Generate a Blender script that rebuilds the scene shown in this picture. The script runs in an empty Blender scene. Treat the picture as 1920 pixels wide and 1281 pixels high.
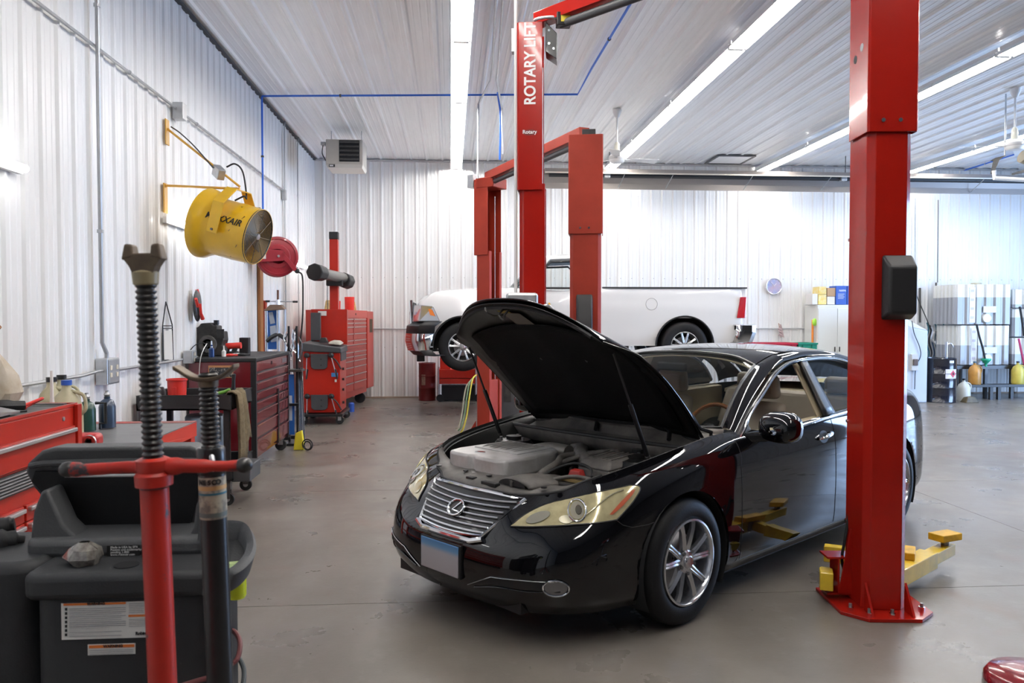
import bpy, bmesh, math, random
import numpy as np
from mathutils import Vector, Matrix
from mathutils.bvhtree import BVHTree
from mathutils.geometry import delaunay_2d_cdt
random.seed(7)
S = bpy.context.scene
COL = S.collection
PI = math.pi
# ---------------------------------------------------------------- camera
FPX = 1480.0                      # focal length in pixels of a 1920x1281 frame
CAMZ = 1.607
PSI = math.atan(115 / FPX)
TH = math.atan(44 / FPX * math.cos(PSI))
FW = Vector((math.sin(PSI) * math.cos(TH), math.cos(PSI) * math.cos(TH), -math.sin(TH)))
RT = Vector((math.cos(PSI), -math.sin(PSI), 0))
UP = RT.cross(FW)
CAM = Vector((0, 0, CAMZ))
cd = bpy.data.cameras.new('camera')
cd.sensor_width = 36.0
cd.lens = 36.0 * FPX / 1920
cd.clip_start = 0.05
cam = bpy.data.objects.new('camera', cd)
COL.objects.link(cam)
cam.location = CAM
cam.rotation_euler = (PI / 2 - TH, 0, -PSI)
S.camera = cam
cd.dof.use_dof = True; cd.dof.focus_distance = 6.5; cd.dof.aperture_fstop = 6.3
# ---------------------------------------------------------------- world, exposure
W = bpy.data.worlds.new('world')
S.world = W
W.use_nodes = True
wn = W.node_tree
bg = wn.nodes['Background']
bg.inputs[0].default_value = (0.60, 0.75, 1.0, 1)
bg.inputs[1].default_value = 1.6
S.view_settings.view_transform = 'Standard'
S.view_settings.look = 'None'
S.view_settings.exposure = 0.92
S.view_settings.gamma = 1.0
S.view_settings.use_curve_mapping = False
try:
    S.cycles.use_denoising = True
    S.cycles.max_bounces = 8
    S.cycles.diffuse_bounces = 5
    S.cycles.glossy_bounces = 4
    S.cycles.sample_clamp_indirect = 6
except Exception:
    pass
# daylight that comes in through the open bay door on the right
def area_portal(name, loc, rot, sx, sy, power, color):
    l = bpy.data.lights.new(name, 'AREA')
    l.shape = 'RECTANGLE'; l.size = sx; l.size_y = sy; l.energy = power; l.color = color
    o = bpy.data.objects.new(name, l); COL.objects.link(o)
    o.location = loc; o.rotation_euler = rot
    return o
area_portal('daylight_right_bay', (14.35, 10.2, 2.0), (0, PI / 2, 0), 3.8, 4.4, 420, (0.38, 0.60, 1.0))

# ---------------------------------------------------------------- materials
MATS = {}
def mat(name, col, rough=0.5, metal=0.0, coat=0.0, var=0.0, vscale=6.0, col2=None, bump=0.0, bscale=60.0, emit=0.0,
        trans=0.0, alpha=1.0, ior=1.45, ecol=None, rvar=0.0, vdetail=6.0, lo=0.35, hi=0.7, stretch=None, spec=None):
    if name in MATS: return MATS[name]
    m = bpy.data.materials.new(name); m.use_nodes = True
    nt = m.node_tree; N = nt.nodes; L = nt.links
    b = N['Principled BSDF']
    b.inputs['Base Color'].default_value = (*col, 1)
    b.inputs['Roughness'].default_value = rough
    b.inputs['Metallic'].default_value = metal
    b.inputs['Coat Weight'].default_value = coat
    b.inputs['Coat Roughness'].default_value = 0.04
    b.inputs['IOR'].default_value = ior
    if spec is not None: b.inputs['Specular IOR Level'].default_value = spec
    b.inputs['Transmission Weight'].default_value = trans
    b.inputs['Alpha'].default_value = alpha
    if emit:
        b.inputs['Emission Color'].default_value = (*(ecol or col), 1)
        b.inputs['Emission Strength'].default_value = emit
    if var or rvar or bump or col2:
        tc = N.new('ShaderNodeTexCoord')
        src = tc.outputs['Object']
        if stretch:
            mp = N.new('ShaderNodeMapping'); mp.inputs['Scale'].default_value = stretch
            L.new(src, mp.inputs[0]); src = mp.outputs[0]
    if var or rvar or col2:
        n = N.new('ShaderNodeTexNoise'); n.inputs['Scale'].default_value = vscale
        n.inputs['Detail'].default_value = vdetail; n.inputs['Roughness'].default_value = 0.6
        L.new(src, n.inputs['Vector'])
        r = N.new('ShaderNodeMapRange'); r.inputs['From Min'].default_value = lo; r.inputs['From Max'].default_value = hi
        L.new(n.outputs['Fac'], r.inputs['Value'])
        if var or col2:
            mx = N.new('ShaderNodeMix'); mx.data_type = 'RGBA'
            c2 = col2 or tuple(c * (1 - var) for c in col)
            mx.inputs[6].default_value = (*col, 1); mx.inputs[7].default_value = (*c2, 1)
            L.new(r.outputs[0], mx.inputs[0]); L.new(mx.outputs[2], b.inputs['Base Color'])
        if rvar:
            a = N.new('ShaderNodeMapRange'); a.inputs['To Min'].default_value = rough; a.inputs['To Max'].default_value = min(1, rough + rvar)
            L.new(r.outputs[0], a.inputs['Value']); L.new(a.outputs[0], b.inputs['Roughness'])
    if bump:
        n2 = N.new('ShaderNodeTexNoise'); n2.inputs['Scale'].default_value = bscale; n2.inputs['Detail'].default_value = 4
        L.new(src, n2.inputs['Vector'])
        bp = N.new('ShaderNodeBump'); bp.inputs['Strength'].default_value = bump; bp.inputs['Distance'].default_value = 0.01
        L.new(n2.outputs['Fac'], bp.inputs['Height']); L.new(bp.outputs[0], b.inputs['Normal'])
    MATS[name] = m
    return m

wallm = mat('painted_steel_white', (0.83, 0.83, 0.82), 0.33, 0.0, var=0.05, vscale=1.3)
ceilm = mat('ceiling_steel', (0.90, 0.91, 0.92), 0.36, 0.10, var=0.08, vscale=2.0, stretch=(6, .4, 1))
trimm = mat('trim_dark', (0.10, 0.10, 0.10), 0.6)
galv = mat('galvanised', (0.55, 0.56, 0.57), 0.38, 0.75, var=0.15, vscale=20)
conduitm = mat('conduit_grey', (0.46, 0.47, 0.48), 0.4, 0.6, var=0.1, vscale=15)
whitepaint = mat('white_paint', (0.80, 0.80, 0.79), 0.4)
tubem = mat('lamp_tube', (1, 1, 1), 0.5, emit=33.0, ecol=(1.0, 0.965, 0.925))
walltube = mat('wall_lamp_tube', (1, 1, 1), 0.5, emit=6.0, ecol=(1.0, 0.99, 0.97))
redlift = mat('lift_red', (0.34, 0.010, 0.005), 0.20, 0.0, coat=0.25, spec=.25, var=0.12, vscale=3)
redold = mat('lift_red_old', (0.33, 0.035, 0.018), 0.45, 0.0, spec=.3, var=0.25, vscale=2.5)
redbox = mat('toolbox_red', (0.42, 0.020, 0.010), 0.3, 0.0, coat=0.15, spec=.3, var=0.12, vscale=4)
redbright = mat('bright_red', (0.62, 0.03, 0.02), 0.45)
maroon = mat('maroon_paint', (0.125, 0.006, 0.010), 0.22, 0.0, coat=0.6)
blackp = mat('black_plastic', (0.018, 0.018, 0.019), 0.45, bump=0.08, bscale=200)
blackm = mat('black_metal', (0.015, 0.015, 0.016), 0.35, 0.0, coat=0.2)
rubber = mat('rubber', (0.020, 0.020, 0.021), 0.62, var=0.3, vscale=12)
darkgrey = mat('dark_grey_plastic', (0.06, 0.062, 0.066), 0.5, bump=0.1, bscale=250, var=0.15, vscale=8)
greyplastic = mat('grey_plastic', (0.16, 0.165, 0.17), 0.55, bump=0.12, bscale=220, var=0.15, vscale=5)
chrome = mat('chrome', (0.82, 0.83, 0.85), 0.08, 1.0)
alum = mat('aluminium', (0.66, 0.67, 0.69), 0.28, 1.0, var=0.1, vscale=9)
steel = mat('steel', (0.42, 0.42, 0.43), 0.35, 0.9, var=0.2, vscale=30)
darksteel = mat('dark_steel', (0.13, 0.125, 0.12), 0.45, 0.7, var=0.35, vscale=40)
yellowp = mat('yellow_paint', (0.72, 0.43, 0.012), 0.32, 0.0, coat=0.3, var=0.12, vscale=5)
armyellow = mat('arm_yellow', (0.78, 0.54, 0.035), 0.4, 0.0, coat=0.2, var=0.25, vscale=9)
bluep = mat('blue_hose', (0.03, 0.16, 0.70), 0.4)
glassdark = mat('plastic_clear', (0.9, 0.9, 0.9), 0.2, trans=0.8)
woodm = mat('wood', (0.36, 0.15, 0.05), 0.6, var=0.35, vscale=3, stretch=(20, 20, 1))
paperm = mat('paper', (0.75, 0.74, 0.70), 0.7)
dirtywhite = mat('dirty_plastic_white', (0.62, 0.62, 0.60), 0.45, var=0.15, vscale=4)
bluelabel = mat('blue_print', (0.03, 0.09, 0.40), 0.5)
orangelabel = mat('orange_print', (0.75, 0.19, 0.03), 0.6)
blackprint = mat('black_print', (0.012, 0.012, 0.012), 0.6)
whiteprint = mat('white_print', (0.85, 0.85, 0.84), 0.45)
beige = mat('beige_paint', (0.52, 0.49, 0.44), 0.5, var=0.1, vscale=5)

# ---------------------------------------------------------------- helpers
def ray(px, py):
    return FW * FPX + RT * (px - 960) - UP * (py - 640.5)
def at(px, py, X=None, Y=None, Z=None):
    d = ray(px, py)
    for i, v in enumerate((X, Y, Z)):
        if v is not None: return CAM + d * ((v - CAM[i]) / d[i])
def catmull(pts, n=8, closed=False):
    P = [Vector(p) for p in pts]
    if len(P) < 3: return P
    out = []
    m = len(P)
    rng = range(m if closed else m - 1)
    for i in rng:
        p1, p2 = P[i], P[(i + 1) % m]
        p0 = P[i - 1] if (i > 0 or closed) else p1 * 2 - p2
        p3 = P[(i + 2) % m] if (i + 2 < m or closed) else p2 * 2 - p1
        for k in range(n):
            t = k / n
            out.append(0.5 * ((2 * p1) + (p2 - p0) * t + (2 * p0 - 5 * p1 + 4 * p2 - p3) * t * t + (3 * p1 - p0 - 3 * p2 + p3) * t ** 3))
    if not closed: out.append(P[-1])
    return out

class MB:
    """collects shapes of ONE mesh; self.m is the current transform"""
    def __init__(s, m=None): s.v = []; s.f = []; s.m = m or Matrix.Identity(4)
    def add(s, vs, fs):
        o = len(s.v); s.v += [s.m @ Vector(v) for v in vs]; s.f += [tuple(i + o for i in f) for f in fs]; return s
    def box(s, a, b):
        x0, y0, z0 = [min(p, q) for p, q in zip(a, b)]; x1, y1, z1 = [max(p, q) for p, q in zip(a, b)]
        return s.add([(x0, y0, z0), (x1, y0, z0), (x1, y1, z0), (x0, y1, z0), (x0, y0, z1), (x1, y0, z1), (x1, y1, z1), (x0, y1, z1)],
                     [(0, 3, 2, 1), (4, 5, 6, 7), (0, 1, 5, 4), (1, 2, 6, 5), (2, 3, 7, 6), (3, 0, 4, 7)])
    def cbox(s, c, d):
        return s.box([c[i] - d[i] / 2 for i in range(3)], [c[i] + d[i] / 2 for i in range(3)])
    def hexa(s, bottom, top):
        return s.add(list(bottom) + list(top), [(0, 3, 2, 1), (4, 5, 6, 7), (0, 1, 5, 4), (1, 2, 6, 5), (2, 3, 7, 6), (3, 0, 4, 7)])
    def cyl(s, p0, p1, r0, r1=None, n=16, caps=True):
        r1 = r0 if r1 is None else r1
        p0 = Vector(p0); p1 = Vector(p1); d = (p1 - p0).normalized()
        u = d.orthogonal().normalized(); w = d.cross(u)
        vs = []
        for p, r in ((p0, r0), (p1, r1)):
            vs += [p + (u * math.cos(2 * PI * i / n) + w * math.sin(2 * PI * i / n)) * r for i in range(n)]
        fs = [(i, (i + 1) % n, n + (i + 1) % n, n + i) for i in range(n)]
        if caps: fs += [tuple(range(n - 1, -1, -1)), tuple(range(n, 2 * n))]
        return s.add(vs, fs)
    def tube(s, pts, r, n=8, smooth=0, closed=False, caps=True):
        P = catmull(pts, smooth, closed) if smooth else [Vector(p) for p in pts]
        m = len(P); rs = r if isinstance(r, (list, tuple)) else None
        d0 = (P[1] - P[0]).normalized(); u = d0.orthogonal().normalized(); vs = []
        for i in range(m):
            a = P[i - 1] if (i > 0 or closed) else P[i]
            b = P[(i + 1) % m] if (i < m - 1 or closed) else P[i]
            d = (b - a)
            d = d.normalized() if d.length > 1e-9 else d0
            u = (u - d * u.dot(d))
            u = u.normalized() if u.length > 1e-6 else d.orthogonal().normalized()
            w = d.cross(u); rr = rs[min(len(rs) - 1, int(i * len(rs) / m))] if rs else r
            vs += [P[i] + (u * math.cos(2 * PI * k / n) + w * math.sin(2 * PI * k / n)) * rr for k in range(n)]
        fs = []
        for i in range(m if closed else m - 1):
            j = (i + 1) % m
            fs += [(i * n + k, i * n + (k + 1) % n, j * n + (k + 1) % n, j * n + k) for k in range(n)]
        if caps and not closed: fs += [tuple(range(n - 1, -1, -1)), tuple(range((m - 1) * n, m * n))]
        return s.add(vs, fs)
    def lathe(s, prof, c=(0, 0, 0), axis=(0, 0, 1), n=32, a0=0, a1=2 * PI):
        """prof: list of (radius, height along axis)"""
        c = Vector(c); ax = Vector(axis).normalized(); u = ax.orthogonal().normalized()
        if abs(ax.z) > .99: u = Vector((1, 0, 0))
        w = ax.cross(u); full = abs(a1 - a0 - 2 * PI) < 1e-6; m = n if full else n + 1; vs = []
        for r, h in prof:
            vs += [c + ax * h + (u * math.cos(a0 + (a1 - a0) * i / n) + w * math.sin(a0 + (a1 - a0) * i / n)) * max(r, 1e-5) for i in range(m)]
        fs = []
        for j in range(len(prof) - 1):
            for i in range(n if full else n):
                k = (i + 1) % m
                if not full and i + 1 >= m: continue
                fs.append((j * m + i, j * m + k, (j + 1) * m + k, (j + 1) * m + i))
        return s.add(vs, fs)
    def prism(s, poly, h0, h1, o=(0, 0, 0), u=(1, 0, 0), v=(0, 1, 0)):
        """2D polygon in the plane (u,v) at o, extruded from h0 to h1 along u x v"""
        o = Vector(o); u = Vector(u); v = Vector(v); w = u.cross(v).normalized(); n = len(poly)
        vs = [o + u * a + v * b + w * h0 for a, b in poly] + [o + u * a + v * b + w * h1 for a, b in poly]
        return s.add(vs, [tuple(range(n - 1, -1, -1)), tuple(range(n, 2 * n))] + [(i, (i + 1) % n, n + (i + 1) % n, n + i) for i in range(n)])
    def sheet(s, rows):
        n = len(rows[0]); vs = [p for r in rows for p in r]
        return s.add(vs, [(j * n + i, j * n + i + 1, (j + 1) * n + i + 1, (j + 1) * n + i) for j in range(len(rows) - 1) for i in range(n - 1)])
    def ell(s, c, r, nu=16, nv=10):
        vs = []
        for j in range(nv + 1):
            t = PI * j / nv
            vs += [(c[0] + r[0] * math.sin(t) * math.cos(2 * PI * i / nu), c[1] + r[1] * math.sin(t) * math.sin(2 * PI * i / nu), c[2] + r[2] * math.cos(t)) for i in range(nu)]
        return s.add(vs, [(j * nu + i, (j + 1) * nu + i, (j + 1) * nu + (i + 1) % nu, j * nu + (i + 1) % nu) for j in range(nv) for i in range(nu)])
    def torus(s, c, R, r, axis=(0, 0, 1), n=28, k=8, sx=1.0):
        c = Vector(c); ax = Vector(axis).normalized(); u = ax.orthogonal().normalized()
        if abs(ax.z) > .99: u = Vector((1, 0, 0))
        w = ax.cross(u)
        return s.tube([c + u * math.cos(2 * PI * i / n) * R * sx + w * math.sin(2 * PI * i / n) * R for i in range(n)], r, k, closed=True)
    def at(s, loc=(0, 0, 0), rz=0, rx=0, ry=0, sc=1):
        s.m = Matrix.Translation(loc) @ Matrix.Rotation(rz, 4, 'Z') @ Matrix.Rotation(ry, 4, 'Y') @ Matrix.Rotation(rx, 4, 'X') @ Matrix.Scale(sc, 4); return s
    def reset(s): s.m = Matrix.Identity(4); return s

OFF = {}
def _mesh(name, mb, m, smooth, off):
    me = bpy.data.meshes.new(name)
    vs = [(v - off) for v in mb.v]
    me.from_pydata(vs, [], mb.f)
    me.validate()
    bm = bmesh.new(); bm.from_mesh(me)
    bmesh.ops.remove_doubles(bm, verts=bm.verts, dist=1e-5)
    bmesh.ops.recalc_face_normals(bm, faces=bm.faces)
    bm.to_mesh(me); bm.free()
    me.materials.append(m)
    if smooth:
        me.shade_smooth() if hasattr(me, 'shade_smooth') else None
        try: me.set_sharp_from_angle(angle=math.radians(smooth if smooth > 1 else 40))
        except Exception: pass
    return me
def tag(o, label=None, cat=None, group=None, kind=None):
    if label: o['label'] = label
    if cat: o['category'] = cat
    if group: o['group'] = group
    if kind: o['kind'] = kind
    return o
def thing(name, label, cat, loc=(0, 0, 0), rz=None, group=None):
    """an Empty at the thing's base. rz None: its parts are given in world coordinates; rz a number: in the thing's own"""
    o = bpy.data.objects.new(name, None); COL.objects.link(o); o.empty_display_size = .1
    o.location = loc
    if rz is not None: o.rotation_euler = (0, 0, rz)
    OFF[o.name] = Vector(loc) if rz is None else Vector((0, 0, 0))
    return tag(o, label, cat, group)
def part(name, mb, m, parent, smooth=0, bevel=0, label=None, seg=2, sub=0, solid=0, kind=None):
    off = OFF[parent.name]
    me = _mesh(name, mb, m, smooth, off)
    o = bpy.data.objects.new(name, me); COL.objects.link(o); o.parent = parent
    OFF[o.name] = off
    mods(o, bevel, seg, sub, solid)
    if label: o['label'] = label
    if kind: o['kind'] = kind
    return o
def mods(o, bevel, seg=2, sub=0, solid=0):
    if solid:
        s = o.modifiers.new('solid', 'SOLIDIFY'); s.thickness = solid; s.offset = 0
    if bevel:
        b = o.modifiers.new('bevel', 'BEVEL'); b.width = bevel; b.segments = seg; b.limit_method = 'ANGLE'; b.angle_limit = math.radians(35)
        b.use_clamp_overlap = True
    if sub:
        s = o.modifiers.new('sub', 'SUBSURF'); s.levels = sub; s.render_levels = sub
def single(name, mb, m, label, cat, group=None, smooth=0, bevel=0, sub=0, solid=0, seg=2, kind=None):
    lo = [min(v[i] for v in mb.v) for i in range(3)]; hi = [max(v[i] for v in mb.v) for i in range(3)]
    off = Vector(((lo[0] + hi[0]) / 2, (lo[1] + hi[1]) / 2, lo[2]))
    me = _mesh(name, mb, m, smooth, off)
    o = bpy.data.objects.new(name, me); COL.objects.link(o); o.location = off
    OFF[o.name] = off
    mods(o, bevel, seg, sub, solid)
    return tag(o, label, cat, group, kind)
def struct(name, mb, m, smooth=0, bevel=0):
    return single(name, mb, m, None, None, smooth=smooth, bevel=bevel, kind='structure')
def copy_tree(o, parent=None):
    c = o.copy(); COL.objects.link(c)
    if parent is not None: c.parent = parent
    OFF[c.name] = OFF.get(o.name, Vector((0, 0, 0)))
    for ch in list(o.children): copy_tree(ch, c)
    return c
def text(name, s, size, loc, xdir, ydir, m, parent, bold=0.0, depth=0.0005, sx=1.0, align='CENTER', shear=0):
    """letters as a mesh standing on the surface at loc; xdir reads along the line, ydir is up"""
    cu = bpy.data.curves.new(name, 'FONT'); cu.body = s; cu.size = size; cu.align_x = align; cu.align_y = 'CENTER'
    cu.offset = bold; cu.extrude = depth; cu.shear = shear
    t = bpy.data.objects.new('tmp_text', cu); COL.objects.link(t)
    dg = bpy.context.evaluated_depsgraph_get()
    me = bpy.data.meshes.new_from_object(t.evaluated_get(dg))
    bpy.data.objects.remove(t)
    x = Vector(xdir).normalized(); y = Vector(ydir).normalized(); z = x.cross(y)
    M = Matrix((x * sx, y, z)).transposed().to_4x4(); M.translation = Vector(loc) - OFF[parent.name]
    me.transform(M); me.materials.clear(); me.materials.append(m); me.name = name
    o = bpy.data.objects.new(name, me); COL.objects.link(o); o.parent = parent; OFF[o.name] = OFF[parent.name]
    return o
# ================================================================ the building
XL, XR, YB, YF, ZC = -2.70, 14.4, 16.0, -9.0, 4.78
def concrete():
    m = bpy.data.materials.new('concrete'); m.use_nodes = True
    nt = m.node_tree; N = nt.nodes; L = nt.links; b = N['Principled BSDF']
    g = N.new('ShaderNodeNewGeometry')
    def noise(sc, det, rough=0.6, dist=0.0):
        n = N.new('ShaderNodeTexNoise'); n.inputs['Scale'].default_value = sc; n.inputs['Detail'].default_value = det
        n.inputs['Roughness'].default_value = rough; n.inputs['Distortion'].default_value = dist
        L.new(g.outputs['Position'], n.inputs['Vector']); return n.outputs['Fac']
    def rng(v, a, b_, c, d):
        r = N.new('ShaderNodeMapRange'); r.inputs['From Min'].default_value = a; r.inputs['From Max'].default_value = b_
        r.inputs['To Min'].default_value = c; r.inputs['To Max'].default_value = d; L.new(v, r.inputs['Value']); return r.outputs[0]
    def mix(f, a, c, mode='MIX'):
        x = N.new('ShaderNodeMix'); x.data_type = 'RGBA'; x.blend_type = mode
        L.new(f, x.inputs[0])
        if isinstance(a, tuple): x.inputs[6].default_value = (*a, 1)
        else: L.new(a, x.inputs[6])
        x.inputs[7].default_value = (*c, 1); return x.outputs[2]
    base = mix(rng(noise(0.55, 5, 0.6, 0.4),   .34, .68, 0, 1), (0.215, 0.193, 0.168), (0.122, 0.106, 0.089))
    base = mix(rng(noise(2.2, 6, 0.62, 0.0), .38, .85, 0, .65), base, (0.120, 0.105, 0.089))
    base = mix(rng(noise(6.5, 5, 0.65, 0.0), .56, .80, 0, .5), base, (0.245, 0.23, 0.205))
    base = mix(rng(noise(1.1, 3, 0.6, 0.0), .60, .80, 0, .7), base, (0.20, 0.115, 0.08))
    base = mix(rng(noise(24, 3), .69, .74, 0, .7), base, (0.07, 0.063, 0.055))
    L.new(base, b.inputs['Base Color'])
    L.new(rng(noise(1.8, 6, 0.6, 0.0), .3, .7, 0.24, 0.40), b.inputs['Roughness'])
    bp = N.new('ShaderNodeBump'); bp.inputs['Strength'].default_value = 0.06; bp.inputs['Distance'].default_value = 0.01
    L.new(noise(45, 4), bp.inputs['Height']); L.new(bp.outputs[0], b.inputs['Normal'])
    return m
conc = concrete()
fl = MB(); gp = 0.0028
xs = [XL - .2, 4.3, 7.85, 11.4, 18]; ys = [-16, -4.4, -1.45, 1.5, 4.45, 7.4, 10.35, 13.3, YB + .2]
for i in range(len(xs) - 1):
    for j in range(len(ys) - 1):
        fl.box((xs[i] + gp, ys[j] + gp, -.15), (xs[i + 1] - gp, ys[j + 1] - gp, 0))
struct('floor', fl, conc)
struct('trim_5', MB().box((XL - .2, -16, -.16), (18, YB + .2, -.02)), trimm)

def ribs(L, pitch, h=0.019, base=0.030, top=0.012, minor=2, off=0.0):
    """profile of a ribbed steel sheet: [(position, height)]"""
    out = [(0, 0)]
    k = 0
    x = off
    while x < L:
        for dx_, hh in ((-base, 0), (-top, h), (top, h), (base, 0)):
            out.append((x + dx_, hh))
        for q in range(1, minor + 1):
            c = x + pitch * q / (minor + 1)
            for dx_, hh in ((-.012, 0), (-.004, .0035), (.004, .0035), (.012, 0)): out.append((c + dx_, hh))
        x += pitch
    out = [p for p in out if 0 <= p[0] <= L] + [(L, 0)]
    return sorted(out)
def ribwall(name, o, u, n, L, z0, z1, pitch, off, m, **k):
    pr = ribs(L, pitch, off=off, **k); o = Vector(o); u = Vector(u); n = Vector(n)
    mb = MB()
    mb.sheet([[o + u * a + n * h + Vector((0, 0, z)) for a, h in pr] for z in (z0, z1)])
    a, c = o - n * .02, o - n * .15 + u * L
    mb.box((min(a.x, c.x), min(a.y, c.y), z0), (max(a.x, c.x), max(a.y, c.y), z1))
    return struct(name, mb, m)
ribwall('wall_left', (XL, YF, 0), (0, 1, 0), (1, 0, 0), YB - YF, 0, ZC, .2286, .08, wallm)
ribwall('wall_back', (XL, YB, 0), (1, 0, 0), (0, -1, 0), XR - XL, 0, ZC, .2286, .19, wallm)
# right wall with its open bay door and closed front wall, both out of view
def wallseg(name, o, u, n, segs, m=wallm):
    mb = MB(); o = Vector(o); u = Vector(u); n = Vector(n)
    for a, b, z0, z1 in segs:
        pr = ribs(b - a, .2286, off=.1)
        mb.sheet([[o + u * (a + p) + n * h + Vector((0, 0, z)) for p, h in pr] for z in (z0, z1)])
        q0 = o + u * a - n * .02; q1 = o + u * b - n * .15
        mb.box((min(q0.x, q1.x), min(q0.y, q1.y), z0), (max(q0.x, q1.x), max(q0.y, q1.y), z1))
    struct(name, mb, m)
wallseg('wall_right', (XR, YF, 0), (0, 1, 0), (-1, 0, 0), [(0, 17.0, 0, ZC), (21.4, YB - YF, 0, ZC), (17.0, 21.4, 3.9, ZC)], mat('right_wall_darkened', (.22, .22, .23), .5))  # unseen wall, colour darkened so the sedan's door reflects dark
wallseg('wall_front', (XL, YF, 0), (1, 0, 0), (0, 1, 0), [(0, XR - XL, 0, ZC)], mat('front_wall_darkened', (.16, .15, .14), .6))  # unseen wall behind the camera, darkened to keep the sedan's nose reflections black
# ceiling: ribs run away from the camera, 12 inch pitch, projecting down
pr = ribs(XR - XL, .3048, h=.022, base=.034, top=.014, minor=3, off=.10)
mb = MB(); mb.sheet([[Vector((XL + a, y, ZC - h)) for a, h in pr] for y in (YF, YB)])
mb.box((XL, YF, ZC + .02), (XR, YB, ZC + .2))
struct('ceiling', mb, ceilm)
# trim: shadow gap between the left wall and the ceiling, angle on the back wall
struct('trim_1', MB().box((XL, YF, ZC - .05), (XL + .045, YB, ZC - .025)), mat('trim_gap', (.07, .07, .07), .7))
struct('trim_2', MB().box((XL, YB - .05, ZC - .055), (XR, YB - .0, ZC - .023)), mat('trim_grey', (.5, .5, .5), .5))
struct('trim_3', MB().box((XL, YB - .03, 0), (XR, YB + .0, .03)), mat('trim_rust', (.33, .26, .2), .7))
# sheet-metal screws on the back wall's ribs (two rows) are tiny bolts: one object nobody would count
mb = MB()
x = XL + .19
while x < XR - .1:
    for z in (2.42, 1.02): mb.cyl((x + .045, YB - .012, z), (x + .045, YB - .001, z), .008, n=6)
    x += .2286
tag(single('wall_screws', mb, steel, 'rows of small screws on the white ribbed back wall', 'screws'), kind='stuff')

# ---- fluorescent strip fixtures: four rows running away from the camera
def fixture_proto():
    t = thing('strip_light', 'x', 'ceiling light', (0, 0, 0), 0)
    w = .115; Lf = 2.40
    mb = MB()
    pr = [(-w, .0), (-w + .006, -.006), (-.05, .055), (-.05, .10), (.05, .10), (.05, .055), (w - .006, -.006), (w, 0), (.055, .062), (.055, .108), (-.055, .108), (-.055, .062)]
    mb.prism(pr, 0, Lf, (0, 0, 0), (1, 0, 0), (0, 0, 1)); mb.v = [Vector((v.x, -v.y if v.y < 0 else v.y, v.z)) for v in mb.v]
    part('reflector', mb, whitepaint, t)
    for sx_ in (-.062, .062):
        for y0 in (.02, 1.215):
            part('lamp_tube', MB().cyl((sx_, y0, .022), (sx_, y0 + 1.165, .022), .019, n=10), tubem, t, smooth=1)
    for y0 in (.0, 1.2, 2.385):
        part('lamp_socket', MB().box((-.085, y0, -.002), (.085, y0 + .015, .055)), whitepaint, t)
    return t
fp = fixture_proto()
rows = [(.12, 'first row from left wall'), (3.18, 'second row from left wall'), (6.32, 'third row from left wall'), (9.42, 'fourth row from left wall')]
first = True
for ri, (x, rn) in enumerate(rows):
    for k in range(7):
        y = 13.55 - 2.43 * k
        if y < (-1.3, .5, 3.5, 3.5)[ri]: continue
        o = fp if first else copy_tree(fp); first = False
        o.location = (x, y, 4.60)
        where = ['touching far wall', 'second from far wall', 'third from far wall', 'fourth from far wall', 'fifth from far wall', 'sixth from far wall', 'nearest the camera'][k]
        o['label'] = f'white strip light, {rn}, {where}'
        o['group'] = 'fluorescent strips in the ' + rn
# ---- LED battens on the left wall
def wall_batten():
    t = thing('wall_batten', 'x', 'wall light', (0, 0, 0), 0)
    part('housing', MB().box((0, 0, -.03), (.035, 1.22, .03)), whitepaint, t)
    part('lamp_tube', MB().cyl((.06, .02, 0), (.06, 1.20, 0), .024, n=10), walltube, t, smooth=1)
    return t
wb = wall_batten()
for i, (y, lb) in enumerate([(3.93, 'glowing white tube light on the left wall, nearest the camera'), (7.64, 'glowing white tube light on the left wall behind the yellow fan'), (13.48, 'glowing white tube light on the left wall beyond the red hose reel')]):
    o = wb if i == 0 else copy_tree(wb)
    o.location = (XL + .02, y, 2.53); o['label'] = lb; o['group'] = 'tube lights on the left wall'
# ================================================================ car bodies
paintblack = mat('black_car_paint', (0.003, 0.003, 0.004), 0.035, 0.0, ior=1.55)
hoodunder = mat('hood_liner', (0.007, 0.007, 0.007), 0.85, bump=.25, bscale=120, spec=.2)
hoodmetal = mat('hood_under_paint', (0.010, 0.010, 0.010), 0.35, var=.5, vscale=9, spec=.35)
engdirt = mat('dusty_black_plastic', (0.060, 0.057, 0.054), 0.55, col2=(0.17, 0.155, 0.14), vscale=5, bump=.1, bscale=80)
engblack = mat('engine_black', (0.012, 0.012, 0.012), 0.6, col2=(.05, .045, .04), vscale=9)
silverplastic = mat('silver_plastic', (0.62, 0.61, 0.60), 0.38, 0.2, col2=(.42, .40, .38), vscale=6)
lamplens = mat('yellowed_lens', (0.60, 0.53, 0.30), 0.14, 0.25, coat=1.0, col2=(0.42, 0.37, 0.20), vscale=12, lo=.35, hi=.65)
lampclear = mat('lens_clear', (0.62, 0.58, 0.44), 0.16, 0.9, coat=.6)
lampdark = mat('lens_dark', (0.12, 0.11, 0.085), 0.08, 0.3, coat=1.0)
reflred = mat('amber_reflector', (0.42, 0.09, 0.04), 0.25, coat=.6)
tailred = mat('tail_lamp_red', (0.42, 0.008, 0.012), 0.10, coat=1.0)
cardglass = bpy.data.materials.new('car_glass'); cardglass.use_nodes = True
_n = cardglass.node_tree; _b = _n.nodes['Principled BSDF']
_b.inputs['Base Color'].default_value = (.02, .025, .025, 1); _b.inputs['Roughness'].default_value = .02
_g = _n.nodes.new('ShaderNodeBsdfTransparent'); _g.inputs[0].default_value = (.95, .97, .96, 1)
_m = _n.nodes.new('ShaderNodeMixShader'); _f = _n.nodes.new('ShaderNodeFresnel'); _f.inputs[0].default_value = 1.5
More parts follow.
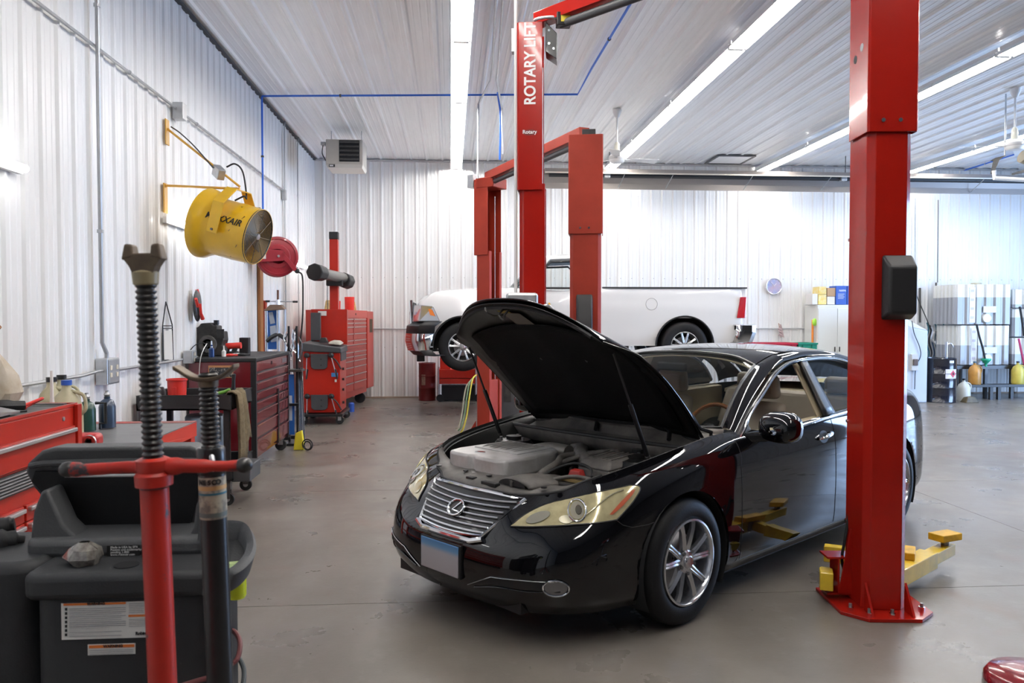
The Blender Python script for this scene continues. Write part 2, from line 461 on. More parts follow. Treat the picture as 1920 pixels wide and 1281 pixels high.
_a = _n.nodes.new('ShaderNodeMath'); _a.operation = 'ADD'; _a.inputs[1].default_value = .05; _a.use_clamp = True
_n.links.new(_f.outputs[0], _a.inputs[0]); _n.links.new(_a.outputs[0], _m.inputs[0])
_n.links.new(_g.outputs[0], _m.inputs[1]); _n.links.new(_b.outputs[0], _m.inputs[2])
_n.links.new(_m.outputs[0], _n.nodes['Material Output'].inputs[0])
leather = mat('beige_leather', (0.40, 0.35, 0.28), 0.5, var=.08, vscale=5)
cream = mat('cream_trim', (0.50, 0.43, 0.29), 0.6)
inblack = mat('interior_black', (0.012, 0.012, 0.013), 0.6)

def crn(A, idx, per):
    """Catmull-Rom resample of an array along axis 0 at the float positions idx"""
    A = np.asarray(A, float); n = len(A); out = []
    for q in idx:
        i = min(int(math.floor(q)), n - 2); t = q - i
        p0 = A[i - 1] if i > 0 else 2 * A[i] - A[i + 1]
        p1 = A[i]; p2 = A[i + 1]; p3 = A[i + 2] if i + 2 < n else 2 * A[i + 1] - A[i]
        out.append(0.5 * ((2 * p1) + (p2 - p0) * t + (2 * p0 - 5 * p1 + 4 * p2 - p3) * t * t + (3 * p1 - p0 - 3 * p2 + p3) * t ** 3))
    return np.array(out)

def shell(plan, keys, ncell=9, nrow=6, cuts=()):
    """plan: outline (x,y>=0) from front centre to rear centre; keys: {plan index: rows [(inset, z), ...]}.
    returns grid G[u][v] of points on the NEAR side (y<0)"""
    plan = np.array(plan, float); n = len(plan)
    ks = sorted(keys); R = len(keys[ks[0]])
    K = np.array([[keys[k][j] for j in range(R)] for k in ks], float)
    rows = np.zeros((n, R, 2))
    for i in range(n):
        for j in range(R):
            for c in range(2): rows[i, j, c] = np.interp(i, ks, K[:, j, c])
    # smooth normals
    T = np.zeros_like(plan)
    for i in range(n):
        a = plan[max(i - 1, 0)]; b = plan[min(i + 1, n - 1)]
        if i == 0: b = plan[1] * [1, 1]; a = plan[1] * [1, -1]
        if i == n - 1: a = plan[-2]; b = plan[-2] * [1, -1]
        T[i] = (b - a) / np.linalg.norm(b - a)
    Nn = np.stack([-T[:, 1], T[:, 0]], 1)                     # outward for front->side->rear, y>0
    G = np.zeros((n, R, 3))
    for i in range(n):
        for j in range(R):
            d, z = rows[i, j]
            p = plan[i] - Nn[i] * d
            G[i, j] = (p[0], max(p[1], 0) if i not in (0, n - 1) else 0, z)
    ui = np.linspace(0, n - 1, (n - 1) * ncell + 1)
    vi = np.linspace(0, R - 1, (R - 1) * nrow + 1)
    # mirrored ghost rows keep the nose and tail smooth
    ext = np.concatenate([[G[1] * [1, -1, 1]], G, [G[-2] * [1, -1, 1]]], 0)
    A = crn(ext, ui + 1, None)
    A = np.stack([crn(A[i], vi, None) for i in range(len(A))], 0)
    A[:, :, 1] = np.clip(A[:, :, 1], 0, None); A[0, :, 1] = 0; A[-1, :, 1] = 0
    A[:, :, 1] *= -1
    for c in cuts:                                            # a column of vertices exactly on each door cut
        side = [i for i in range(len(A)) if abs(A[i, len(vi) // 2, 1]) > .6]
        i = min(side, key=lambda q: abs(A[q, len(vi) // 2, 0] - c))
        A[i, :, 0] = c
    return A

def body_parts(A, arches, regions, gap=.0025):
    """cuts round wheel arches out of the grid and sorts the faces into named parts; returns {name: MB} for the near side"""
    A = A.copy(); nu, nv = A.shape[:2]
    inside = np.zeros((nu, nv), bool)
    for cx, cz, r in arches:
        d = np.hypot(A[:, :, 0] - cx, A[:, :, 2] - cz); ins = (d < r) & (np.abs(A[:, :, 1]) > .5)
        inside |= ins
    out = {}
    for i in range(nu - 1):
        for j in range(nv - 1):
            q = [(i, j), (i + 1, j), (i + 1, j + 1), (i, j + 1)]
            if all(inside[a] for a in q): continue
            P = []
            for a in q:
                p = A[a].copy()
                if inside[a]:
                    for cx, cz, r in arches:
                        v = np.array([p[0] - cx, p[2] - cz]); L_ = np.hypot(*v)
                        if L_ < r: v = v / max(L_, 1e-6) * r; p[0] = cx + v[0]; p[2] = cz + v[1]
                P.append(p)
            c = sum(P) / 4
            nm = regions(c, (P[0] + P[1] + P[2] + P[3]) / 4)
            if nm is None: continue
            # hairline gap at the door cuts
            out.setdefault(nm, MB()).add([tuple(p) for p in P], [(0, 1, 2, 3)])
    return out
def mirror(mb):
    m = MB(); m.v = [Vector((v.x, -v.y, v.z)) for v in mb.v]; m.f = [tuple(reversed(f)) for f in mb.f]; return m
def joined(*mbs):
    o = MB()
    for m in mbs: o.add(m.v, m.f)
    return o
def bvh_of(mb):
    return BVHTree.FromPolygons([tuple(v) for v in mb.v], mb.f)

# ---------------------------------------------------------------- black sedan
HD = math.radians(51.17)
CO = Vector((0.6768, 4.6922, 0))                            # floor below the front axle
DX = Vector((math.sin(HD), math.cos(HD), 0)); DY = Vector((-math.cos(HD), math.sin(HD), 0))
def carl(p):                                                # world point -> car point
    d = Vector(p) - CO; return Vector((d.dot(DX), d.dot(DY), d.z))
def cray(px, py):
    d = ray(px, py); return Vector((d.dot(DX), d.dot(DY), d.z))
CC = carl(CAM)
def cp(px, py, x=None, y=None, z=None):
    d = cray(px, py)
    for i, v in enumerate((x, y, z)):
        if v is not None: return CC + d * ((v - CC[i]) / d[i])
car = thing('sedan', 'black four-door sedan with its hood up and yellowed headlights', 'car', CO, PI / 2 - HD)

plan = [(-.935, 0), (-.930, .17), (-.912, .34), (-.868, .50), (-.795, .635), (-.69, .735), (-.555, .805), (-.38, .855), (-.15, .893),
        (.15, .905), (.50, .905), (.95, .908), (1.35, .91), (1.67, .91), (2.05, .91), (2.40, .908), (2.72, .905), (3.0, .893), (3.27, .865), (3.50, .815),
        (3.68, .725), (3.79, .60), (3.85, .43), (3.875, .22), (3.88, 0)]
#           bottom        lower        mid          bumper top   lamp low     shoulder     upper        top edge
keys = {0: [(.075, .165), (.018, .235), (.0, .34), (.010, .44), (.052, .505), (.115, .59), (.168, .655), (.200, .692)],
        2: [(.075, .165), (.018, .235), (.0, .34), (.012, .44), (.058, .510), (.120, .59), (.180, .655), (.220, .692)],
        3: [(.075, .165), (.018, .240), (.0, .34), (.015, .45), (.065, .530), (.130, .595), (.200, .655), (.260, .698)],
        5: [(.070, .170), (.015, .245), (.0, .36), (.008, .48), (.040, .565), (.110, .635), (.180, .695), (.250, .735)],
        6: [(.065, .172), (.013, .248), (.0, .37), (.003, .51), (.022, .605), (.070, .685), (.130, .745), (.205, .785)],
        7: [(.060, .175), (.012, .250), (.0, .39), (.001, .54), (.012, .650), (.042, .735), (.095, .795), (.165, .830)],
        9: [(.060, .180), (.012, .255), (.0, .42), (.0, .58), (.005, .715), (.022, .815), (.070, .880), (.145, .912)],
        10: [(.060, .180), (.014, .255), (.001, .42), (.0, .60), (.006, .745), (.022, .845), (.060, .915), (.125, .948)],
        11: [(.060, .180), (.016, .255), (.003, .42), (.0, .60), (.006, .76), (.020, .85), (.042, .905), (.062, .928)],
        13: [(.060, .180), (.016, .255), (.003, .42), (.0, .61), (.006, .78), (.020, .87), (.042, .935), (.062, .965)],
        15: [(.060, .180), (.012, .255), (.0, .42), (.0, .61), (.005, .79), (.020, .89), (.050, .96), (.085, .995)],
        17: [(.060, .185), (.012, .26), (.0, .42), (.0, .61), (.006, .79), (.025, .90), (.075, .98), (.150, 1.015)],
        19: [(.060, .20), (.012, .28), (.0, .42), (.0, .60), (.010, .78), (.035, .90), (.080, .98), (.150, 1.02)],
        21: [(.060, .22), (.012, .29), (.0, .42), (.0, .58), (.020, .74), (.050, .88), (.085, .98), (.150, 1.02)],
        24: [(.060, .24), (.012, .30), (.0, .42), (.0, .57), (.030, .70), (.055, .85), (.085, .98), (.150, 1.025)]}
A = shell(plan, keys, 9, 6, cuts=(.50, 1.67, 2.55))
AR, RA = .372, .372
arches = [(0, .334, AR), (2.776, .334, RA)]
full = MB()
def region(c, _):
    x, z = c[0], c[2]
    if x > 3.28 and z < .60: return 'rear_bumper'
    if x < -.40 and z < .66: return 'front_bumper'
    if x < -.55: return 'front_fender'
    if x < -.40: return 'front_fender'
    if x < .50: return 'front_fender' if z > .245 or x < 0 else 'rocker_panel'
    if z < .235 and x < 2.45: return 'rocker_panel'
    if x < 1.67: return 'front_door'
    if x < 2.55 and z > .235: return 'rear_door'
    return 'rear_quarter'
parts = body_parts(A, arches, region)
allnear = joined(*parts.values())
BV = bvh_of(joined(allnear, mirror(allnear)))
def onbody(px, py, off=0.0, bv=None):
    d = cray(px, py).normalized(); h = (bv or BV).ray_cast(CC, d)
    if h[0] is None: return None
    n = h[1] if h[1].dot(d) < 0 else -h[1]
    return h[0] + n * off
def pf(y, z, off=0.004):                                    # point on the nose seen from straight ahead
    h = BV.ray_cast(Vector((-3, y, z)), Vector((1, 0, 0)))
    if h[0] is None: return None
    n = h[1] if h[1].x < 0 else -h[1]
    return h[0] + n * off
def ps(x, z, off=0.004, near=True):                         # point on the side seen from straight beside
    h = BV.ray_cast(Vector((x, -3 if near else 3, z)), Vector((0, 1 if near else -1, 0)))
    if h[0] is None: return None
    n = h[1]
    if n.y * (-1 if near else 1) < 0: n = -n
    return h[0] + n * off
for nm, mb in parts.items():
    for sd in (mb, mirror(mb)):
        if nm in ('front_bumper', 'rear_bumper'):
            if sd is mb: part(nm, joined(mb, mirror(mb)), paintblack, car, smooth=50)
        else:
            part(nm, sd, paintblack, car, smooth=50)
def patch(poly, f, step=.02, off=0.0, thick=0.004):
    """polygon in any 2D plane -> fine mesh carried onto a surface by f(a,b)"""
    poly = [Vector((a, b)) for a, b in poly]
    n = len(poly)
    ed = []
    P = []
    for i in range(n):
        a, b = poly[i], poly[(i + 1) % n]; k = max(1, int((b - a).length / step))
        P += [a.lerp(b, t / k) for t in range(k)]
    m = len(P); ed = [(i, (i + 1) % m) for i in range(m)]
    x0 = min(p.x for p in poly); x1 = max(p.x for p in poly); y0 = min(p.y for p in poly); y1 = max(p.y for p in poly)
    def inside(q):
        c = False
        for i in range(n):
            a, b = poly[i], poly[(i + 1) % n]
            if (a.y > q.y) != (b.y > q.y) and q.x < (b.x - a.x) * (q.y - a.y) / (b.y - a.y) + a.x: c = not c
        return c
    inn = []
    x = x0 + step / 2
    while x < x1:
        y = y0 + step / 2
        while y < y1:
            q = Vector((x, y))
            if inside(q) and min((q - p).length for p in P) > step * .45: inn.append(q)
            y += step
        x += step
    r = delaunay_2d_cdt(P + inn, ed, [list(range(m))], 1, 1e-5)
    vs = [f(p.x, p.y) for p in r[0]]
    mb = MB(); ok = [v is not None for v in vs]
    mb.add([v if v is not None else (0, 0, 0) for v in vs], [tuple(t) for t in r[2] if all(ok[i] for i in t)])
    return mb
def dens(pts, n=10):
    out = []
    for i in range(len(pts) - 1):
        a, b = pts[i], pts[i + 1]
        out += [(a[0] + (b[0] - a[0]) * k / n, a[1] + (b[1] - a[1]) * k / n) for k in range(n)]
    return out + [pts[-1]]
def sm2(pts, n=6):
    return [(p.x, p.y) for p in catmull([(a, b, 0) for a, b in pts], n)]

# headlights: outline taken on the near lamp, the far one is its mirror image
LN = sm2([(957, 988), (985, 966), (1022, 948), (1075, 934), (1135, 921), (1180, 911)], 4) + sm2([(1180, 911), (1196, 912), (1199, 920), (1187, 940), (1170, 960), (1156, 975)], 4)[1:] + sm2([(1156, 975), (1120, 981), (1060, 986), (1000, 989), (957, 988)], 4)[1:-1]
def lamp_patch(poly, off, step=6.0): return patch(poly, lambda a, b: onbody(a, b, off), step)
lens = lamp_patch(LN, .006)
seal = [onbody(a, b, .004) for a, b in LN]
def circ(cx, cy, rx, ry, n=20, a=0): return [(cx + rx * math.cos(t) * math.cos(a) - ry * math.sin(t) * math.sin(a), cy + rx * math.cos(t) * math.sin(a) + ry * math.sin(t) * math.cos(a)) for t in [2 * PI * i / n for i in range(n)]]
for side in (1, -1):
    mm = (lambda q: q) if side == 1 else mirror
    hl = part('headlight', mm(lens), lamplens, car, smooth=50, label='yellowed headlight lens')
    part('lamp_seal', mm(MB().tube([p for p in seal if p], .004, 6, closed=True)), blackm, hl, smooth=1)
    part('projector_lens', mm(lamp_patch(circ(1083, 959, 13, 17), .011, 4)), lampclear, hl, smooth=60)
    part('projector_ring', mm(MB().tube([onbody(a, b, .010) for a, b in circ(1083, 959, 17, 21)], .0045, 6, closed=True)), chrome, hl, smooth=1)
    part('projector_core', mm(lamp_patch(circ(1086, 958, 6, 9), .014, 3)), lampdark, hl, smooth=60)
    part('lamp_bowl', mm(lamp_patch(circ(1010, 972, 24, 9, 20, -.35), .010, 4)), lampclear, hl, smooth=60)
    part('lamp_bowl', mm(lamp_patch(circ(1062, 976, 14, 8, 16, 0), .010, 4)), lampclear, hl, smooth=60)
    part('lamp_divider', mm(MB().tube([onbody(a, b, .009) for a, b in ((1098, 968), (1120, 950), (1145, 930), (1168, 920))], .004, 6, smooth=4)), lampclear, hl, smooth=1)
    part('amber_reflector', mm(lamp_patch([(1142, 966), (1148, 966), (1167, 949), (1186, 927), (1190, 919), (1184, 921), (1163, 942)], .012, 3)), reflred, hl, smooth=60)

# grille
gt, gb = .680, .503
def gy(t): return .255 + (.365 - .255) * t                  # half width: 0 bottom .. 1 top
gpoly = [(-gy(1), gt)] + [(y, gt - .010 * (1 - (y / .36) ** 2) * -1) for y in np.linspace(-.30, .30, 9)] + [(gy(1), gt), (gy(0), gb)] + [(y, gb - .012 * (1 - (y / .25) ** 2)) for y in np.linspace(.2, -.2, 7)] + [(-gy(0), gb)]
gr = part('grille', patch(gpoly, lambda a, b: pf(a, b, .003), .025), blackm, car, smooth=50, label='black grille with chrome bars')
part('grille_frame', MB().tube([pf(a, b, .008) for a, b in gpoly], .011, 8, closed=True), chrome, gr, smooth=1, label='chrome frame')
mb = MB()
for y0, y1 in ((-.21, .21),): pass
part('grille_frame', MB().tube([pf(a, b, .012) for a, b in [(-.27, gb - .012)] + [(y, gb - .030) for y in np.linspace(-.2, .2, 7)] + [(.27, gb - .012)]], .014, 8), chrome, gr, smooth=1, label='chrome lower bar')
for k in range(7):
    t = (k + .75) / 7.6; z = gb + (gt - gb) * t; w_ = gy(t) - .012
    part('grille_bar', MB().tube([pf(y, z - .008 * (1 - (y / .3) ** 2), .012) for y in np.linspace(-w_, w_, 15)], .0052, 6), alum, gr, smooth=1)
# badge: ring with a slanted L
bc = pf(0, .592, .02); bn = (pf(0, .56, 0) - pf(0, .62, 0)).normalized(); bu = Vector((0, -1, 0)); bv_ = -bn
em = part('badge', MB().tube([bc + bu * math.cos(t) * .058 + bv_ * math.sin(t) * .045 for t in [2 * PI * i / 32 for i in range(32)]], .0075, 8, closed=True), chrome, gr, smooth=1, label='chrome ring badge')
part('badge_letter', MB().tube([bc + bu * a + bv_ * b for a, b in ((.020, .036), (-.018, -.018), (.040, -.020))], .0065, 6), chrome, em, smooth=1)
part('badge_back', MB().prism([(.052 * math.cos(2 * PI * i / 24), .04 * math.sin(2 * PI * i / 24)) for i in range(24)], -.006, -.002, bc, bu, bv_), blackm, em)
# number plate (the numbers are blurred away in the photograph)
platem = bpy.data.materials.new('plate'); platem.use_nodes = True
_nt = platem.node_tree; _b = _nt.nodes['Principled BSDF']; _tc = _nt.nodes.new('ShaderNodeTexCoord'); _sp = _nt.nodes.new('ShaderNodeSeparateXYZ')
_cr = _nt.nodes.new('ShaderNodeValToRGB'); _nt.links.new(_tc.outputs['Generated'], _sp.inputs[0]); _nt.links.new(_sp.outputs[2], _cr.inputs[0]); _nt.links.new(_cr.outputs[0], _b.inputs['Base Color'])
_cr.color_ramp.elements[0].position = .0; _cr.color_ramp.elements[0].color = (.42, .40, .42, 1)
_cr.color_ramp.elements[1].position = .93; _cr.color_ramp.elements[1].color = (.10, .26, .50, 1)
e = _cr.color_ramp.elements.new(.66); e.color = (.46, .46, .49, 1)
e = _cr.color_ramp.elements.new(.80); e.color = (.16, .33, .55, 1)
_b.inputs['Roughness'].default_value = .4
pl = part('number_plate', MB().box((-.952, -.155, .285), (-.945, .155, .445)), platem, car, bevel=.008, label='blue and white number plate, blurred')
part('plate_holder', MB().box((-.945, -.165, .278), (-.925, .165, .452)), blackm, pl, bevel=.004)
# lower intake slits, fog lamps, bumper crease
for s in (1, -1):
    sl = [(s * y, z) for y, z in ((-.20, .262), (-.36, .300), (-.52, .300), (-.665, .312), (-.70, .325), (-.70, .345), (-.66, .352), (-.50, .345), (-.36, .335))]
    it = part('lower_intake', patch(sl, lambda a, b: pf(a, b, .0025), .025), inblack, car, smooth=50)
    part('intake_trim', MB().tube([pf(a, b, .006) for a, b in dens(sl[-3:] + sl[:1], 4)], .0022, 6), alum, it, smooth=1)
    part('intake_blade', MB().tube([pf(s * y, z, .006) for y, z in ((-.24, .258), (-.40, .290), (-.55, .293), (-.68, .305))], .004, 6, smooth=4), paintblack, it, smooth=1)
fgp = onbody(1041, 1103, .0)
for s in (1, -1):
    y0, z0 = (fgp.y, fgp.z); xf = lambda a, b: pf(s * (y0 + a), z0 + b, .010)
    fg = part('fog_lamp', patch(circ(0, 0, .040, .034, 24), lambda a, b: pf(s * (y0 + a), z0 + b, .006), .012), mat('fog_glass', (.22, .22, .23), .12, .8, coat=1), car, smooth=60)
    part('fog_lamp_ring', MB().tube([pf(s * (y0 + a), z0 + b, .008) for a, b in circ(0, 0, .045, .038, 24)], .0045, 6, closed=True), chrome, fg, smooth=1)
# shut lines
def seam(name, pts, r=.0022):
    part(name, MB().tube([p for p in pts if p], r, 5), inblack, car, smooth=1)
for near in (True, False):
    seam('door_gap', [ps(.50 + (.012 if z > .8 else 0), z, .0005, near) for z in np.linspace(.25, .93, 24)])
    seam('door_gap', [ps(1.67, z, .0005, near) for z in np.linspace(.25, .955, 24)])
    seam('door_gap', [ps(x, .243, .0005, near) for x in np.linspace(.50, 2.38, 30)])
    seam('door_gap', [ps(2.43 + .10 * math.sin(max(0, (z - .60)) * 2.6), z, .0005, near) for z in np.linspace(.45, .985, 20)])
s1 = [onbody(a, b, .0005) for a, b in dens([(1156, 976), (1168, 985), (1185, 989), (1215, 984), (1243, 973)], 5)]
seam('bumper_gap', s1); seam('bumper_gap', [Vector((p.x, -p.y, p.z)) for p in s1 if p])

# wheel arch liners, underbody, sills
for cx in (0, 2.776):
    for s in (-1, 1):
        mb = MB()
        pf_ = []
        n = 28
        rows_ = []
        for y in (.885, .60):
            rows_.append([Vector((cx + (AR + .004) * math.cos(t), s * y, .334 + (AR + .004) * math.sin(t))) for t in np.linspace(-.52, PI + .52, n)])
        mb.sheet(rows_)
        mb.prism([(cx + (AR + .004) * math.cos(t), .334 + (AR + .004) * math.sin(t)) for t in np.linspace(-.50, PI + .50, n)], 0, .004, (0, s * .60, 0), (1, 0, 0), (0, 0, 1))
        part('wheel_arch_liner', mb, inblack, car, smooth=1)
part('floor_pan', MB().box((.38, -.84, .17), (2.38, .84, .26)).box((-.84, -.5, .165), (-.40, .5, .24)).box((-.4, -.59, .2), (.4, .59, .3)).box((2.4, -.59, .2), (3.7, .59, .45)), inblack, car)

# ---- wheels
tyrem = mat('tyre', (0.009, 0.009, 0.010), 0.6, spec=.3, bump=.1, bscale=90)
rimm = mat('alloy_rim', (0.60, 0.61, 0.64), 0.20, 0.9, coat=.4)
rimdk = mat('rim_barrel', (0.20, 0.20, 0.20), 0.4, 0.8)
def make_wheel(parent, cx, y, s, R=.334, rr=.226, wd=.215, nsp=10, rim=rimm, z=None):
    """s=-1 near side (outer face towards -y)"""
    z = R if z is None else z
    c = (cx, y, z); ax = (0, s, 0)
    ty = part('tyre', MB().lathe([(rr - .012, -.150), (rr + .010, -wd + .01), (R - .045, -wd - .004), (R - .012, -wd + .022), (R, -wd + .05), (R, -.045), (R - .012, -.018), (R - .035, -.002), (R - .07, .004), (rr + .012, -.001), (rr + .002, -.008), (rr - .012, -.04)], c, ax, 56), tyrem, parent, smooth=35)
    w = part('wheel', MB().lathe([(rr + .002, -.006), (rr, .002), (rr - .010, .004), (rr - .016, -.004), (rr - .022, -.050), (rr - .035, -.16), (rr + .0, -.19)], c, ax, 56), rim, parent, smooth=35, label='alloy wheel')
    part('brake_disc', MB().lathe([(.03, -.09), (.148, -.09), (.150, -.11), (.03, -.11)], c, ax, 36), steel, w, smooth=35)
    part('wheel_well', MB().lathe([(.0, -.14), (rr - .03, -.14)], c, ax, 36), inblack, w)
    C_ = Vector(c); A_ = Vector(ax)
    for k in range(nsp):
        grp = k // 2; t = 2 * PI * (grp / (nsp / 2)) + (k % 2 - .5) * .52 + .3
        t0 = 2 * PI * (grp / (nsp / 2)) + (k % 2 - .5) * .42 + .3
        def P(r, a, h): return C_ + Vector((math.cos(a), 0, math.sin(a))) * r + A_ * h
        mb = MB()
        sec = []
        for r, a, h, hw, dp in ((.050, t0, -.018, .021, .03), (.11, t * .6 + t0 * .4, -.010, .0165, .028), (rr - .055, t, -.006, .0155, .022), (rr - .014, t, -.010, .020, .018)):
            tg = Vector((-math.sin(a), 0, math.cos(a)))
            sec.append([P(r, a, h - dp) - tg * hw, P(r, a, h - .006) - tg * hw, P(r, a, h) - tg * hw * .45, P(r, a, h - .005), P(r, a, h) + tg * hw * .45, P(r, a, h - .006) + tg * hw, P(r, a, h - dp) + tg * hw])
        mb.sheet(sec)
        part('spoke', mb, rim, w, smooth=30)
    part('hub', MB().lathe([(.060, -.045), (.062, -.020), (.052, -.012), (.034, -.010), (.034, -.002), (.028, .003), (.0, .005)], c, ax, 28), rim, w, smooth=30)
    for k in range(5):
        a = 2 * PI * k / 5 + .3 + PI / 5
        p = C_ + Vector((math.cos(a), 0, math.sin(a))) * .060 - A_ * .012
        part('lug_nut', MB().cyl(p, p - A_ * -.006, .0105, n=6), darksteel, w)
    return w
for cx in (0, 2.776):
    for s in (-1, 1): make_wheel(car, cx, s * .897, s)

# ---- greenhouse
def lerp(a, b, t): return [a[i] + (b[i] - a[i]) * t for i in range(3)]
belt = [(.56, -.805, .905), (.80, -.835, .918), (1.20, -.848, .940), (1.65, -.85, .965), (2.10, -.848, .985), (2.50, -.835, 1.000), (2.86, -.800, 1.010)]
rail = [(.62, -.790, .960), (.90, -.735, 1.120), (1.22, -.668, 1.270), (1.55, -.635, 1.338), (2.0, -.63, 1.352), (2.45, -.645, 1.300), (2.75, -.69, 1.185), (2.93, -.755, 1.060)]
rails = catmull(rail, 8); belts = catmull(belt, 8)
roofc = [(1.30, 1.372), (1.50, 1.400), (1.80, 1.415), (2.10, 1.408), (2.35, 1.385), (2.55, 1.345)]
# roof outline: near edge runs along the top of the pillars
redge = [(1.20, -.575, 1.305), (1.45, -.565, 1.362), (1.80, -.560, 1.382), (2.10, -.562, 1.376), (2.35, -.568, 1.350), (2.58, -.580, 1.305)]
rows_ = []
N_ = 24
ec = catmull(redge, 8); cc = catmull([(x, 0, z) for x, z in roofc], 8)
for e, c in zip(ec, cc):
    rows_.append([Vector((e.x + (c.x - e.x) * (1 - q * q), e.y * abs(q) * (1 if q < 0 else -1), e.z + (c.z - e.z) * (1 - abs(q) ** 2.4))) if True else None for q in np.linspace(-1, 1, 25)])
part('roof', MB().sheet(rows_), paintblack, car, smooth=50)
# windscreen
wb_ = [(.575, -.72, .965), (.47, -.5, .962), (.40, -.25, .958), (.375, 0, .956)]
wt_ = [(1.20, -.575, 1.300), (1.27, -.40, 1.345), (1.295, -.20, 1.362), (1.30, 0, 1.368)]
def symc(P): return catmull(P + [(x, -y, z) for x, y, z in reversed(P[:-1])], 5)
B_, T_ = symc(wb_), symc(wt_)
ws = [[b.lerp(t, k / 10) + Vector((-.020, 0, .030)) * math.sin(PI * k / 10) for b, t in zip(B_, T_)] for k in range(11)]
wsc = part('windscreen', MB().sheet(ws), cardglass, car, smooth=60)
part('windscreen_seal', MB().tube([r[0] for r in ws] + list(T_[1:-1]) + [r[-1] for r in reversed(ws)] + list(reversed(B_[1:-1])), .011, 6, closed=True), blackm, wsc, smooth=1)
stk = [onbody(a, b, 0) for a, b in ((0, 0),)]
# rear screen
rb_ = [(3.12, -.62, 1.075), (3.24, -.40, 1.085), (3.29, 0, 1.09)]; rt_ = [(2.58, -.580, 1.303), (2.56, -.35, 1.335), (2.55, 0, 1.343)]
B2, T2 = symc(rb_), symc(rt_)
rs = [[b.lerp(t, k / 8) + Vector((.02, 0, .03)) * math.sin(PI * k / 8) for b, t in zip(B2, T2)] for k in range(9)]
part('rear_screen', MB().sheet(rs), cardglass, car, smooth=60)
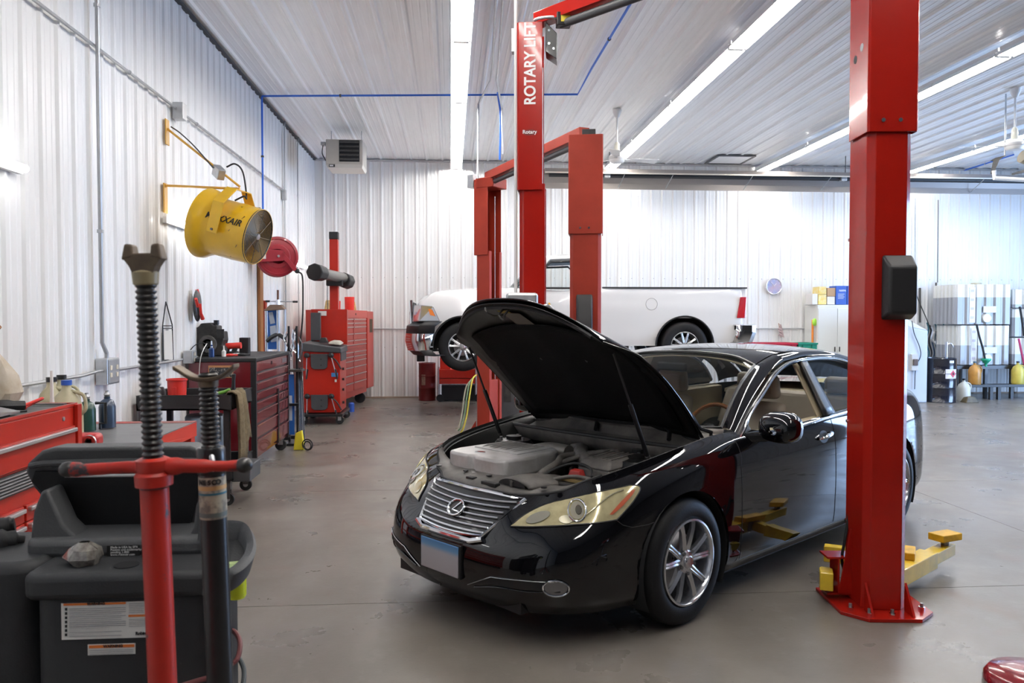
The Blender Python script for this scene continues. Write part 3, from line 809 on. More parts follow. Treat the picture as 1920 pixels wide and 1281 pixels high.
# rear deck / trunk lid
rows_ = []
top = A[:, -1, :]
idx = [i for i in range(len(top)) if top[i][0] > 2.95]
for i in idx[::3] + [idx[-1]]:
    p = top[i]; rows_.append([Vector((p[0] + .02 * (1 - q * q), p[1] * q, p[2] + .045 * (1 - q * q) * (1 if abs(p[1]) > .05 else 0))) for q in np.linspace(1, -1, 17)])
part('trunk_lid', MB().sheet(rows_), paintblack, car, smooth=50)
for s in (1, -1):
    mm = (lambda q: q) if s == 1 else mirror
    # A pillar: strip between the screen edge and the window rail; cant rail; C pillar
    scr = [Vector(r[0]) for r in ws]
    a_out = catmull([(.60, -.800, .935), (.90, -.742, 1.118), (1.20, -.680, 1.262), (1.45, -.650, 1.322)], 6)
    a_in = [scr[min(10, int(i * 10 / 12))].lerp(scr[min(10, int(i * 10 / 12) + 1)], i * 10 / 12 - int(i * 10 / 12)) for i in range(13)] + catmull([tuple(scr[-1]), (1.33, -.570, 1.334), (1.45, -.567, 1.360)], 3)[1:]
    rows_ = []
    for i in range(len(a_out)):
        a, b = a_out[i], a_in[min(i, len(a_in) - 1)]
        rows_.append([a + Vector((0, .012, -.02)), a, a.lerp(b, .33) + Vector((-.006, -.010, .012)), a.lerp(b, .66) + Vector((-.006, -.007, .012)), b, b + Vector((.01, .01, -.025))])
    part('windscreen_pillar', mm(MB().sheet(rows_)), paintblack, car, smooth=50)
    c_out = catmull([(1.45, -.650, 1.322), (1.80, -.640, 1.345), (2.10, -.645, 1.335), (2.40, -.660, 1.295), (2.62, -.685, 1.225), (2.80, -.725, 1.130), (2.95, -.790, 1.020)], 6)
    c_in = catmull([(1.45, -.567, 1.360), (1.80, -.562, 1.380), (2.10, -.564, 1.374), (2.38, -.569, 1.344), (2.60, -.582, 1.300), (2.90, -.60, 1.180), (3.16, -.64, 1.065)], 6)
    rows_ = []
    for a, b in zip(c_out, c_in):
        rows_.append([a + Vector((0, .012, -.02)), a, a.lerp(b, .33) + Vector((0, -.010, .012)), a.lerp(b, .66) + Vector((0, -.007, .010)), b, b + Vector((0, .01, -.02))])
    part('roof_rail', mm(MB().sheet(rows_)), paintblack, car, smooth=50)
    # window openings
    upper = catmull([(.585, -.812, .915), (.76, -.776, 1.025), (.99, -.735, 1.135), (1.22, -.694, 1.240), (1.45, -.664, 1.297), (1.63, -.656, 1.318)], 6)
    lowf = catmull([(.585, -.828, .903), (.9, -.845, .922), (1.3, -.850, .945), (1.63, -.850, .963)], 6)
    upr = catmull([(1.70, -.655, 1.320), (1.95, -.656, 1.322), (2.20, -.664, 1.300), (2.45, -.685, 1.240), (2.64, -.72, 1.150), (2.80, -.77, 1.045)], 6)
    lowr = catmull([(1.70, -.851, .967), (2.1, -.850, .985), (2.5, -.838, 1.0), (2.80, -.805, 1.010)], 8)
    frame = MB().tube(upper, .016, 6).tube([upper[-1], lowf[-1] ], .017, 6)
    part('window_frame', mm(MB().tube(upper + [Vector((1.645, -.70, 1.25)), lowf[-1]], .015, 6)), blackm, car, smooth=1)
    part('window_frame', mm(MB().tube([lowr[0]] + upr, .015, 6)), blackm, car, smooth=1)
    bp = []
    for k in range(9):
        t = k / 8
        a = lowf[-1].lerp(upper[-1], t) + Vector((.0, -.010, 0)); b = lowr[0].lerp(upr[0], t) + Vector((0, -.010, 0))
        bp.append([a + Vector((-.03 * (1 - t) - .01, .0, 0)), a + Vector((0.01, -.004, 0)), b + Vector((-.0, -.004, 0)), b + Vector((.03 * (1 - t) + .012, 0, 0))])
    part('door_pillar', mm(MB().sheet(bp)), blackm, car, smooth=1, solid=.02)
    part('pillar_trim', mm(MB().sheet([[lowf[-1].lerp(upper[-1], t) + Vector((-.03 + .02 * t, .045, 0)), lowr[0].lerp(upr[0], t) + Vector((.05 - .03 * t, .045, 0))] for t in np.linspace(-.1, 1, 9)])), cream, car, smooth=1, solid=.01)
    ch = catmull([(.555, -.830, .895), (.66, -.818, .965), (.76, -.792, 1.032), (.99, -.751, 1.143), (1.22, -.710, 1.248), (1.45, -.680, 1.306), (1.70, -.670, 1.328), (1.95, -.671, 1.330), (2.20, -.680, 1.308), (2.45, -.700, 1.250), (2.66, -.738, 1.155), (2.86, -.80, 1.030)], 6)
    part('window_chrome', mm(MB().tube([p + Vector((0, -.008, 0)) for p in ch], .0085, 8)), chrome, car, smooth=1, label='chrome window strip')
    part('window_chrome', mm(MB().tube([p + Vector((0, -.008, -.004)) for p in catmull([(.555, -.838, .893), (.9, -.858, .912), (1.3, -.864, .935), (1.65, -.865, .955), (2.1, -.864, .976), (2.5, -.852, .992), (2.86, -.81, 1.005)], 6)], .0095, 8)), chrome, car, smooth=1, label='chrome sill strip')
    rg = [[lowr[int(i * 24 / 30)].lerp(upr[i], t) + Vector((0, .012, 0)) for t in np.linspace(0, 1, 6)] for i in range(31)]
    part('rear_side_window', mm(MB().sheet(rg)), cardglass, car, smooth=60)
    # inner belt ledge closes the door top
    part('door_trim', mm(MB().sheet([[(.60, -.83, .905), (1.3, -.852, .94), (1.67, -.855, .96), (2.5, -.84, .995), (2.9, -.80, 1.008)], [(.60, -.74, .915), (1.3, -.76, .935), (1.67, -.76, .95), (2.5, -.75, .98), (2.9, -.72, .99)], [(.60, -.72, .40), (1.3, -.74, .40), (1.67, -.74, .40), (2.5, -.73, .40), (2.9, -.70, .45)]])), cream, car)
    # door handles: recessed bowl with a chrome bar
    for hx, hz in ((1.515, .835), (2.40, .87)):
        bw = part('handle_recess', mm(patch(circ(hx, hz, .062, .040, 24), lambda a, b: ps(a, b, .001), .015)), inblack, car, smooth=60)
        part('door_handle', mm(MB().tube([ps(hx - .075, hz - .008, .004), ps(hx - .05, hz - .003, .028), ps(hx, hz + .004, .034), ps(hx + .06, hz + .012, .030), ps(hx + .095, hz + .016, .006)], [.009, .011, .013, .013, .012, .010], 8, smooth=4)), chrome, bw, smooth=1, label='chrome door handle')
# door mirrors: outline of the near one read off at its distance from the body
def mirror_shell():
    mb = MB(); c = Vector((.745, -1.005, .978)); secs = []
    for t, ry, rz_, dz in ((-.105, .03, .02, -.01), (-.10, .075, .050, -.006), (-.075, .112, .075, 0), (-.03, .128, .088, .002), (.02, .130, .090, .002), (.045, .124, .086, .002), (.052, .112, .076, .002)):
        ring = []
        for i in range(24):
            a = 2 * PI * i / 24; ca, sa = math.cos(a), math.sin(a)
            e = .75
            yy = ry * math.copysign(abs(ca) ** e, ca); zz = rz_ * math.copysign(abs(sa) ** e, sa)
            ring.append(c + Vector((t * 1.0 - .10 * (yy / .13) * (-1) * .25, yy + .0, zz + dz + .10 * yy * -.10)))
        secs.append(ring + [ring[0]])
    mb.sheet(secs)
    return mb
for s in (1, -1):
    mm = (lambda q: q) if s == 1 else mirror
    ms = part('door_mirror', mm(mirror_shell()), paintblack, car, smooth=60)
    part('mirror_glass', mm(MB().prism([(.106 * math.copysign(abs(math.cos(t)) ** .75, math.cos(t)), .070 * math.copysign(abs(math.sin(t)) ** .75, math.sin(t))) for t in [2 * PI * i / 24 for i in range(24)]], -.002, .002, (.815, -1.003, .992), (0.25, 1, 0), (0, 0, 1))), chrome, ms)
    part('mirror_arm', mm(MB().hexa([(.64, -.84, .885), (.76, -.84, .885), (.79, -.93, .895), (.70, -.95, .895)], [(.63, -.82, .935), (.73, -.82, .955), (.80, -.93, .945), (.70, -.955, .945)])), paintblack, ms, bevel=.012)
    part('mirror_corner', mm(MB().hexa([(.58, -.835, .903), (.74, -.845, .912), (.74, -.825, .912), (.58, -.815, .903)], [(.585, -.83, .915), (.72, -.80, 1.0), (.72, -.79, 1.0), (.585, -.815, .915)])), blackm, ms, bevel=.004)

# ---- cabin
def seat(x, y, nm='front_seat'):
    s = part(nm, MB().at((x, y, 0)).hexa([(-.25, -.25, .34), (.24, -.25, .34), (.24, .25, .34), (-.25, .25, .34)], [(-.28, -.25, .50), (.22, -.25, .47), (.22, .25, .47), (-.28, .25, .50)]), leather, car, bevel=.05, seg=4, smooth=50)
    part('seat_back', MB().at((x, y, 0)).hexa([(.13, -.25, .42), (.30, -.25, .40), (.30, .25, .40), (.13, .25, .42)], [(.36, -.19, 1.02), (.47, -.19, 1.02), (.47, .19, 1.02), (.36, .19, 1.02)]), leather, s, bevel=.05, seg=4, smooth=50)
    part('headrest', MB().at((x, y, 0)).hexa([(.37, -.14, 1.04), (.47, -.14, 1.04), (.47, .14, 1.04), (.37, .14, 1.04)], [(.39, -.12, 1.21), (.48, -.12, 1.21), (.48, .12, 1.21), (.39, .12, 1.21)]), leather, s, bevel=.04, seg=4, smooth=50)
seat(1.22, -.38); seat(1.22, .38)
rsb = part('rear_seat', MB().box((2.15, -.66, .30), (2.62, .66, .47)), leather, car, bevel=.04, seg=3)
part('seat_back', MB().hexa([(2.55, -.66, .42), (2.72, -.66, .42), (2.72, .66, .42), (2.55, .66, .42)], [(2.80, -.62, .99), (2.92, -.62, .99), (2.92, .62, .99), (2.80, .62, .99)]), leather, rsb, bevel=.04, seg=3)
for y in (-.4, .4): part('headrest', MB().box((2.80, y - .12, .99), (2.90, y + .12, 1.13)), leather, rsb, bevel=.04, seg=3)
part('parcel_shelf', MB().hexa([(2.85, -.66, .94), (3.25, -.6, 1.0), (3.25, .6, 1.0), (2.85, .66, .94)], [(2.85, -.66, .97), (3.25, -.6, 1.05), (3.25, .6, 1.05), (2.85, .66, .97)]), cream, car)
part('headliner', MB().sheet([[Vector((p.x, p.y * .97, p.z - .035)) for p in r] for r in [[Vector((e.x + (c.x - e.x) * (1 - q * q), e.y * q * -1, e.z + (c.z - e.z) * (1 - abs(q) ** 2.4))) for q in np.linspace(-1, 1, 13)] for e, c in zip(ec, cc)]]), cream, car, smooth=60, solid=.006)
db = part('dashboard', MB().hexa([(.50, -.70, .60), (.95, -.70, .60), (.95, .70, .60), (.50, .70, .60)], [(.42, -.66, .925), (.88, -.68, .915), (.88, .68, .915), (.42, .66, .925)]), inblack, car, bevel=.05, seg=4, smooth=50)
sw = part('steering_wheel', MB().torus((1.0, -.38, .87), .185, .014, (-.9, 0, .42), 32, 8), mat('wheel_wood', (.20, .07, .02), .2, coat=.8), car, smooth=1)
part('steering_hub', MB().cyl((1.0, -.38, .87), (.90, -.38, .825), .06, n=20).tube([(1.0, -.55, .87), (.98, -.38, .865), (1.0, -.21, .87)], .016, 6), inblack, sw, smooth=50)
part('centre_console', MB().box((.90, -.10, .30), (1.9, .10, .56)), inblack, car, bevel=.02)
part('interior_mirror', MB().cbox((1.10, 0, 1.27), (.03, .24, .06)), inblack, car, bevel=.012)
part('bulkhead', MB().box((.43, -.80, .25), (.47, .80, .90)), inblack, car)
# ---- hood, raised about its rear hinge line
HA = math.radians(49); HX, HZ = .45, .955
HM = Matrix.Translation((HX, 0, HZ)) @ Matrix.Rotation(HA, 4, 'Y') @ Matrix.Translation((-HX, 0, -HZ))
_u = [0, .22, .45, .68, .86, 1.0]
def hd_(u, v, dz=0.0, shrink=0.0, front=0.0):
    xc = np.interp(u, _u, [.45, .19, -.09, -.37, -.60, -.765]) + front * u
    zc = np.interp(u, _u, [.960, .948, .918, .868, .795, .716])
    w = np.interp(u, _u, [.69, .715, .715, .685, .635, .585]) - shrink
    k = np.interp(u, _u, [.035, .03, .03, .08, .19, .30])
    cr = np.interp(u, _u, [.02, .035, .045, .05, .05, -.005])
    av = abs(v)
    return Vector((xc + k * av ** 2.6, w * v, zc - cr * av ** 2.2 - (.018 * max(0, av - .9) * 10 if dz == 0 else 0) + dz))
def hgrid(us, vs, **k):
    U = np.linspace(0, 5, len(us))
    return [[hd_(u, v, **k) for v in vs] for u in us]
us = list(np.linspace(0, 1, 31)); vs = list(np.linspace(-1, 1, 33))
def smoothrows(rows, it=3):
    for _ in range(it):
        rows = [rows[0]] + [[(rows[i - 1][j] + rows[i][j] * 2 + rows[i + 1][j]) / 4 for j in range(len(rows[0]))] for i in range(1, len(rows) - 1)] + [rows[-1]]
    return rows
mb = MB(HM); mb.sheet(smoothrows(hgrid(us, vs), 6))
hood = part('hood', mb, paintblack, car, smooth=50, solid=.006, label='raised black hood')
# inner panel: painted pressing round the edge, quilted liner in the middle
inner = smoothrows(hgrid(list(np.linspace(0, .985, 28)), list(np.linspace(-.97, .97, 29)), dz=-.028), 6)
mb = MB(HM); mb.sheet(inner); part('hood_inner_panel', mb, hoodmetal, hood, smooth=50, solid=.006)
mb = MB(HM)
LU = np.linspace(.06, .80, 16); LV = np.linspace(-.86, .86, 21)
mb.sheet(smoothrows([[hd_(u, v * (1 - .25 * max(0, (u - .6)) * 2), dz=-.043 + .010 * (abs(math.sin(v * 5.5)) * (1 if .15 < u < .72 else .3)) - .006 * math.sin(u * 9)) for v in LV] for u in LU], 1))
part('hood_liner', mb, hoodunder, hood, smooth=60, solid=.008)
for s in (1, -1):
    mb = MB(HM); mb.tube([hd_(u, s * .985, dz=-.02) for u in np.linspace(.02, .97, 20)] , .008, 6); part('hood_side_flange', mb, hoodmetal, hood, smooth=1)
mb = MB(HM); mb.tube([hd_(.955, v, dz=-.035) for v in np.linspace(-.9, .9, 25)], .012, 6); part('hood_front_seal', mb, rubber, hood, smooth=1)
# latch striker and its bracket in the middle of the front edge, two paper labels
def hp(u, v, dz): return HM @ hd_(u, v, dz=dz)
lt = part('latch_striker', MB().tube([hp(.93, -.04, -.036), hp(.93, -.04, -.085), hp(.90, 0, -.105), hp(.93, .04, -.085), hp(.93, .04, -.036)], .006, 8, smooth=3), darksteel, hood, smooth=1)
part('safety_hook', MB().tube([hp(.88, .12, -.036), hp(.91, .15, -.075), hp(.96, .16, -.075), hp(.97, .19, -.05)], .006, 8, smooth=3), darksteel, hood, smooth=1)
def hq(u0, u1, v0, v1, dz): return MB().add([hp(u0, v0, dz), hp(u1, v0, dz), hp(u1, v1, dz), hp(u0, v1, dz)], [(0, 1, 2, 3)])
part('service_label', hq(.80, .90, -.12, .10, -.045), mat('label_grey', (.14, .125, .10), .6), hood, solid=.001, label='grey service label')
part('service_label', hq(.905, .93, -.02, .12, -.045), mat('label_yellow', (.35, .26, .03), .6), hood, solid=.001, label='yellow service label')
# gas struts
st_top = cp(880, 652, y=.585)
for s in (1, -1):
    b_ = Vector((.03, s * .600, .845)); t_ = Vector((st_top.x, s * .585, st_top.z)); m_ = b_.lerp(t_, .52)
    g_ = part('hood_strut', MB().cyl(b_, m_, .013, n=12), blackm, car, smooth=40)
    part('strut_rod', MB().cyl(m_, t_, .0065, n=10), blackm, g_, smooth=40)
    part('strut_ball', MB().ell(b_, (.016, .016, .016), 10, 6), darksteel, g_, smooth=1)
    part('hood_hinge', MB().tube([(.50, s * .70, .90), (.50, s * .70, .945), HM @ Vector((.40, s * .69, .93)), HM @ Vector((.25, s * .69, .915))], .012, 6), blackm, car, smooth=1)

# ---- engine bay
eb = part('engine_bay_tray', MB().box((-.62, -.62, .38), (.40, .62, .42)).box((-.62, -.60, .40), (-.58, .60, .66)), engblack, car)
for s in (1, -1):
    # inner fender apron from the fender's inner edge down into the bay
    tp = [Vector((p[0], s * -p[1] * -1, p[2])) for p in A[:, -1, :] if -.50 < p[0] < .50]
    tp = [Vector((p[0], s * abs(p[1]), p[2])) for p in A[:, -1, :] if -.50 < p[0] < .50]
    rows_ = [[Vector((p.x, p.y, p.z)) for p in tp], [Vector((p.x, p.y - s * .012, p.z - .022)) for p in tp], [Vector((p.x, p.y - s * .055, p.z - .026)) for p in tp],
             [Vector((p.x, s * .62, p.z - .10)) for p in tp], [Vector((p.x, s * .60, .44)) for p in tp]]
    part('inner_fender', MB().sheet(rows_), hoodmetal, car, smooth=30)
    part('fender_seal', MB().tube([Vector((p.x, p.y - s * .03, p.z - .018)) for p in tp], .009, 6), rubber, car, smooth=1)
    part('suspension_tower', MB().lathe([(.15, .40), (.135, .78), (.11, .815), (.05, .822), (.05, .84), (.0, .842)], (.06, s * .50, 0), n=28), hoodmetal, car, smooth=40)
    for k in range(3):
        a = k * 2 * PI / 3 + .5
        part('tower_nut', MB().cyl((.06 + .085 * math.cos(a), s * .50 + .085 * math.sin(a), .815), (.06 + .085 * math.cos(a), s * .50 + .085 * math.sin(a), .838), .010, n=6), steel, car)
# radiator cover: from the grille top back to the engine, its edge follows the nose
fr = [A[i, -1, :] for i in range(0, int(6.6 * 9))]
fr = [Vector((p[0], p[1], p[2])) for p in fr]
fr = [Vector((p.x, -p.y, p.z)) for p in reversed(fr)][:-1] + fr
rows_ = []
for t in np.linspace(0, 1, 9):
    row = []
    for p in fr:
        q = Vector((max(-.46, p.x), p.y * .93, .735))
        q = Vector((-.44 - .02 * math.cos(p.y * 4), p.y * .90, .702 + .01 * math.cos(p.y * 3)))
        r_ = p.lerp(q, t); r_.z += .018 * math.sin(PI * t) - .012 * (t < .01) + (.012 if t > .05 else 0)
        row.append(r_)
    rows_.append(row)
rows_.append([p + Vector((.03, 0, -.06)) for p in rows_[-1]])
rc = part('radiator_cover', MB().sheet(rows_), engdirt, car, smooth=50, solid=.004)
part('cover_seal', MB().tube([p + Vector((.012, 0, .004)) for p in fr], .009, 6), rubber, rc, smooth=1)
for x, y in ((-.62, .42), (-.60, .20), (-.60, 0), (-.60, -.42), (-.52, .52), (-.50, -.54)):
    part('cover_clip', MB().lathe([(.016, 0), (.016, .006), (.0, .008)], (x, y, .738), n=14), blackm, rc, smooth=40)
for x, y, a, c_ in ((-.68, -.10, .12, .05), (-.66, .08, .06, .03)):
    part('latch_opening', MB().cbox((x, y, .722), (.035, a, .02)), inblack, rc, bevel=.004)
# air intake scoop
sc_ = []
for k, (x, w, h) in enumerate([(-.655, .11, .030), (-.64, .115, .045), (-.58, .115, .058), (-.50, .105, .055), (-.40, .07, .04)]):
    sc_.append([Vector((x + .02 * abs(math.cos(t)), -.235 + (w) * math.cos(t) - (x + .65) * .35, .722 + h * math.sin(t))) for t in np.linspace(0, PI, 13)])
sco = part('intake_scoop', MB().sheet(sc_), engdirt, rc, smooth=50, solid=.005)
part('scoop_mouth', MB().prism([(.098 * math.cos(t), .001 + .034 * math.sin(t)) for t in np.linspace(0, PI, 13)], 0, .004, (-.650, -.235, .728), (0, -1, 0), (0.05, 0, 1)), inblack, sco)
part('scoop_rib', MB().box((-.662, -.243, .726), (-.652, -.232, .756)), engdirt, sco)
# silver engine cover: stepped front skirt, ribbed top
poly = [(-.50, .47), (-.53, .40), (-.53, .27), (-.50, .24), (-.535, .19), (-.535, .02), (-.50, -.03), (-.30, -.045), (-.20, -.01), (-.12, -.02), (-.02, .03), (.03, .12), (.03, .42), (-.06, .50), (-.40, .505)]
ec_ = MB().prism(poly, .712, .815)
ecv = part('engine_cover', ec_, silverplastic, car, bevel=.016, seg=3, smooth=50, label='silver grey plastic engine cover')
for k in range(7):
    y = .13 + k * .045
    part('cover_rib', MB().tube([(-.30 + .02 * (k % 2), y, .815), (-.26, y, .825), (-.06, y, .825), (-.03, y, .815)], .007, 6), silverplastic, ecv, smooth=1)
part('cover_raised_panel', MB().prism([(-.33, .06), (-.01, .08), (-.01, .44), (-.33, .44)], .813, .821), silverplastic, ecv, bevel=.004)
part('cover_badge', MB().prism([(.035 * math.cos(t), .016 * math.sin(t)) for t in np.linspace(0, 2 * PI, 17)[:-1]], 0, .006, (-.43, .27, .815), (.35, -.93, 0), (.93, .35, 0)), chrome, ecv, label='chrome oval badge')
mb = MB().prism([(-.50, .46), (-.53, .40), (-.53, .27), (-.49, .24), (-.50, .47)], .60, .74); part('engine_block', MB().box((-.46, -.02, .45), (.0, .44, .715)), engblack, car, bevel=.01)
# hoses, pipes, boxes
part('air_filter_box', MB().hexa([(-.20, -.52, .55), (.15, -.52, .55), (.15, -.26, .55), (-.20, -.26, .55)], [(-.18, -.50, .785), (.12, -.50, .80), (.12, -.27, .80), (-.18, -.27, .785)]), engdirt, car, bevel=.02, seg=3, smooth=50)
part('filter_lid', MB().hexa([(-.19, -.51, .775), (.13, -.51, .79), (.13, -.265, .79), (-.19, -.265, .775)], [(-.15, -.48, .825), (.09, -.48, .838), (.09, -.29, .838), (-.15, -.29, .825)]), engdirt, car, bevel=.016, seg=3, smooth=50)
for k in range(6): part('lid_rib', MB().tube([(-.12, -.47 + k * .034, .828), (.07, -.47 + k * .034, .842)], .004, 5), engdirt, car, smooth=1)
part('intake_hose', MB().tube([(-.05, -.28, .76), (-.02, -.18, .79), (.06, -.08, .80), (.16, .0, .80), (.20, .10, .78)], .040, 14, smooth=6), engdirt, car, smooth=50)
part('coolant_hose', MB().tube([(-.42, -.12, .66), (-.36, -.16, .74), (-.22, -.15, .78), (-.06, -.06, .79), (.10, -.16, .80)], .020, 10, smooth=6), engdirt, car, smooth=50)
part('coolant_hose', MB().tube([(-.28, -.10, .70), (-.15, -.12, .77), (.02, -.22, .82), (.14, -.30, .83)], .014, 10, smooth=6), engdirt, car, smooth=50)
part('wiring_loom', MB().tube([(-.40, -.14, .70), (-.30, -.24, .78), (-.22, -.30, .80), (-.24, -.42, .79), (-.34, -.52, .77)], .008, 8, smooth=6), rubber, car, smooth=50)
part('wiring_loom', MB().tube([(-.50, -.30, .735), (-.42, -.44, .775), (-.40, -.56, .775), (-.44, -.60, .765), (-.47, -.62, .73)], .010, 8, smooth=6), engdirt, car, smooth=50)
part('battery', MB().box((-.46, -.55, .55), (-.24, -.30, .745)), engblack, car, bevel=.008)
part('battery_terminal_cover', MB().hexa([(-.33, -.42, .745), (-.27, -.42, .745), (-.27, -.33, .745), (-.33, -.33, .745)], [(-.32, -.41, .785), (-.28, -.41, .79), (-.28, -.345, .79), (-.32, -.345, .785)]), mat('red_rubber', (.30, .02, .015), .5), car, bevel=.006, label='red terminal cover')
part('battery_clamp', MB().box((-.43, -.56, .748), (-.40, -.30, .762)), mat('brass_dirty', (.32, .24, .10), .5, .5, var=.4, vscale=20), car)
part('fuse_box', MB().box((-.20, -.66, .62), (.0, -.54, .79)), engblack, car, bevel=.012)
br_ = part('brake_fluid_reservoir', MB().lathe([(.045, .70), (.05, .72), (.05, .80), (.04, .815), (.0, .82)], (.20, -.40, 0), n=20), mat('milky_plastic', (.30, .28, .22), .4), car, smooth=40)
part('cap', MB().lathe([(.036, .815), (.036, .845), (.0, .85)], (.20, -.40, 0), n=20), blackm, br_, smooth=40)
cr_ = part('coolant_reservoir', MB().box((-.10, .52, .55), (.08, .62, .775)), mat('green_plastic', (.16, .20, .08), .4), car, bevel=.015)
part('cap', MB().lathe([(.036, .775), (.036, .80), (.0, .806)], (.0, .565, 0), n=20), engdirt, cr_, smooth=40)
random.seed(11)
for k in range(26):
    x = random.uniform(-.42, .28); y = random.uniform(-.28, -.04) if k % 2 else random.uniform(-.5, .5)
    z = random.uniform(.58, .72)
    if -.5 < x < .05 and -.02 < y < .5: x = random.uniform(.10, .3)
    if k % 3: part('hose', MB().tube([(x, y, z - .1), (x + random.uniform(-.05, .05), y + random.uniform(-.05, .05), z), (x + random.uniform(.02, .12), y + random.uniform(-.14, .14), z + random.uniform(-.02, .05)), (x + .14, y + random.uniform(-.2, .2), z - .08)], random.uniform(.008, .016), 8, smooth=5), random.choice([engdirt, rubber, darksteel]), car, smooth=50)
    else: part('engine_bracket', MB().cbox((x, y, z - .02), (random.uniform(.04, .09), random.uniform(.04, .09), random.uniform(.05, .1))), random.choice([engdirt, darksteel, alum]), car, bevel=.006)
part('intake_manifold', MB().tube([(.10, .38, .74), (.10, .22, .775), (.10, .05, .775)], .05, 12, smooth=4), mat('cast_alloy', (.30, .28, .25), .5, .5, var=.3, vscale=8), car, smooth=50)
# cowl: rubber lip, black plastic panel under the screen, wipers
cw = []
for y in np.linspace(-.74, .74, 19):
    k = abs(y) / .74; k2 = k ** 2.5
    cw.append([Vector((.20 + .04 * k2, y, .80)), Vector((.20 + .04 * k2, y, .872)), Vector((.24 + .04 * k2, y, .884)), Vector((.30 + .05 * k2, y, .862)), Vector((.36 + .08 * k2, y, .880)), Vector((.40 + .16 * k2, y, .930)), Vector((.385 + .19 * k2, y, .960))])
co = part('cowl_panel', MB().sheet(cw), engdirt, car, smooth=30, solid=.005)
part('cowl_seal', MB().tube([r[1] + Vector((.01, 0, .008)) for r in cw], .014, 8), rubber, co, smooth=1)
for y0, y1 in ((-.52, .06), (.04, .56)):
    wp = part('wiper_arm', MB().tube([(.34, y0, .90), (.40, y0 + .05, .945), (.46, y0 + .20, .985), (.47, y1 - .12, .995)], [.014, .010, .008, .007], 8, smooth=6), blackm, car, smooth=1)
    part('wiper_blade', MB().tube([(.44, y0 + .06, .972), (.42, y0 + .3, .972), (.43, y1 + .06, .972)], .008, 6, smooth=5), blackm, wp, smooth=1)
# ================================================================ two-post lifts
def rot2(a, p): return (p[0] * math.cos(a) - p[1] * math.sin(a), p[0] * math.sin(a) + p[1] * math.cos(a))
def column(label, loc, bear, H, zc, w, d, m, cover_m, sgn=1, pad=None, group=None, name='lift_column'):
    """bear: compass bearing (from +Y towards +X) that the open side faces. local +y = open side"""
    t = thing(name, label, 'lift column', (*loc, 0), -math.radians(bear), group)
    c = .035; f = .055
    # C-section with chamfered back corners: outline at z
    o = [(-w / 2 + f, d / 2), (-w / 2, d / 2), (-w / 2, -d / 2 + c), (-w / 2 + c, -d / 2), (w / 2 - c, -d / 2), (w / 2, -d / 2 + c), (w / 2, d / 2), (w / 2 - f, d / 2),
         (w / 2 - f, d / 2 - .012), (w / 2 - .012, d / 2 - .012), (w / 2 - .012, -d / 2 + c + .004), (w / 2 - c - .004, -d / 2 + .012), (-w / 2 + c + .004, -d / 2 + .012), (-w / 2 + .012, -d / 2 + c + .004), (-w / 2 + .012, d / 2 - .012), (-w / 2 + f, d / 2 - .012)]
    part('post', MB().prism(o, .02, zc + .05), m, t, bevel=.004)
    e = .016
    o2 = [(-w / 2 - e, d / 2 - .02), (-w / 2 - e, -d / 2 - e + .01), (-w / 2 - e + .01, -d / 2 - e), (w / 2 + e - .01, -d / 2 - e), (w / 2 + e, -d / 2 - e + .01), (w / 2 + e, d / 2 - .02),
          (w / 2 + e - .008, d / 2 - .02), (w / 2 + e - .008, -d / 2 - e + .014), (w / 2 + e - .014, -d / 2 - e + .008), (-w / 2 - e + .014, -d / 2 - e + .008), (-w / 2 - e + .008, -d / 2 - e + .014), (-w / 2 - e + .008, d / 2 - .02)]
    cv = part('extension_cover', MB().prism(o2, zc, H), cover_m, t, bevel=.003)
    for x in (-.055, .035):
        part('bolt', MB().cyl((x + .0, -d / 2 - e - .008, zc + .06), (x + .0, -d / 2 - e, zc + .06), .011, n=8), chrome, cv)
    # base plate with gussets and anchors
    B = .13
    bp = part('base_plate', MB().prism([(-w / 2 - B, -d / 2 - .02), (-w / 2 - .02, -d / 2 - B), (w / 2 + .02, -d / 2 - B), (w / 2 + B, -d / 2 - .02), (w / 2 + B, d / 2 + .10), (-w / 2 - B, d / 2 + .10)], 0, .020), m, t, bevel=.003)
    for x in (-w / 2 + .01, w / 2 - .01):
        part('gusset', MB().prism([(-d / 2, .02), (-d / 2 - .105, .02), (-d / 2, .17)], -.006, .006, (x, 0, 0), (0, 1, 0), (0, 0, 1)), m, t)
    for x, y in ((-w / 2 - .07, -d / 2 + .0), (0, -d / 2 - .085), (-w / 2 - .0, -d / 2 - .075), (w / 2 + .085, -d / 2 + .015), (-w / 2 - .08, d / 2 + .04), (w / 2 + .08, d / 2 + .04)):
        an = part('anchor_bolt', MB().cyl((x, y, .02), (x, y, .055), .009, n=10), steel, t, smooth=40)
        part('anchor_nut', MB().cyl((x, y, .02), (x, y, .036), .018, n=6), chrome, an)
    # carriage inside the channel
    part('carriage', MB().box((-w / 2 + .02, -d / 2 + .05, .06), (w / 2 - .02, d / 2 - .02, .75)), m, t, bevel=.006)
    if pad:
        px_, pz0, pz1, pw = pad
        yb = -d / 2
        h = (pz1 - pz0)
        pd = part('door_guard', MB().hexa([(px_ - pw / 2, yb, pz0), (px_ + pw / 2, yb, pz0), (px_ + pw / 2, yb - .0, pz1), (px_ - pw / 2, yb, pz1)],
                                     [(px_ - pw * .40, yb - .075, pz0 + h * .10), (px_ + pw * .46, yb - .075, pz0 + h * .10), (px_ + pw * .46, yb - .075, pz1 - h * .20), (px_ - pw * .40, yb - .075, pz1 - h * .20)]), blackp, t, bevel=.014, seg=3, smooth=40)
        for zz in (pz0 + .03, pz1 - .05):
            part('screw', MB().cyl((px_ - pw / 2 + .02, yb - .026, zz), (px_ - pw / 2 + .02, yb - .012, zz), .007, n=8), chrome, pd)
    return t
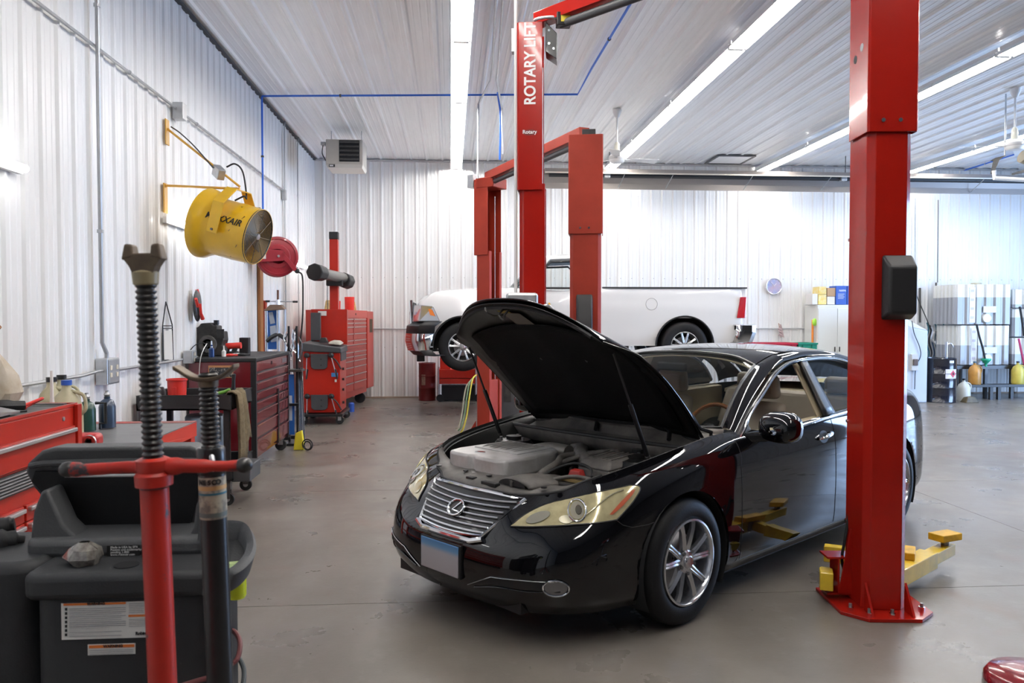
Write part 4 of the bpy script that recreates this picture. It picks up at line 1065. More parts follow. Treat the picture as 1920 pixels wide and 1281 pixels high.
A_LOC, B_LOC = (2.365, 4.205), (.655, 6.27)
colA = column('tall glossy red lift column in front of the black sedan with yellow arms at its foot', A_LOC, 6, 3.95, 2.60, .235, .26, redlift, redlift, pad=(.036, 1.595, 1.95, .17), group=None)
Aw = Matrix.Translation((*A_LOC, 0)) @ Matrix.Rotation(-math.radians(6), 4, 'Z')
part('cable_cover', MB().tube([(-.104, .118, .10), (-.150, .09, .22), (-.140, .08, .34), (-.108, .110, .50), (-.098, .138, .8), (-.094, .138, 1.6), (-.096, .138, 2.3), (-.090, .130, 2.62)], .0085, 8, smooth=6), rubber, colA, smooth=1, label='black hydraulic hose')
part('arm_pivot_bracket', MB().box((-.25, .04, .04), (-.10, .17, .052)).box((-.25, .04, .245), (-.10, .17, .257)).box((-.19, .04, .05), (-.18, .17, .25)).hexa([(-.19, .03, .05), (-.10, .03, .05), (-.10, .042, .05), (-.19, .042, .05)], [(-.128, .03, .42), (-.10, .03, .42), (-.10, .042, .42), (-.128, .042, .42)]), redlift, colA, bevel=.003)
for z in (1.02, 2.05, .45): part('bolt', MB().cyl((-.126, .115, z), (-.117, .115, z), .009, n=8), chrome, colA)
for x, z in ((-.07, 3.07), (-.155, 3.05)):
    pass
for y, z in ((.03, 3.035), (-.055, 3.075)):
    part('access_hole', MB().cyl((-.1345, y, z), (-.130, y, z), .022, n=20), inblack if y > 0 else mat('hole_grey', (.35, .35, .36), .5), colA)

# yellow swing arms: bars from the foot of the column out to their pads
def arm(label, p0, p1, pads, wd=.11, name='lift_arm'):
    t = thing(name, label, 'lift arm', (p0[0], p0[1], 0))
    p0 = Vector(p0); p1 = Vector(p1); d = (p1 - p0); L = d.length; d.normalize(); a = math.atan2(d.y, d.x)
    mb = MB().at((p0.x, p0.y, 0), a)
    mb.box((0, -wd / 2, p0.z - .05), (L * .62, wd / 2, p0.z + .05))
    part('outer_tube', mb, armyellow, t, bevel=.005)
    mb = MB().at((p0.x, p0.y, 0), a); mb.box((L * .5, -wd * .39, p0.z - .036), (L, wd * .39, p0.z + .036)); part('inner_tube', mb, armyellow, t, bevel=.005)
    for q, ang in pads:
        q = Vector(q)
        ft = part('lift_pad', MB().at(q, ang).box((-.09, -.055, .0), (.09, .055, .045)), mat('pad_yellow', (.74, .42, .02), .5, var=.3, vscale=20), t, bevel=.006)
        part('pad_screw', MB().cyl(q - Vector((0, 0, .09)), q, .024, n=14), steel, ft, smooth=40)
    return t
e1 = at(1778, 1028, Z=.12); s1_ = Vector((2.52, 4.30, .12))
arm('long yellow swing arm on the floor reaching right from the red column foot', s1_, e1, [(at(1772, 1012, Z=.19), .35)])
e2 = at(1700, 1052, Z=.11)
pq = at(1697, 1043, Z=.17); arm('short yellow swing arm behind the foot of the red column', (2.36, 4.80, .12), (pq.x + .05, pq.y + .02, .12), [(pq, 1.0)], wd=.07)
sq = at(1550, 1092, Z=.13)
arm('stub of a yellow swing arm left of the red column foot', (sq.x, sq.y, .13), (sq.x + .07, sq.y + .16, .13), [], wd=.07)

# column B carries the lift maker's name; seen from its flank
colB = column('red lift column with white lettering behind the sedan hood', B_LOC, 99, 3.885, 2.60, .30, .20, redlift, redlift, group=None)
Bm = Matrix.Translation((*B_LOC, 0)) @ Matrix.Rotation(-math.radians(99), 4, 'Z')
# the flank that faces the camera: local +x side
fx = .15 + .017
text('lettering', 'ROTARY LIFT', .122, (fx, -.012, 3.565), (0, 0, 1), (0, -1, 0), whiteprint, colB, bold=.003, sx=.86)
ov = part('maker_badge', MB().prism([(.058 * math.cos(t), .022 * math.sin(t)) for t in np.linspace(0, 2 * PI, 25)[:-1]], 0, .001, (fx, -.018, 3.04), (0, 1, 0), (0, 0, 1)), mat('badge_maroon', (.16, .01, .01), .4), colB)
text('badge_lettering', 'Rotary', .040, (fx + .0015, -.018, 3.043), (0, 1, 0), (0, 0, 1), whiteprint, ov, bold=.0008)
part('hydraulic_cylinder', MB().cyl((.03, .02, .1), (.03, .02, 2.9), .030, n=14), redlift, colB, smooth=40)
part('chain', MB().cyl((-.05, .07, .5), (-.05, .07, 3.6), .006, n=8), galv, colB)
part('top_bracket', MB().hexa([(-.02, .102, 3.66), (.15, .102, 3.66), (.15, .19, 3.60), (-.02, .19, 3.60)], [(-.02, .102, 3.89), (.15, .102, 3.89), (.15, .19, 3.80), (-.02, .19, 3.80)]), blackm, colB, bevel=.006)
for a, b in ((.13, 3.82), (.13, 3.72), (.165, 3.68)): part('bolt', MB().cyl((.15, a, b), (.158, a, b), .010, n=8), chrome, colB)
part('power_unit', MB().box((.17, -.19, 1.55), (.32, .05, 1.80)), galv, colB, bevel=.02, label='grey metal power unit')
mt = part('motor', MB().cyl((.13, .12, 1.66), (.30, .12, 1.66), .055, n=24), steel, colB, smooth=40, bevel=.01, label='aluminium motor')
part('junction_box', MB().box((.03, -.165, 3.68), (.11, -.105, 3.86)), galv, colB, bevel=.004)

# overhead beams
def beam(label, p0, p1, m, w=.10, h=.10):
    t = thing('overhead_beam', label, 'lift beam', tuple(p0))
    p0 = Vector(p0); p1 = Vector(p1); d = p1 - p0; a = math.atan2(d.y, d.x)
    part('channel', MB().at(p0, a).box((0, -w / 2, -h / 2), (d.length, w / 2, h / 2)), m, t, bevel=.004)
    part('shutoff_bar', MB().at(p0, a).cyl((.25, 0, -h / 2 - .045), (d.length - .25, 0, -h / 2 - .045), .032, n=14), darkgrey, t, smooth=40)
    for q in (.3, d.length - .3): part('bar_bracket', MB().at(p0, a).box((q - .01, -.02, -h / 2 - .06), (q + .01, .02, -h / 2)), m, t)
    return t
bA = beam('glossy red overhead beam between the two columns at the sedan', (B_LOC[0] + .03, B_LOC[1] - .04, 3.94), (A_LOC[0], A_LOC[1], 3.99), redlift)
part('limit_switch', MB().cbox((.86, 6.02, 3.87), (.11, .09, .10)), blackm, bA, bevel=.006)
part('switch_label', MB().cbox((.87, 5.973, 3.87), (.07, .003, .05)), mat('label_yel', (.7, .55, .05), .5), bA)
part('flexible_conduit', MB().tube([at(1002, 44, Y=6.19), at(1006, 36, Y=6.10), at(1030, 32, Y=6.05), at(1052, 33, Y=6.02)], .012, 8, smooth=6), galv, bA, smooth=1)
# rear lift
C_LOC, D_LOC = (.53, 11.05), (1.42, 8.25)
colD = column('wide faded red lift column standing right of the lettered one', D_LOC, 11, 3.50, 2.48, .325, .27, redold, redold, pad=(-.01, 1.30, 1.86, .175), name='lift_column')
part('limit_switch', MB().box((-.04, -.08, 3.50), (.10, .02, 3.57)), blackm, colD, bevel=.005)
colC = column('slim faded red lift column far behind the sedan hood', C_LOC, 128, 3.52, 2.48, .30, .24, redold, redold)
part('chain', MB().cyl((-.04, .08, .5), (-.04, .08, 3.3), .006, n=8), galv, colC)
part('junction_box', MB().box((.02, -.25, 3.42), (.16, -.15, 3.60)), galv, colC, bevel=.004)
part('top_cap', MB().box((-.16, -.10, 3.40), (.17, .20, 3.54)), redold, colC, bevel=.01)
bD = beam('faded red overhead beam between the two rear lift columns', (C_LOC[0], C_LOC[1], 3.575), (D_LOC[0], D_LOC[1] + .1, 3.555), redold, .12, .11)
# ================================================================ white pickup up on stands at the back wall
truckwhite = mat('truck_white', (0.80, 0.80, 0.80), 0.18, 0.0, coat=.6)
TX = at(868, 640, Y=12.62).x; TZ = .755
tr = thing('pickup_truck', 'white regular cab pickup truck raised off the floor at the back wall', 'pickup truck', (TX, 13.62, TZ), 0)
tplan = [(-.80, 0), (-.80, .30), (-.78, .60), (-.72, .82), (-.60, .94), (-.42, .985), (-.1, 1.0), (.5, 1.0), (1.0, 1.0), (1.5, 1.0), (2.1, 1.0), (2.24, 1.0), (2.8, 1.0), (3.62, 1.0), (4.1, 1.0), (4.50, .99), (4.62, .93), (4.68, .75), (4.70, .4), (4.70, 0)]
tk = {0: [(.06, .50), (.03, .62), (.02, .80), (.03, .98), (.05, 1.10), (.10, 1.19), (.22, 1.235)],
      3: [(.05, .50), (.03, .62), (.02, .80), (.04, .98), (.09, 1.12), (.20, 1.22), (.34, 1.265)],
      5: [(.05, .46), (.03, .60), (.01, .80), (.02, .98), (.07, 1.13), (.16, 1.24), (.28, 1.285)],
      8: [(.06, .42), (.03, .56), (.01, .80), (.01, 1.0), (.03, 1.16), (.09, 1.28), (.17, 1.33)],
      9: [(.06, .40), (.03, .54), (.01, .80), (.0, 1.0), (.01, 1.14), (.03, 1.24), (.06, 1.30)],
      11: [(.06, .40), (.03, .54), (.01, .80), (.0, 1.0), (.01, 1.14), (.02, 1.26), (.04, 1.33)],
      14: [(.06, .40), (.03, .54), (.01, .80), (.0, 1.0), (.01, 1.14), (.02, 1.27), (.04, 1.345)],
      19: [(.06, .48), (.03, .56), (.01, .80), (.0, 1.0), (.01, 1.14), (.02, 1.27), (.03, 1.35)]}
TA = shell(tplan, tk, 7, 5, cuts=(1.02, 2.20))
tarch = [(0, .40, .475), (3.62, .40, .475)]
def treg(c, _):
    if c[0] < 1.02: return 'front_fender'
    if c[0] < 2.20: return 'cab_door'
    return 'bed_side' if c[0] < 4.66 or abs(c[1]) > .88 else 'tailgate'
for nm, mb in body_parts(TA, tarch, treg).items():
    for sd in ((mb, mirror(mb)) if nm != 'tailgate' else (joined(mb, mirror(mb)),)): part(nm, sd, truckwhite, tr, smooth=50)
# hood and bed floor close the shell
top = TA[:, -1, :]
rows_ = [[Vector((p[0], p[1] * q, p[2] + .05 * (1 - abs(q) ** 2.2) * min(1, max(0, (p[0] + .55) * 3)))) for q in np.linspace(1, -1, 15)] for p in top if p[0] < 1.10]
part('engine_hood', MB().sheet(rows_), truckwhite, tr, smooth=50)
part('bed_floor', MB().box((2.26, -.93, .85), (4.64, .93, .89)).box((2.26, -.93, .89), (2.30, .93, 1.33)).box((4.60, -.90, .89), (4.66, .90, 1.33)).box((2.26, -.95, .9), (4.64, -.90, 1.33)).box((2.26, .90, .9), (4.64, .95, 1.33)), truckwhite, tr)
part('bed_rail_cap', MB().box((2.26, -.985, 1.335), (4.66, -.91, 1.358)), blackp, tr, bevel=.004)
part('bed_rail_cap', MB().box((2.26, .91, 1.335), (4.66, .985, 1.358)), blackp, tr, bevel=.004)
# cab: roof, pillars, glass
def tsym(P): return P
rf = [(1.36, -.62, 1.83), (1.60, -.66, 1.895), (2.0, -.67, 1.905), (2.16, -.66, 1.88)]
rows_ = []
for p in catmull(rf, 5): rows_.append([Vector((p.x - .08 * (1 - q * q) * (1 if p.x < 1.5 else 0), p.y * -q, p.z + .025 * (1 - q * q))) for q in np.linspace(-1, 1, 15)])
part('cab_roof', MB().sheet(rows_), truckwhite, tr, smooth=50, solid=.02)
wsb = [Vector((.98 - .22 * (1 - q * q), -q * .86, 1.33)) for q in np.linspace(1, -1, 13)]
wst = [Vector((1.36 - .08 * (1 - q * q), -q * .62, 1.83 + .02 * (1 - q * q))) for q in np.linspace(1, -1, 13)]
part('windscreen', MB().sheet([wsb, wst]), cardglass, tr)
part('cab_back', MB().sheet([[(2.20, -.95, 1.0), (2.20, .95, 1.0)], [(2.20, -.93, 1.34), (2.20, .93, 1.34)], [(2.195, -.90, 1.42), (2.195, .90, 1.42)]]), truckwhite, tr, solid=.03)
part('rear_window', MB().sheet([[(2.195, -.88, 1.42), (2.195, .88, 1.42)], [(2.16, -.66, 1.83), (2.16, .66, 1.83)]]), cardglass, tr)
for s in (1, -1):
    mm = (lambda q: q) if s == 1 else mirror
    def strip(a, b, w0, w1, nm, m_=truckwhite):
        a = Vector(a); b = Vector(b)
        part(nm, mm(MB().sheet([[a, a + Vector(w0)], [b, b + Vector(w1)]])), m_, tr, solid=.04)
    strip((.92, -.955, 1.31), (1.36, -.70, 1.83), (.10, 0, 0), (.10, -.01, .015), 'windscreen_pillar')
    strip((1.36, -.70, 1.80), (2.12, -.72, 1.84), (0, .06, .06), (0, .06, .06), 'roof_rail')
    strip((2.06, -.965, 1.33), (2.02, -.74, 1.82), (.15, 0, 0), (.14, .02, .03), 'rear_pillar')
    part('window_frame', mm(MB().tube([(1.02, -.965, 1.335), (1.16, -.90, 1.50), (1.44, -.755, 1.77), (1.95, -.755, 1.79), (2.03, -.80, 1.72), (2.06, -.965, 1.335)], .018, 6, closed=True)), blackm, tr, smooth=1)
    part('door_window', mm(MB().add([(1.02, -.955, 1.335), (1.16, -.89, 1.50), (1.44, -.745, 1.77), (1.95, -.745, 1.79), (2.03, -.79, 1.72), (2.06, -.955, 1.335)], [(0, 1, 2, 3, 4, 5)])), cardglass, tr)
    part('door_handle', mm(MB().cbox((1.90, -1.015, 1.17), (.17, .03, .035))), blackp, tr, bevel=.008)
    part('door_gap', mm(MB().tube([(1.02, -.985, 1.30), (1.02, -1.003, 1.0), (1.02, -1.0, .8), (1.03, -.975, .52)], .004, 5)), inblack, tr)
    part('door_gap', mm(MB().tube([(2.20, -.985, 1.32), (2.20, -1.003, 1.0), (2.20, -1.0, .8), (2.20, -.965, .50)], .006, 5)), inblack, tr)
    dmr = part('door_mirror', mm(MB().box((1.10, -1.20, 1.34), (1.19, -1.03, 1.56))), blackp, tr, bevel=.02, seg=3)
    part('mirror_arm', mm(MB().box((1.12, -1.05, 1.38), (1.17, -.95, 1.42))), blackp, dmr)
    # lamps
    hl = part('headlight', mm(MB().hexa([(-.82, -.62, .79), (-.70, -.965, .80), (-.36, -1.004, .80), (-.60, -.60, .80)], [(-.80, -.62, 1.06), (-.66, -.955, 1.06), (-.47, -.985, 1.04), (-.60, -.60, 1.05)])), mat('clear_lamp', (.45, .46, .48), .12, .85, coat=1), tr, bevel=.01)
    part('turn_lamp', mm(MB().hexa([(-.52, -1.01, .90), (-.44, -1.015, .88), (-.44, -.95, .88), (-.52, -.95, .90)], [(-.55, -.995, 1.0), (-.49, -1.0, .99), (-.49, -.94, .99), (-.55, -.94, 1.0)])), mat('amber', (.8, .22, .03), .2, coat=1), hl)
    part('tail_light', mm(MB().hexa([(4.48, -1.01, .85), (4.64, -.96, .85), (4.69, -.86, .85), (4.5, -.86, .85)], [(4.54, -1.01, 1.20), (4.66, -.965, 1.20), (4.69, -.86, 1.20), (4.56, -.86, 1.20)])), tailred, tr, bevel=.012)
    # inner arch
    for cx in (0, 3.62):
        part('wheel_arch_liner', mm(MB().sheet([[Vector((cx + .478 * math.cos(t), y, .40 + .478 * math.sin(t))) for t in np.linspace(-.1, PI + .1, 20)] for y in (-.985, -.55)]).prism([(cx + .478 * math.cos(t), .40 + .478 * math.sin(t)) for t in np.linspace(-.1, PI + .1, 20)], 0, .004, (0, -.55, 0), (1, 0, 0), (0, 0, 1))), inblack, tr)
        part('arch_lip', mm(MB().tube([Vector((cx + .482 * math.cos(t), -.992, .40 + .482 * math.sin(t))) for t in np.linspace(.02, PI - .02, 24)], .014, 6)), blackp, tr, smooth=1)
gl = part('grille', MB().box((-.845, -.58, .72), (-.80, .58, 1.12)), blackp, tr, bevel=.02)
part('grille_frame', MB().tube([(-.85, -.58, .72), (-.85, .58, .72), (-.835, .58, 1.12), (-.835, -.58, 1.12)], .03, 8, closed=True).box((-.87, -.58, .90), (-.84, .58, .95)).box((-.87, -.03, .72), (-.84, .03, 1.12)), chrome, gl, smooth=40)
# bumpers: chrome below, black step pad above
fbp = []
for y in np.linspace(-.98, .98, 21):
    k = (abs(y) / .98) ** 4; x = -.95 + .22 * k
    fbp.append([Vector((x + .10, y, .62)), Vector((x, y, .60)), Vector((x - .01, y, .48)), Vector((x + .03, y, .33)), Vector((x + .12, y, .31))])
for s_, lst in ((-1, 0), (1, len(fbp))):
    fbp.insert(lst, [Vector((-.50, s_ * 1.0, .62)), Vector((-.47, s_ * 1.015, .60)), Vector((-.50, s_ * 1.015, .48)), Vector((-.53, s_ * 1.0, .34)), Vector((-.50, s_ * .97, .31))])
fbm = part('front_bumper', MB().sheet(fbp), chrome, tr, smooth=30, solid=.01, label='chrome front bumper')
part('bumper_pad', MB().sheet([[p[1] + Vector((.015, 0, .01)), p[1] + Vector((.03, 0, .12)), p[1] + Vector((.14, 0, .20))] for p in fbp]), blackp, fbm, smooth=30, solid=.02)
part('air_dam', MB().sheet([[p[3] + Vector((.02, 0, .01)), p[3] + Vector((.10, 0, -.07)), p[3] + Vector((.25, 0, -.08))] for p in fbp]), blackp, fbm, smooth=30, solid=.02)
part('tow_hook', MB().box((-.75, -.62, .14), (-.62, -.54, .28)), blackm, fbm, bevel=.01)
rbp = []
for q in np.linspace(-1, 1, 29):
    aq = abs(q)
    if aq > .82: x = 4.46 + (4.80 - 4.46) * (1 - (aq - .82) / .18); y = math.copysign(1.03, q)
    else: x = 4.80 + .06 * (1 - (aq / .82) ** 4); y = q / .82 * 1.02
    lo_ = .10 * max(0, (aq - .82) / .18)
    rbp.append([Vector((x - .03, y * .96, .745)), Vector((x, y, .73)), Vector((x, y, .60)), Vector((x - .05, y * .99, .46 - .03 * lo_ * 10 * .0)), Vector((x - .08, y * .95, .45))])
part('rear_bumper', MB().sheet(rbp), chrome, tr, smooth=30, solid=.01, label='chrome rear bumper')
part('bumper_step', MB().box((4.45, -.98, .66), (4.80, .98, .73)), blackp, tr)
fd = part('fuel_door', MB().tube([(3.06 + .095 * math.cos(t), -1.002, 1.08 + .095 * math.sin(t)) for t in np.linspace(0, 2 * PI, 33)[:-1]], .0035, 5, closed=True), mat('gap_grey', (.3, .3, .3), .5), tr, smooth=1)
dec = part('door_decal', MB().box((1.34, -1.006, .98), (1.42, -1.003, 1.10)), truckwhite, tr)
text('decal_letter', 'A', .14, (1.385, -1.008, 1.04), (1, 0, 0), (0, 0, 1), mat('decal_yellow', (.75, .42, .02), .4), dec, bold=.006)
part('chassis_frame', MB().box((-.6, -.50, .42), (4.5, -.40, .56)).box((-.6, .40, .42), (4.5, .50, .56)).box((.70, -.5, .30), (.80, .5, .42)).box((2.70, -.5, .30), (2.80, .5, .42)).box((.5, -.4, .40), (1.6, .4, .62)).box((-.06, -.62, .36), (.06, .62, .46)).box((3.54, -.75, .34), (3.70, .75, .46)), darksteel, tr)
part('cab_floor', MB().box((.9, -.93, .58), (2.18, .93, .62)), inblack, tr)
part('bench_seat', MB().box((1.45, -.75, .60), (2.0, .75, .95)).box((1.85, -.75, .95), (2.05, .75, 1.35)), darkgrey, tr, bevel=.05)
part('dashboard', MB().box((.95, -.88, .95), (1.25, .88, 1.28)), inblack, tr, bevel=.03)
trim_alloy = mat('truck_rim', (.50, .51, .52), .3, .9)
for cx in (0, 3.62):
    for s in (-1, 1): make_wheel(tr, cx, s * .99, s, R=.395, rr=.235, wd=.275, nsp=10, rim=trim_alloy, z=.395)
# four stands carry the frame rails (hidden behind the sedan's hood)
def stand_proto():
    t = thing('axle_stand', 'x', 'axle stand', (0, 0, 0), 0)
    H_ = TZ + .30
    mb = MB()
    for sx_, sy_ in ((-1, -1), (1, -1), (1, 1), (-1, 1)): part('leg', MB().cyl((sx_ * .16, sy_ * .14, 0), (sx_ * .03, sy_ * .03, H_ * .6), .018, n=8), redold, t)
    part('column', MB().cyl((0, 0, H_ * .5), (0, 0, H_ - .03), .028, n=12), darksteel, t, smooth=40)
    part('saddle', MB().box((-.06, -.05, H_ - .03), (.06, .05, H_)), darksteel, t)
    return t
sp = stand_proto()
for i, (x, y, lb) in enumerate([(.75, -.45, 'front near'), (2.75, -.45, 'rear near'), (.75, .45, 'front far'), (2.75, .45, 'rear far')]):
    o = sp if i == 0 else copy_tree(sp)
    o.location = (TX + x, 13.62 + y, 0); o['label'] = f'red axle stand under the {lb} frame rail of the pickup'; o['group'] = 'axle stands under the pickup'
# ================================================================ left wall: pipes, fan, reel
WX = XL + .02
def on_left(px, py, off=0.0): return at(px, py, X=XL + .02 + off)
def conduit(label, pts, r=.013, m=None, smooth=0, clips=True, cat='conduit', clipm=None, name='conduit'):
    t = thing(name, label, cat, tuple(pts[0]))
    part('pipe', MB().tube(pts, r, 8, smooth=smooth), m or conduitm, t, smooth=1)
    if clips:
        for i in range(len(pts) - 1):
            a, b = Vector(pts[i]), Vector(pts[i + 1]); n = int((b - a).length / 1.6)
            for k in range(n):
                p = a.lerp(b, (k + .5) / n); d = (b - a).normalized()
                part('pipe_clip', MB().cyl(p - d * .012, p + d * .012, r * 1.5, n=10), clipm or galv, t)
    return t
cx_ = XL + .045
conduit('long grey conduit running level along the upper left wall', [(cx_, -1.0, 3.645), (cx_, 12.95, 3.645)])
conduit('grey conduit running down the left wall near the camera', [(cx_ + .03, 6.18, ZC), (cx_ + .03, 6.18, 1.42), (cx_ + .02, 6.28, 1.34), (cx_ + .02, 6.28, 1.26)], r=.016)
conduit('grey conduit along the lower left wall left of the four-gang box', [(cx_, -1, 1.19), (cx_, 5.9, 1.19), (cx_ + .03, 6.1, 1.21), (cx_ + .03, 6.18, 1.21)])
conduit('grey conduit along the lower left wall right of the four-gang box', [(cx_ + .03, 6.36, 1.21), (cx_, 6.5, 1.195), (cx_, 8.05, 1.195)])
conduit('thin conduit dropping down the far left wall to the end of the upper one', [(cx_, 13.05, ZC), (cx_, 13.0, 4.55), (cx_, 13.0, 1.2)], r=.010)
conduit('thin conduit dropping down the left wall nearest the far corner', [(cx_, 14.2, ZC), (cx_, 14.1, 4.6), (cx_, 14.1, 1.2)], r=.010)
conduit('thin grey pipe running level along the lower back wall', [(XL + .2, YB - .045, 1.39), (9.2, YB - .045, 1.39)], r=.012)
def outlet(label, x, y, z, w=.16, h=.13, recept=2, name='outlet_box'):
    t = thing(name, label, 'outlet box', (x, y, z - h / 2))
    part('box', MB().box((x, y, z - h / 2), (x + .09, y + w, z + h / 2)), galv, t, bevel=.006)
    part('cover_plate', MB().box((x + .01, y + .02, z - h / 2 + .01), (x + .095, y + w - .01, z + h / 2 - .01)), conduitm, t, bevel=.003)
    for k in range(recept):
        yy = y + w * (k + .5) / recept
        for zz in (-.028, .028):
            part('receptacle', MB().cbox((x + .097, yy, z + zz), (.006, .034, .036)), mat('ivory', (.66, .60, .48), .5), t, bevel=.002)
    return t
outlet('grey four-socket outlet box at the foot of the near wall conduit', XL + .02, 6.18, 1.20, .22, .20, 2)
outlet('grey outlet box on the left wall beside the maroon tool cabinet', XL + .02, 8.15, 1.215, .14, .13, 1)
t = thing('junction_box', 'grey junction box above the yellow fan bracket on the upper left wall', 'junction box', (XL, 7.95, 3.52))
part('box', MB().box((XL + .02, 7.93, 3.54), (XL + .12, 8.05, 3.70)), galv, t, bevel=.006)
t = thing('junction_box', 'small grey junction box ending the long upper conduit on the left wall', 'junction box', (XL, 12.9, 3.5))
part('box', MB().box((XL + .02, 12.90, 3.50), (XL + .08, 12.99, 3.66)), galv, t, bevel=.005)
# ---- yellow drum fan on its wall bracket
FY = 7.5
fc = at(437, 432, Y=FY)
t = thing('wall_fan', 'yellow drum fan on a swing bracket high on the left wall', 'fan', (XL + .02, 7.9, 2.7))
fdir = (at(466, 442, Y=FY - .30) - at(388, 415, Y=FY + .12)).normalized()
fdir = Vector((.95, -.23, -.26)).normalized()
R0 = .268
o_ = fc - fdir * .24
drum = part('drum_housing', MB().lathe([(R0 * 1.22, -.04), (R0 * 1.20, 0), (R0 * 1.10, .045), (R0 * 1.0, .10), (R0 * .985, .13), (R0 * .985, .29), (R0 * .995, .295), (R0 * .96, .50), (R0 * .945, .50), (R0 * .93, .49), (R0 * .94, .13), (R0 * 1.08, .03), (R0 * 1.18, -.03)], o_, fdir, 48), yellowp, t, smooth=35)
# front guard: rings and spokes; blades, motor
fo = o_ + fdir * .492
u_ = fdir.orthogonal().normalized(); w_ = fdir.cross(u_)
mb = MB()
for k in range(1, 22): mb.torus(fo, R0 * .93 * k / 21, .0026, fdir, 36, 4)
for k in range(8):
    a = 2 * PI * k / 8; e = u_ * math.cos(a) + w_ * math.sin(a); mb.cyl(fo + e * .02, fo + e * R0 * .93, .003, n=5)
part('front_guard', mb, mat('guard_wire', (.16, .14, .11), .4, .7), t, smooth=1)
part('guard_rim', MB().torus(fo, R0 * .945, .007, fdir, 44, 6), blackm, t, smooth=1)
part('hub_disc', MB().lathe([(.0, .012), (.026, .010), (.030, 0), (.03, -.01)], fo, fdir, 20), alum, t, smooth=40)
mb = MB()
for k in range(6):
    a = 2 * PI * k / 6; e = u_ * math.cos(a) + w_ * math.sin(a); g_ = u_ * -math.sin(a) + w_ * math.cos(a)
    c0 = fo - fdir * .10
    mb.sheet([[c0 + e * r - g_ * q + fdir * .05 * (r / .27), c0 + e * r + g_ * q - fdir * .05 * (r / .27)] for r, q in ((.05, .03), (.15, .07), (.255, .085))])
part('fan_blades', mb, mat('blade_brown', (.14, .10, .05), .35, .6), t, solid=.004)
part('fan_motor', MB().cyl(fo - fdir * .14, fo - fdir * .34, .085, n=24), blackm, t, smooth=40)
part('motor_mount', MB().cyl(fo - fdir * .24 - w_ * R0 * .93, fo - fdir * .24 + w_ * R0 * .93, .012, n=8), yellowp, t)
# yoke: bent flat bar over the drum
side = fdir.cross(Vector((0, 0, 1))).normalized(); upv = side.cross(fdir).normalized()
yc = fc - fdir * .03
def yk(a, b, bar=.052): return [yc + side * a + upv * b - fdir * bar, yc + side * a + upv * b + fdir * bar]
yr = [yk(.300, -.06), yk(.300, .22), yk(.13, .37), yk(-.13, .37), yk(-.300, .22), yk(-.300, -.06)]
ykp = part('yoke', MB().sheet(yr), yellowp, t, solid=.010, bevel=.002)
for s_ in (1, -1): part('yoke_bolt', MB().cyl(yc + side * .306 * s_ - upv * .03, yc + side * .318 * s_ - upv * .03, .012, n=6), darksteel, ykp)
ytop = yc + upv * .385
# bracket: lower arm, diagonal brace, two foot plates
b0 = on_left(309, 368); b1 = on_left(312, 232)
part('lower_arm', MB().cyl(b0 + Vector((0, 0, .10)), Vector((ytop.x, ytop.y, ytop.z)), .012, n=8).cyl(b0 + Vector((0, .0, .10)), b0 + Vector((.02, 0, .10)), .02), mat('bracket_yellow', (.66, .36, .05), .35, coat=.3), t, smooth=40)
part('brace', MB().cyl(b1 + Vector((.01, 0, -.05)), ytop + Vector((0, 0, .02)), .011, n=8), MATS['bracket_yellow'], t, smooth=40)
part('foot_plate', MB().box((XL + .02, b0.y - .045, b0.z - .16), (XL + .032, b0.y + .045, b0.z + .12)), MATS['bracket_yellow'], t, bevel=.003)
part('foot_plate', MB().box((XL + .02, b1.y - .045, b1.z - .20), (XL + .032, b1.y + .045, b1.z + .04)), MATS['bracket_yellow'], t, bevel=.003)
sbx = b1.lerp(ytop, .72)
sb = part('switch_box', MB().at(sbx + Vector((0, 0, -.02)), -.9, 0, .5).cbox((0, 0, 0), (.15, .07, .10)), galv, t, bevel=.008)
part('supply_cord', MB().tube([b1 + Vector((.03, .04, -.02)), b1.lerp(ytop, .15) + Vector((.03, 0, .0)), b1.lerp(ytop, .4) + Vector((0, 0, .02)), sbx + Vector((-.05, 0, .02))], .007, 6, smooth=6), darksteel, t, smooth=1)
part('motor_cord', MB().tube([sbx + Vector((.07, 0, .03)), sbx + Vector((.15, 0, .06)), sbx + Vector((.22, .0, -.02)), sbx + Vector((.25, 0, -.25)), fc + upv * .22 + Vector((.05, 0, .1)), fc + upv * .27 - fdir * .05], .008, 6, smooth=6), rubber, t, smooth=1)
# lettering on the drum
lp = o_ + fdir * .30
def onlathe(ang, h, r):
    e = side * math.cos(ang) + upv * math.sin(ang); return o_ + fdir * h + e * r, e
camdir = (CAM - fc).normalized()
bestside = side if side.dot(camdir) > 0 else -side
p_, e_ = None, bestside
ang = 0.30
e2_ = (bestside * math.cos(ang) + upv * math.sin(ang)); tang = (-bestside * math.sin(ang) + upv * math.cos(ang))
text('lettering', 'MAXXAIR', .085, o_ + fdir * .265 + e2_ * (R0 * .985 + .004), fdir, tang, blackprint, t, bold=.0015, sx=.95, shear=.2)
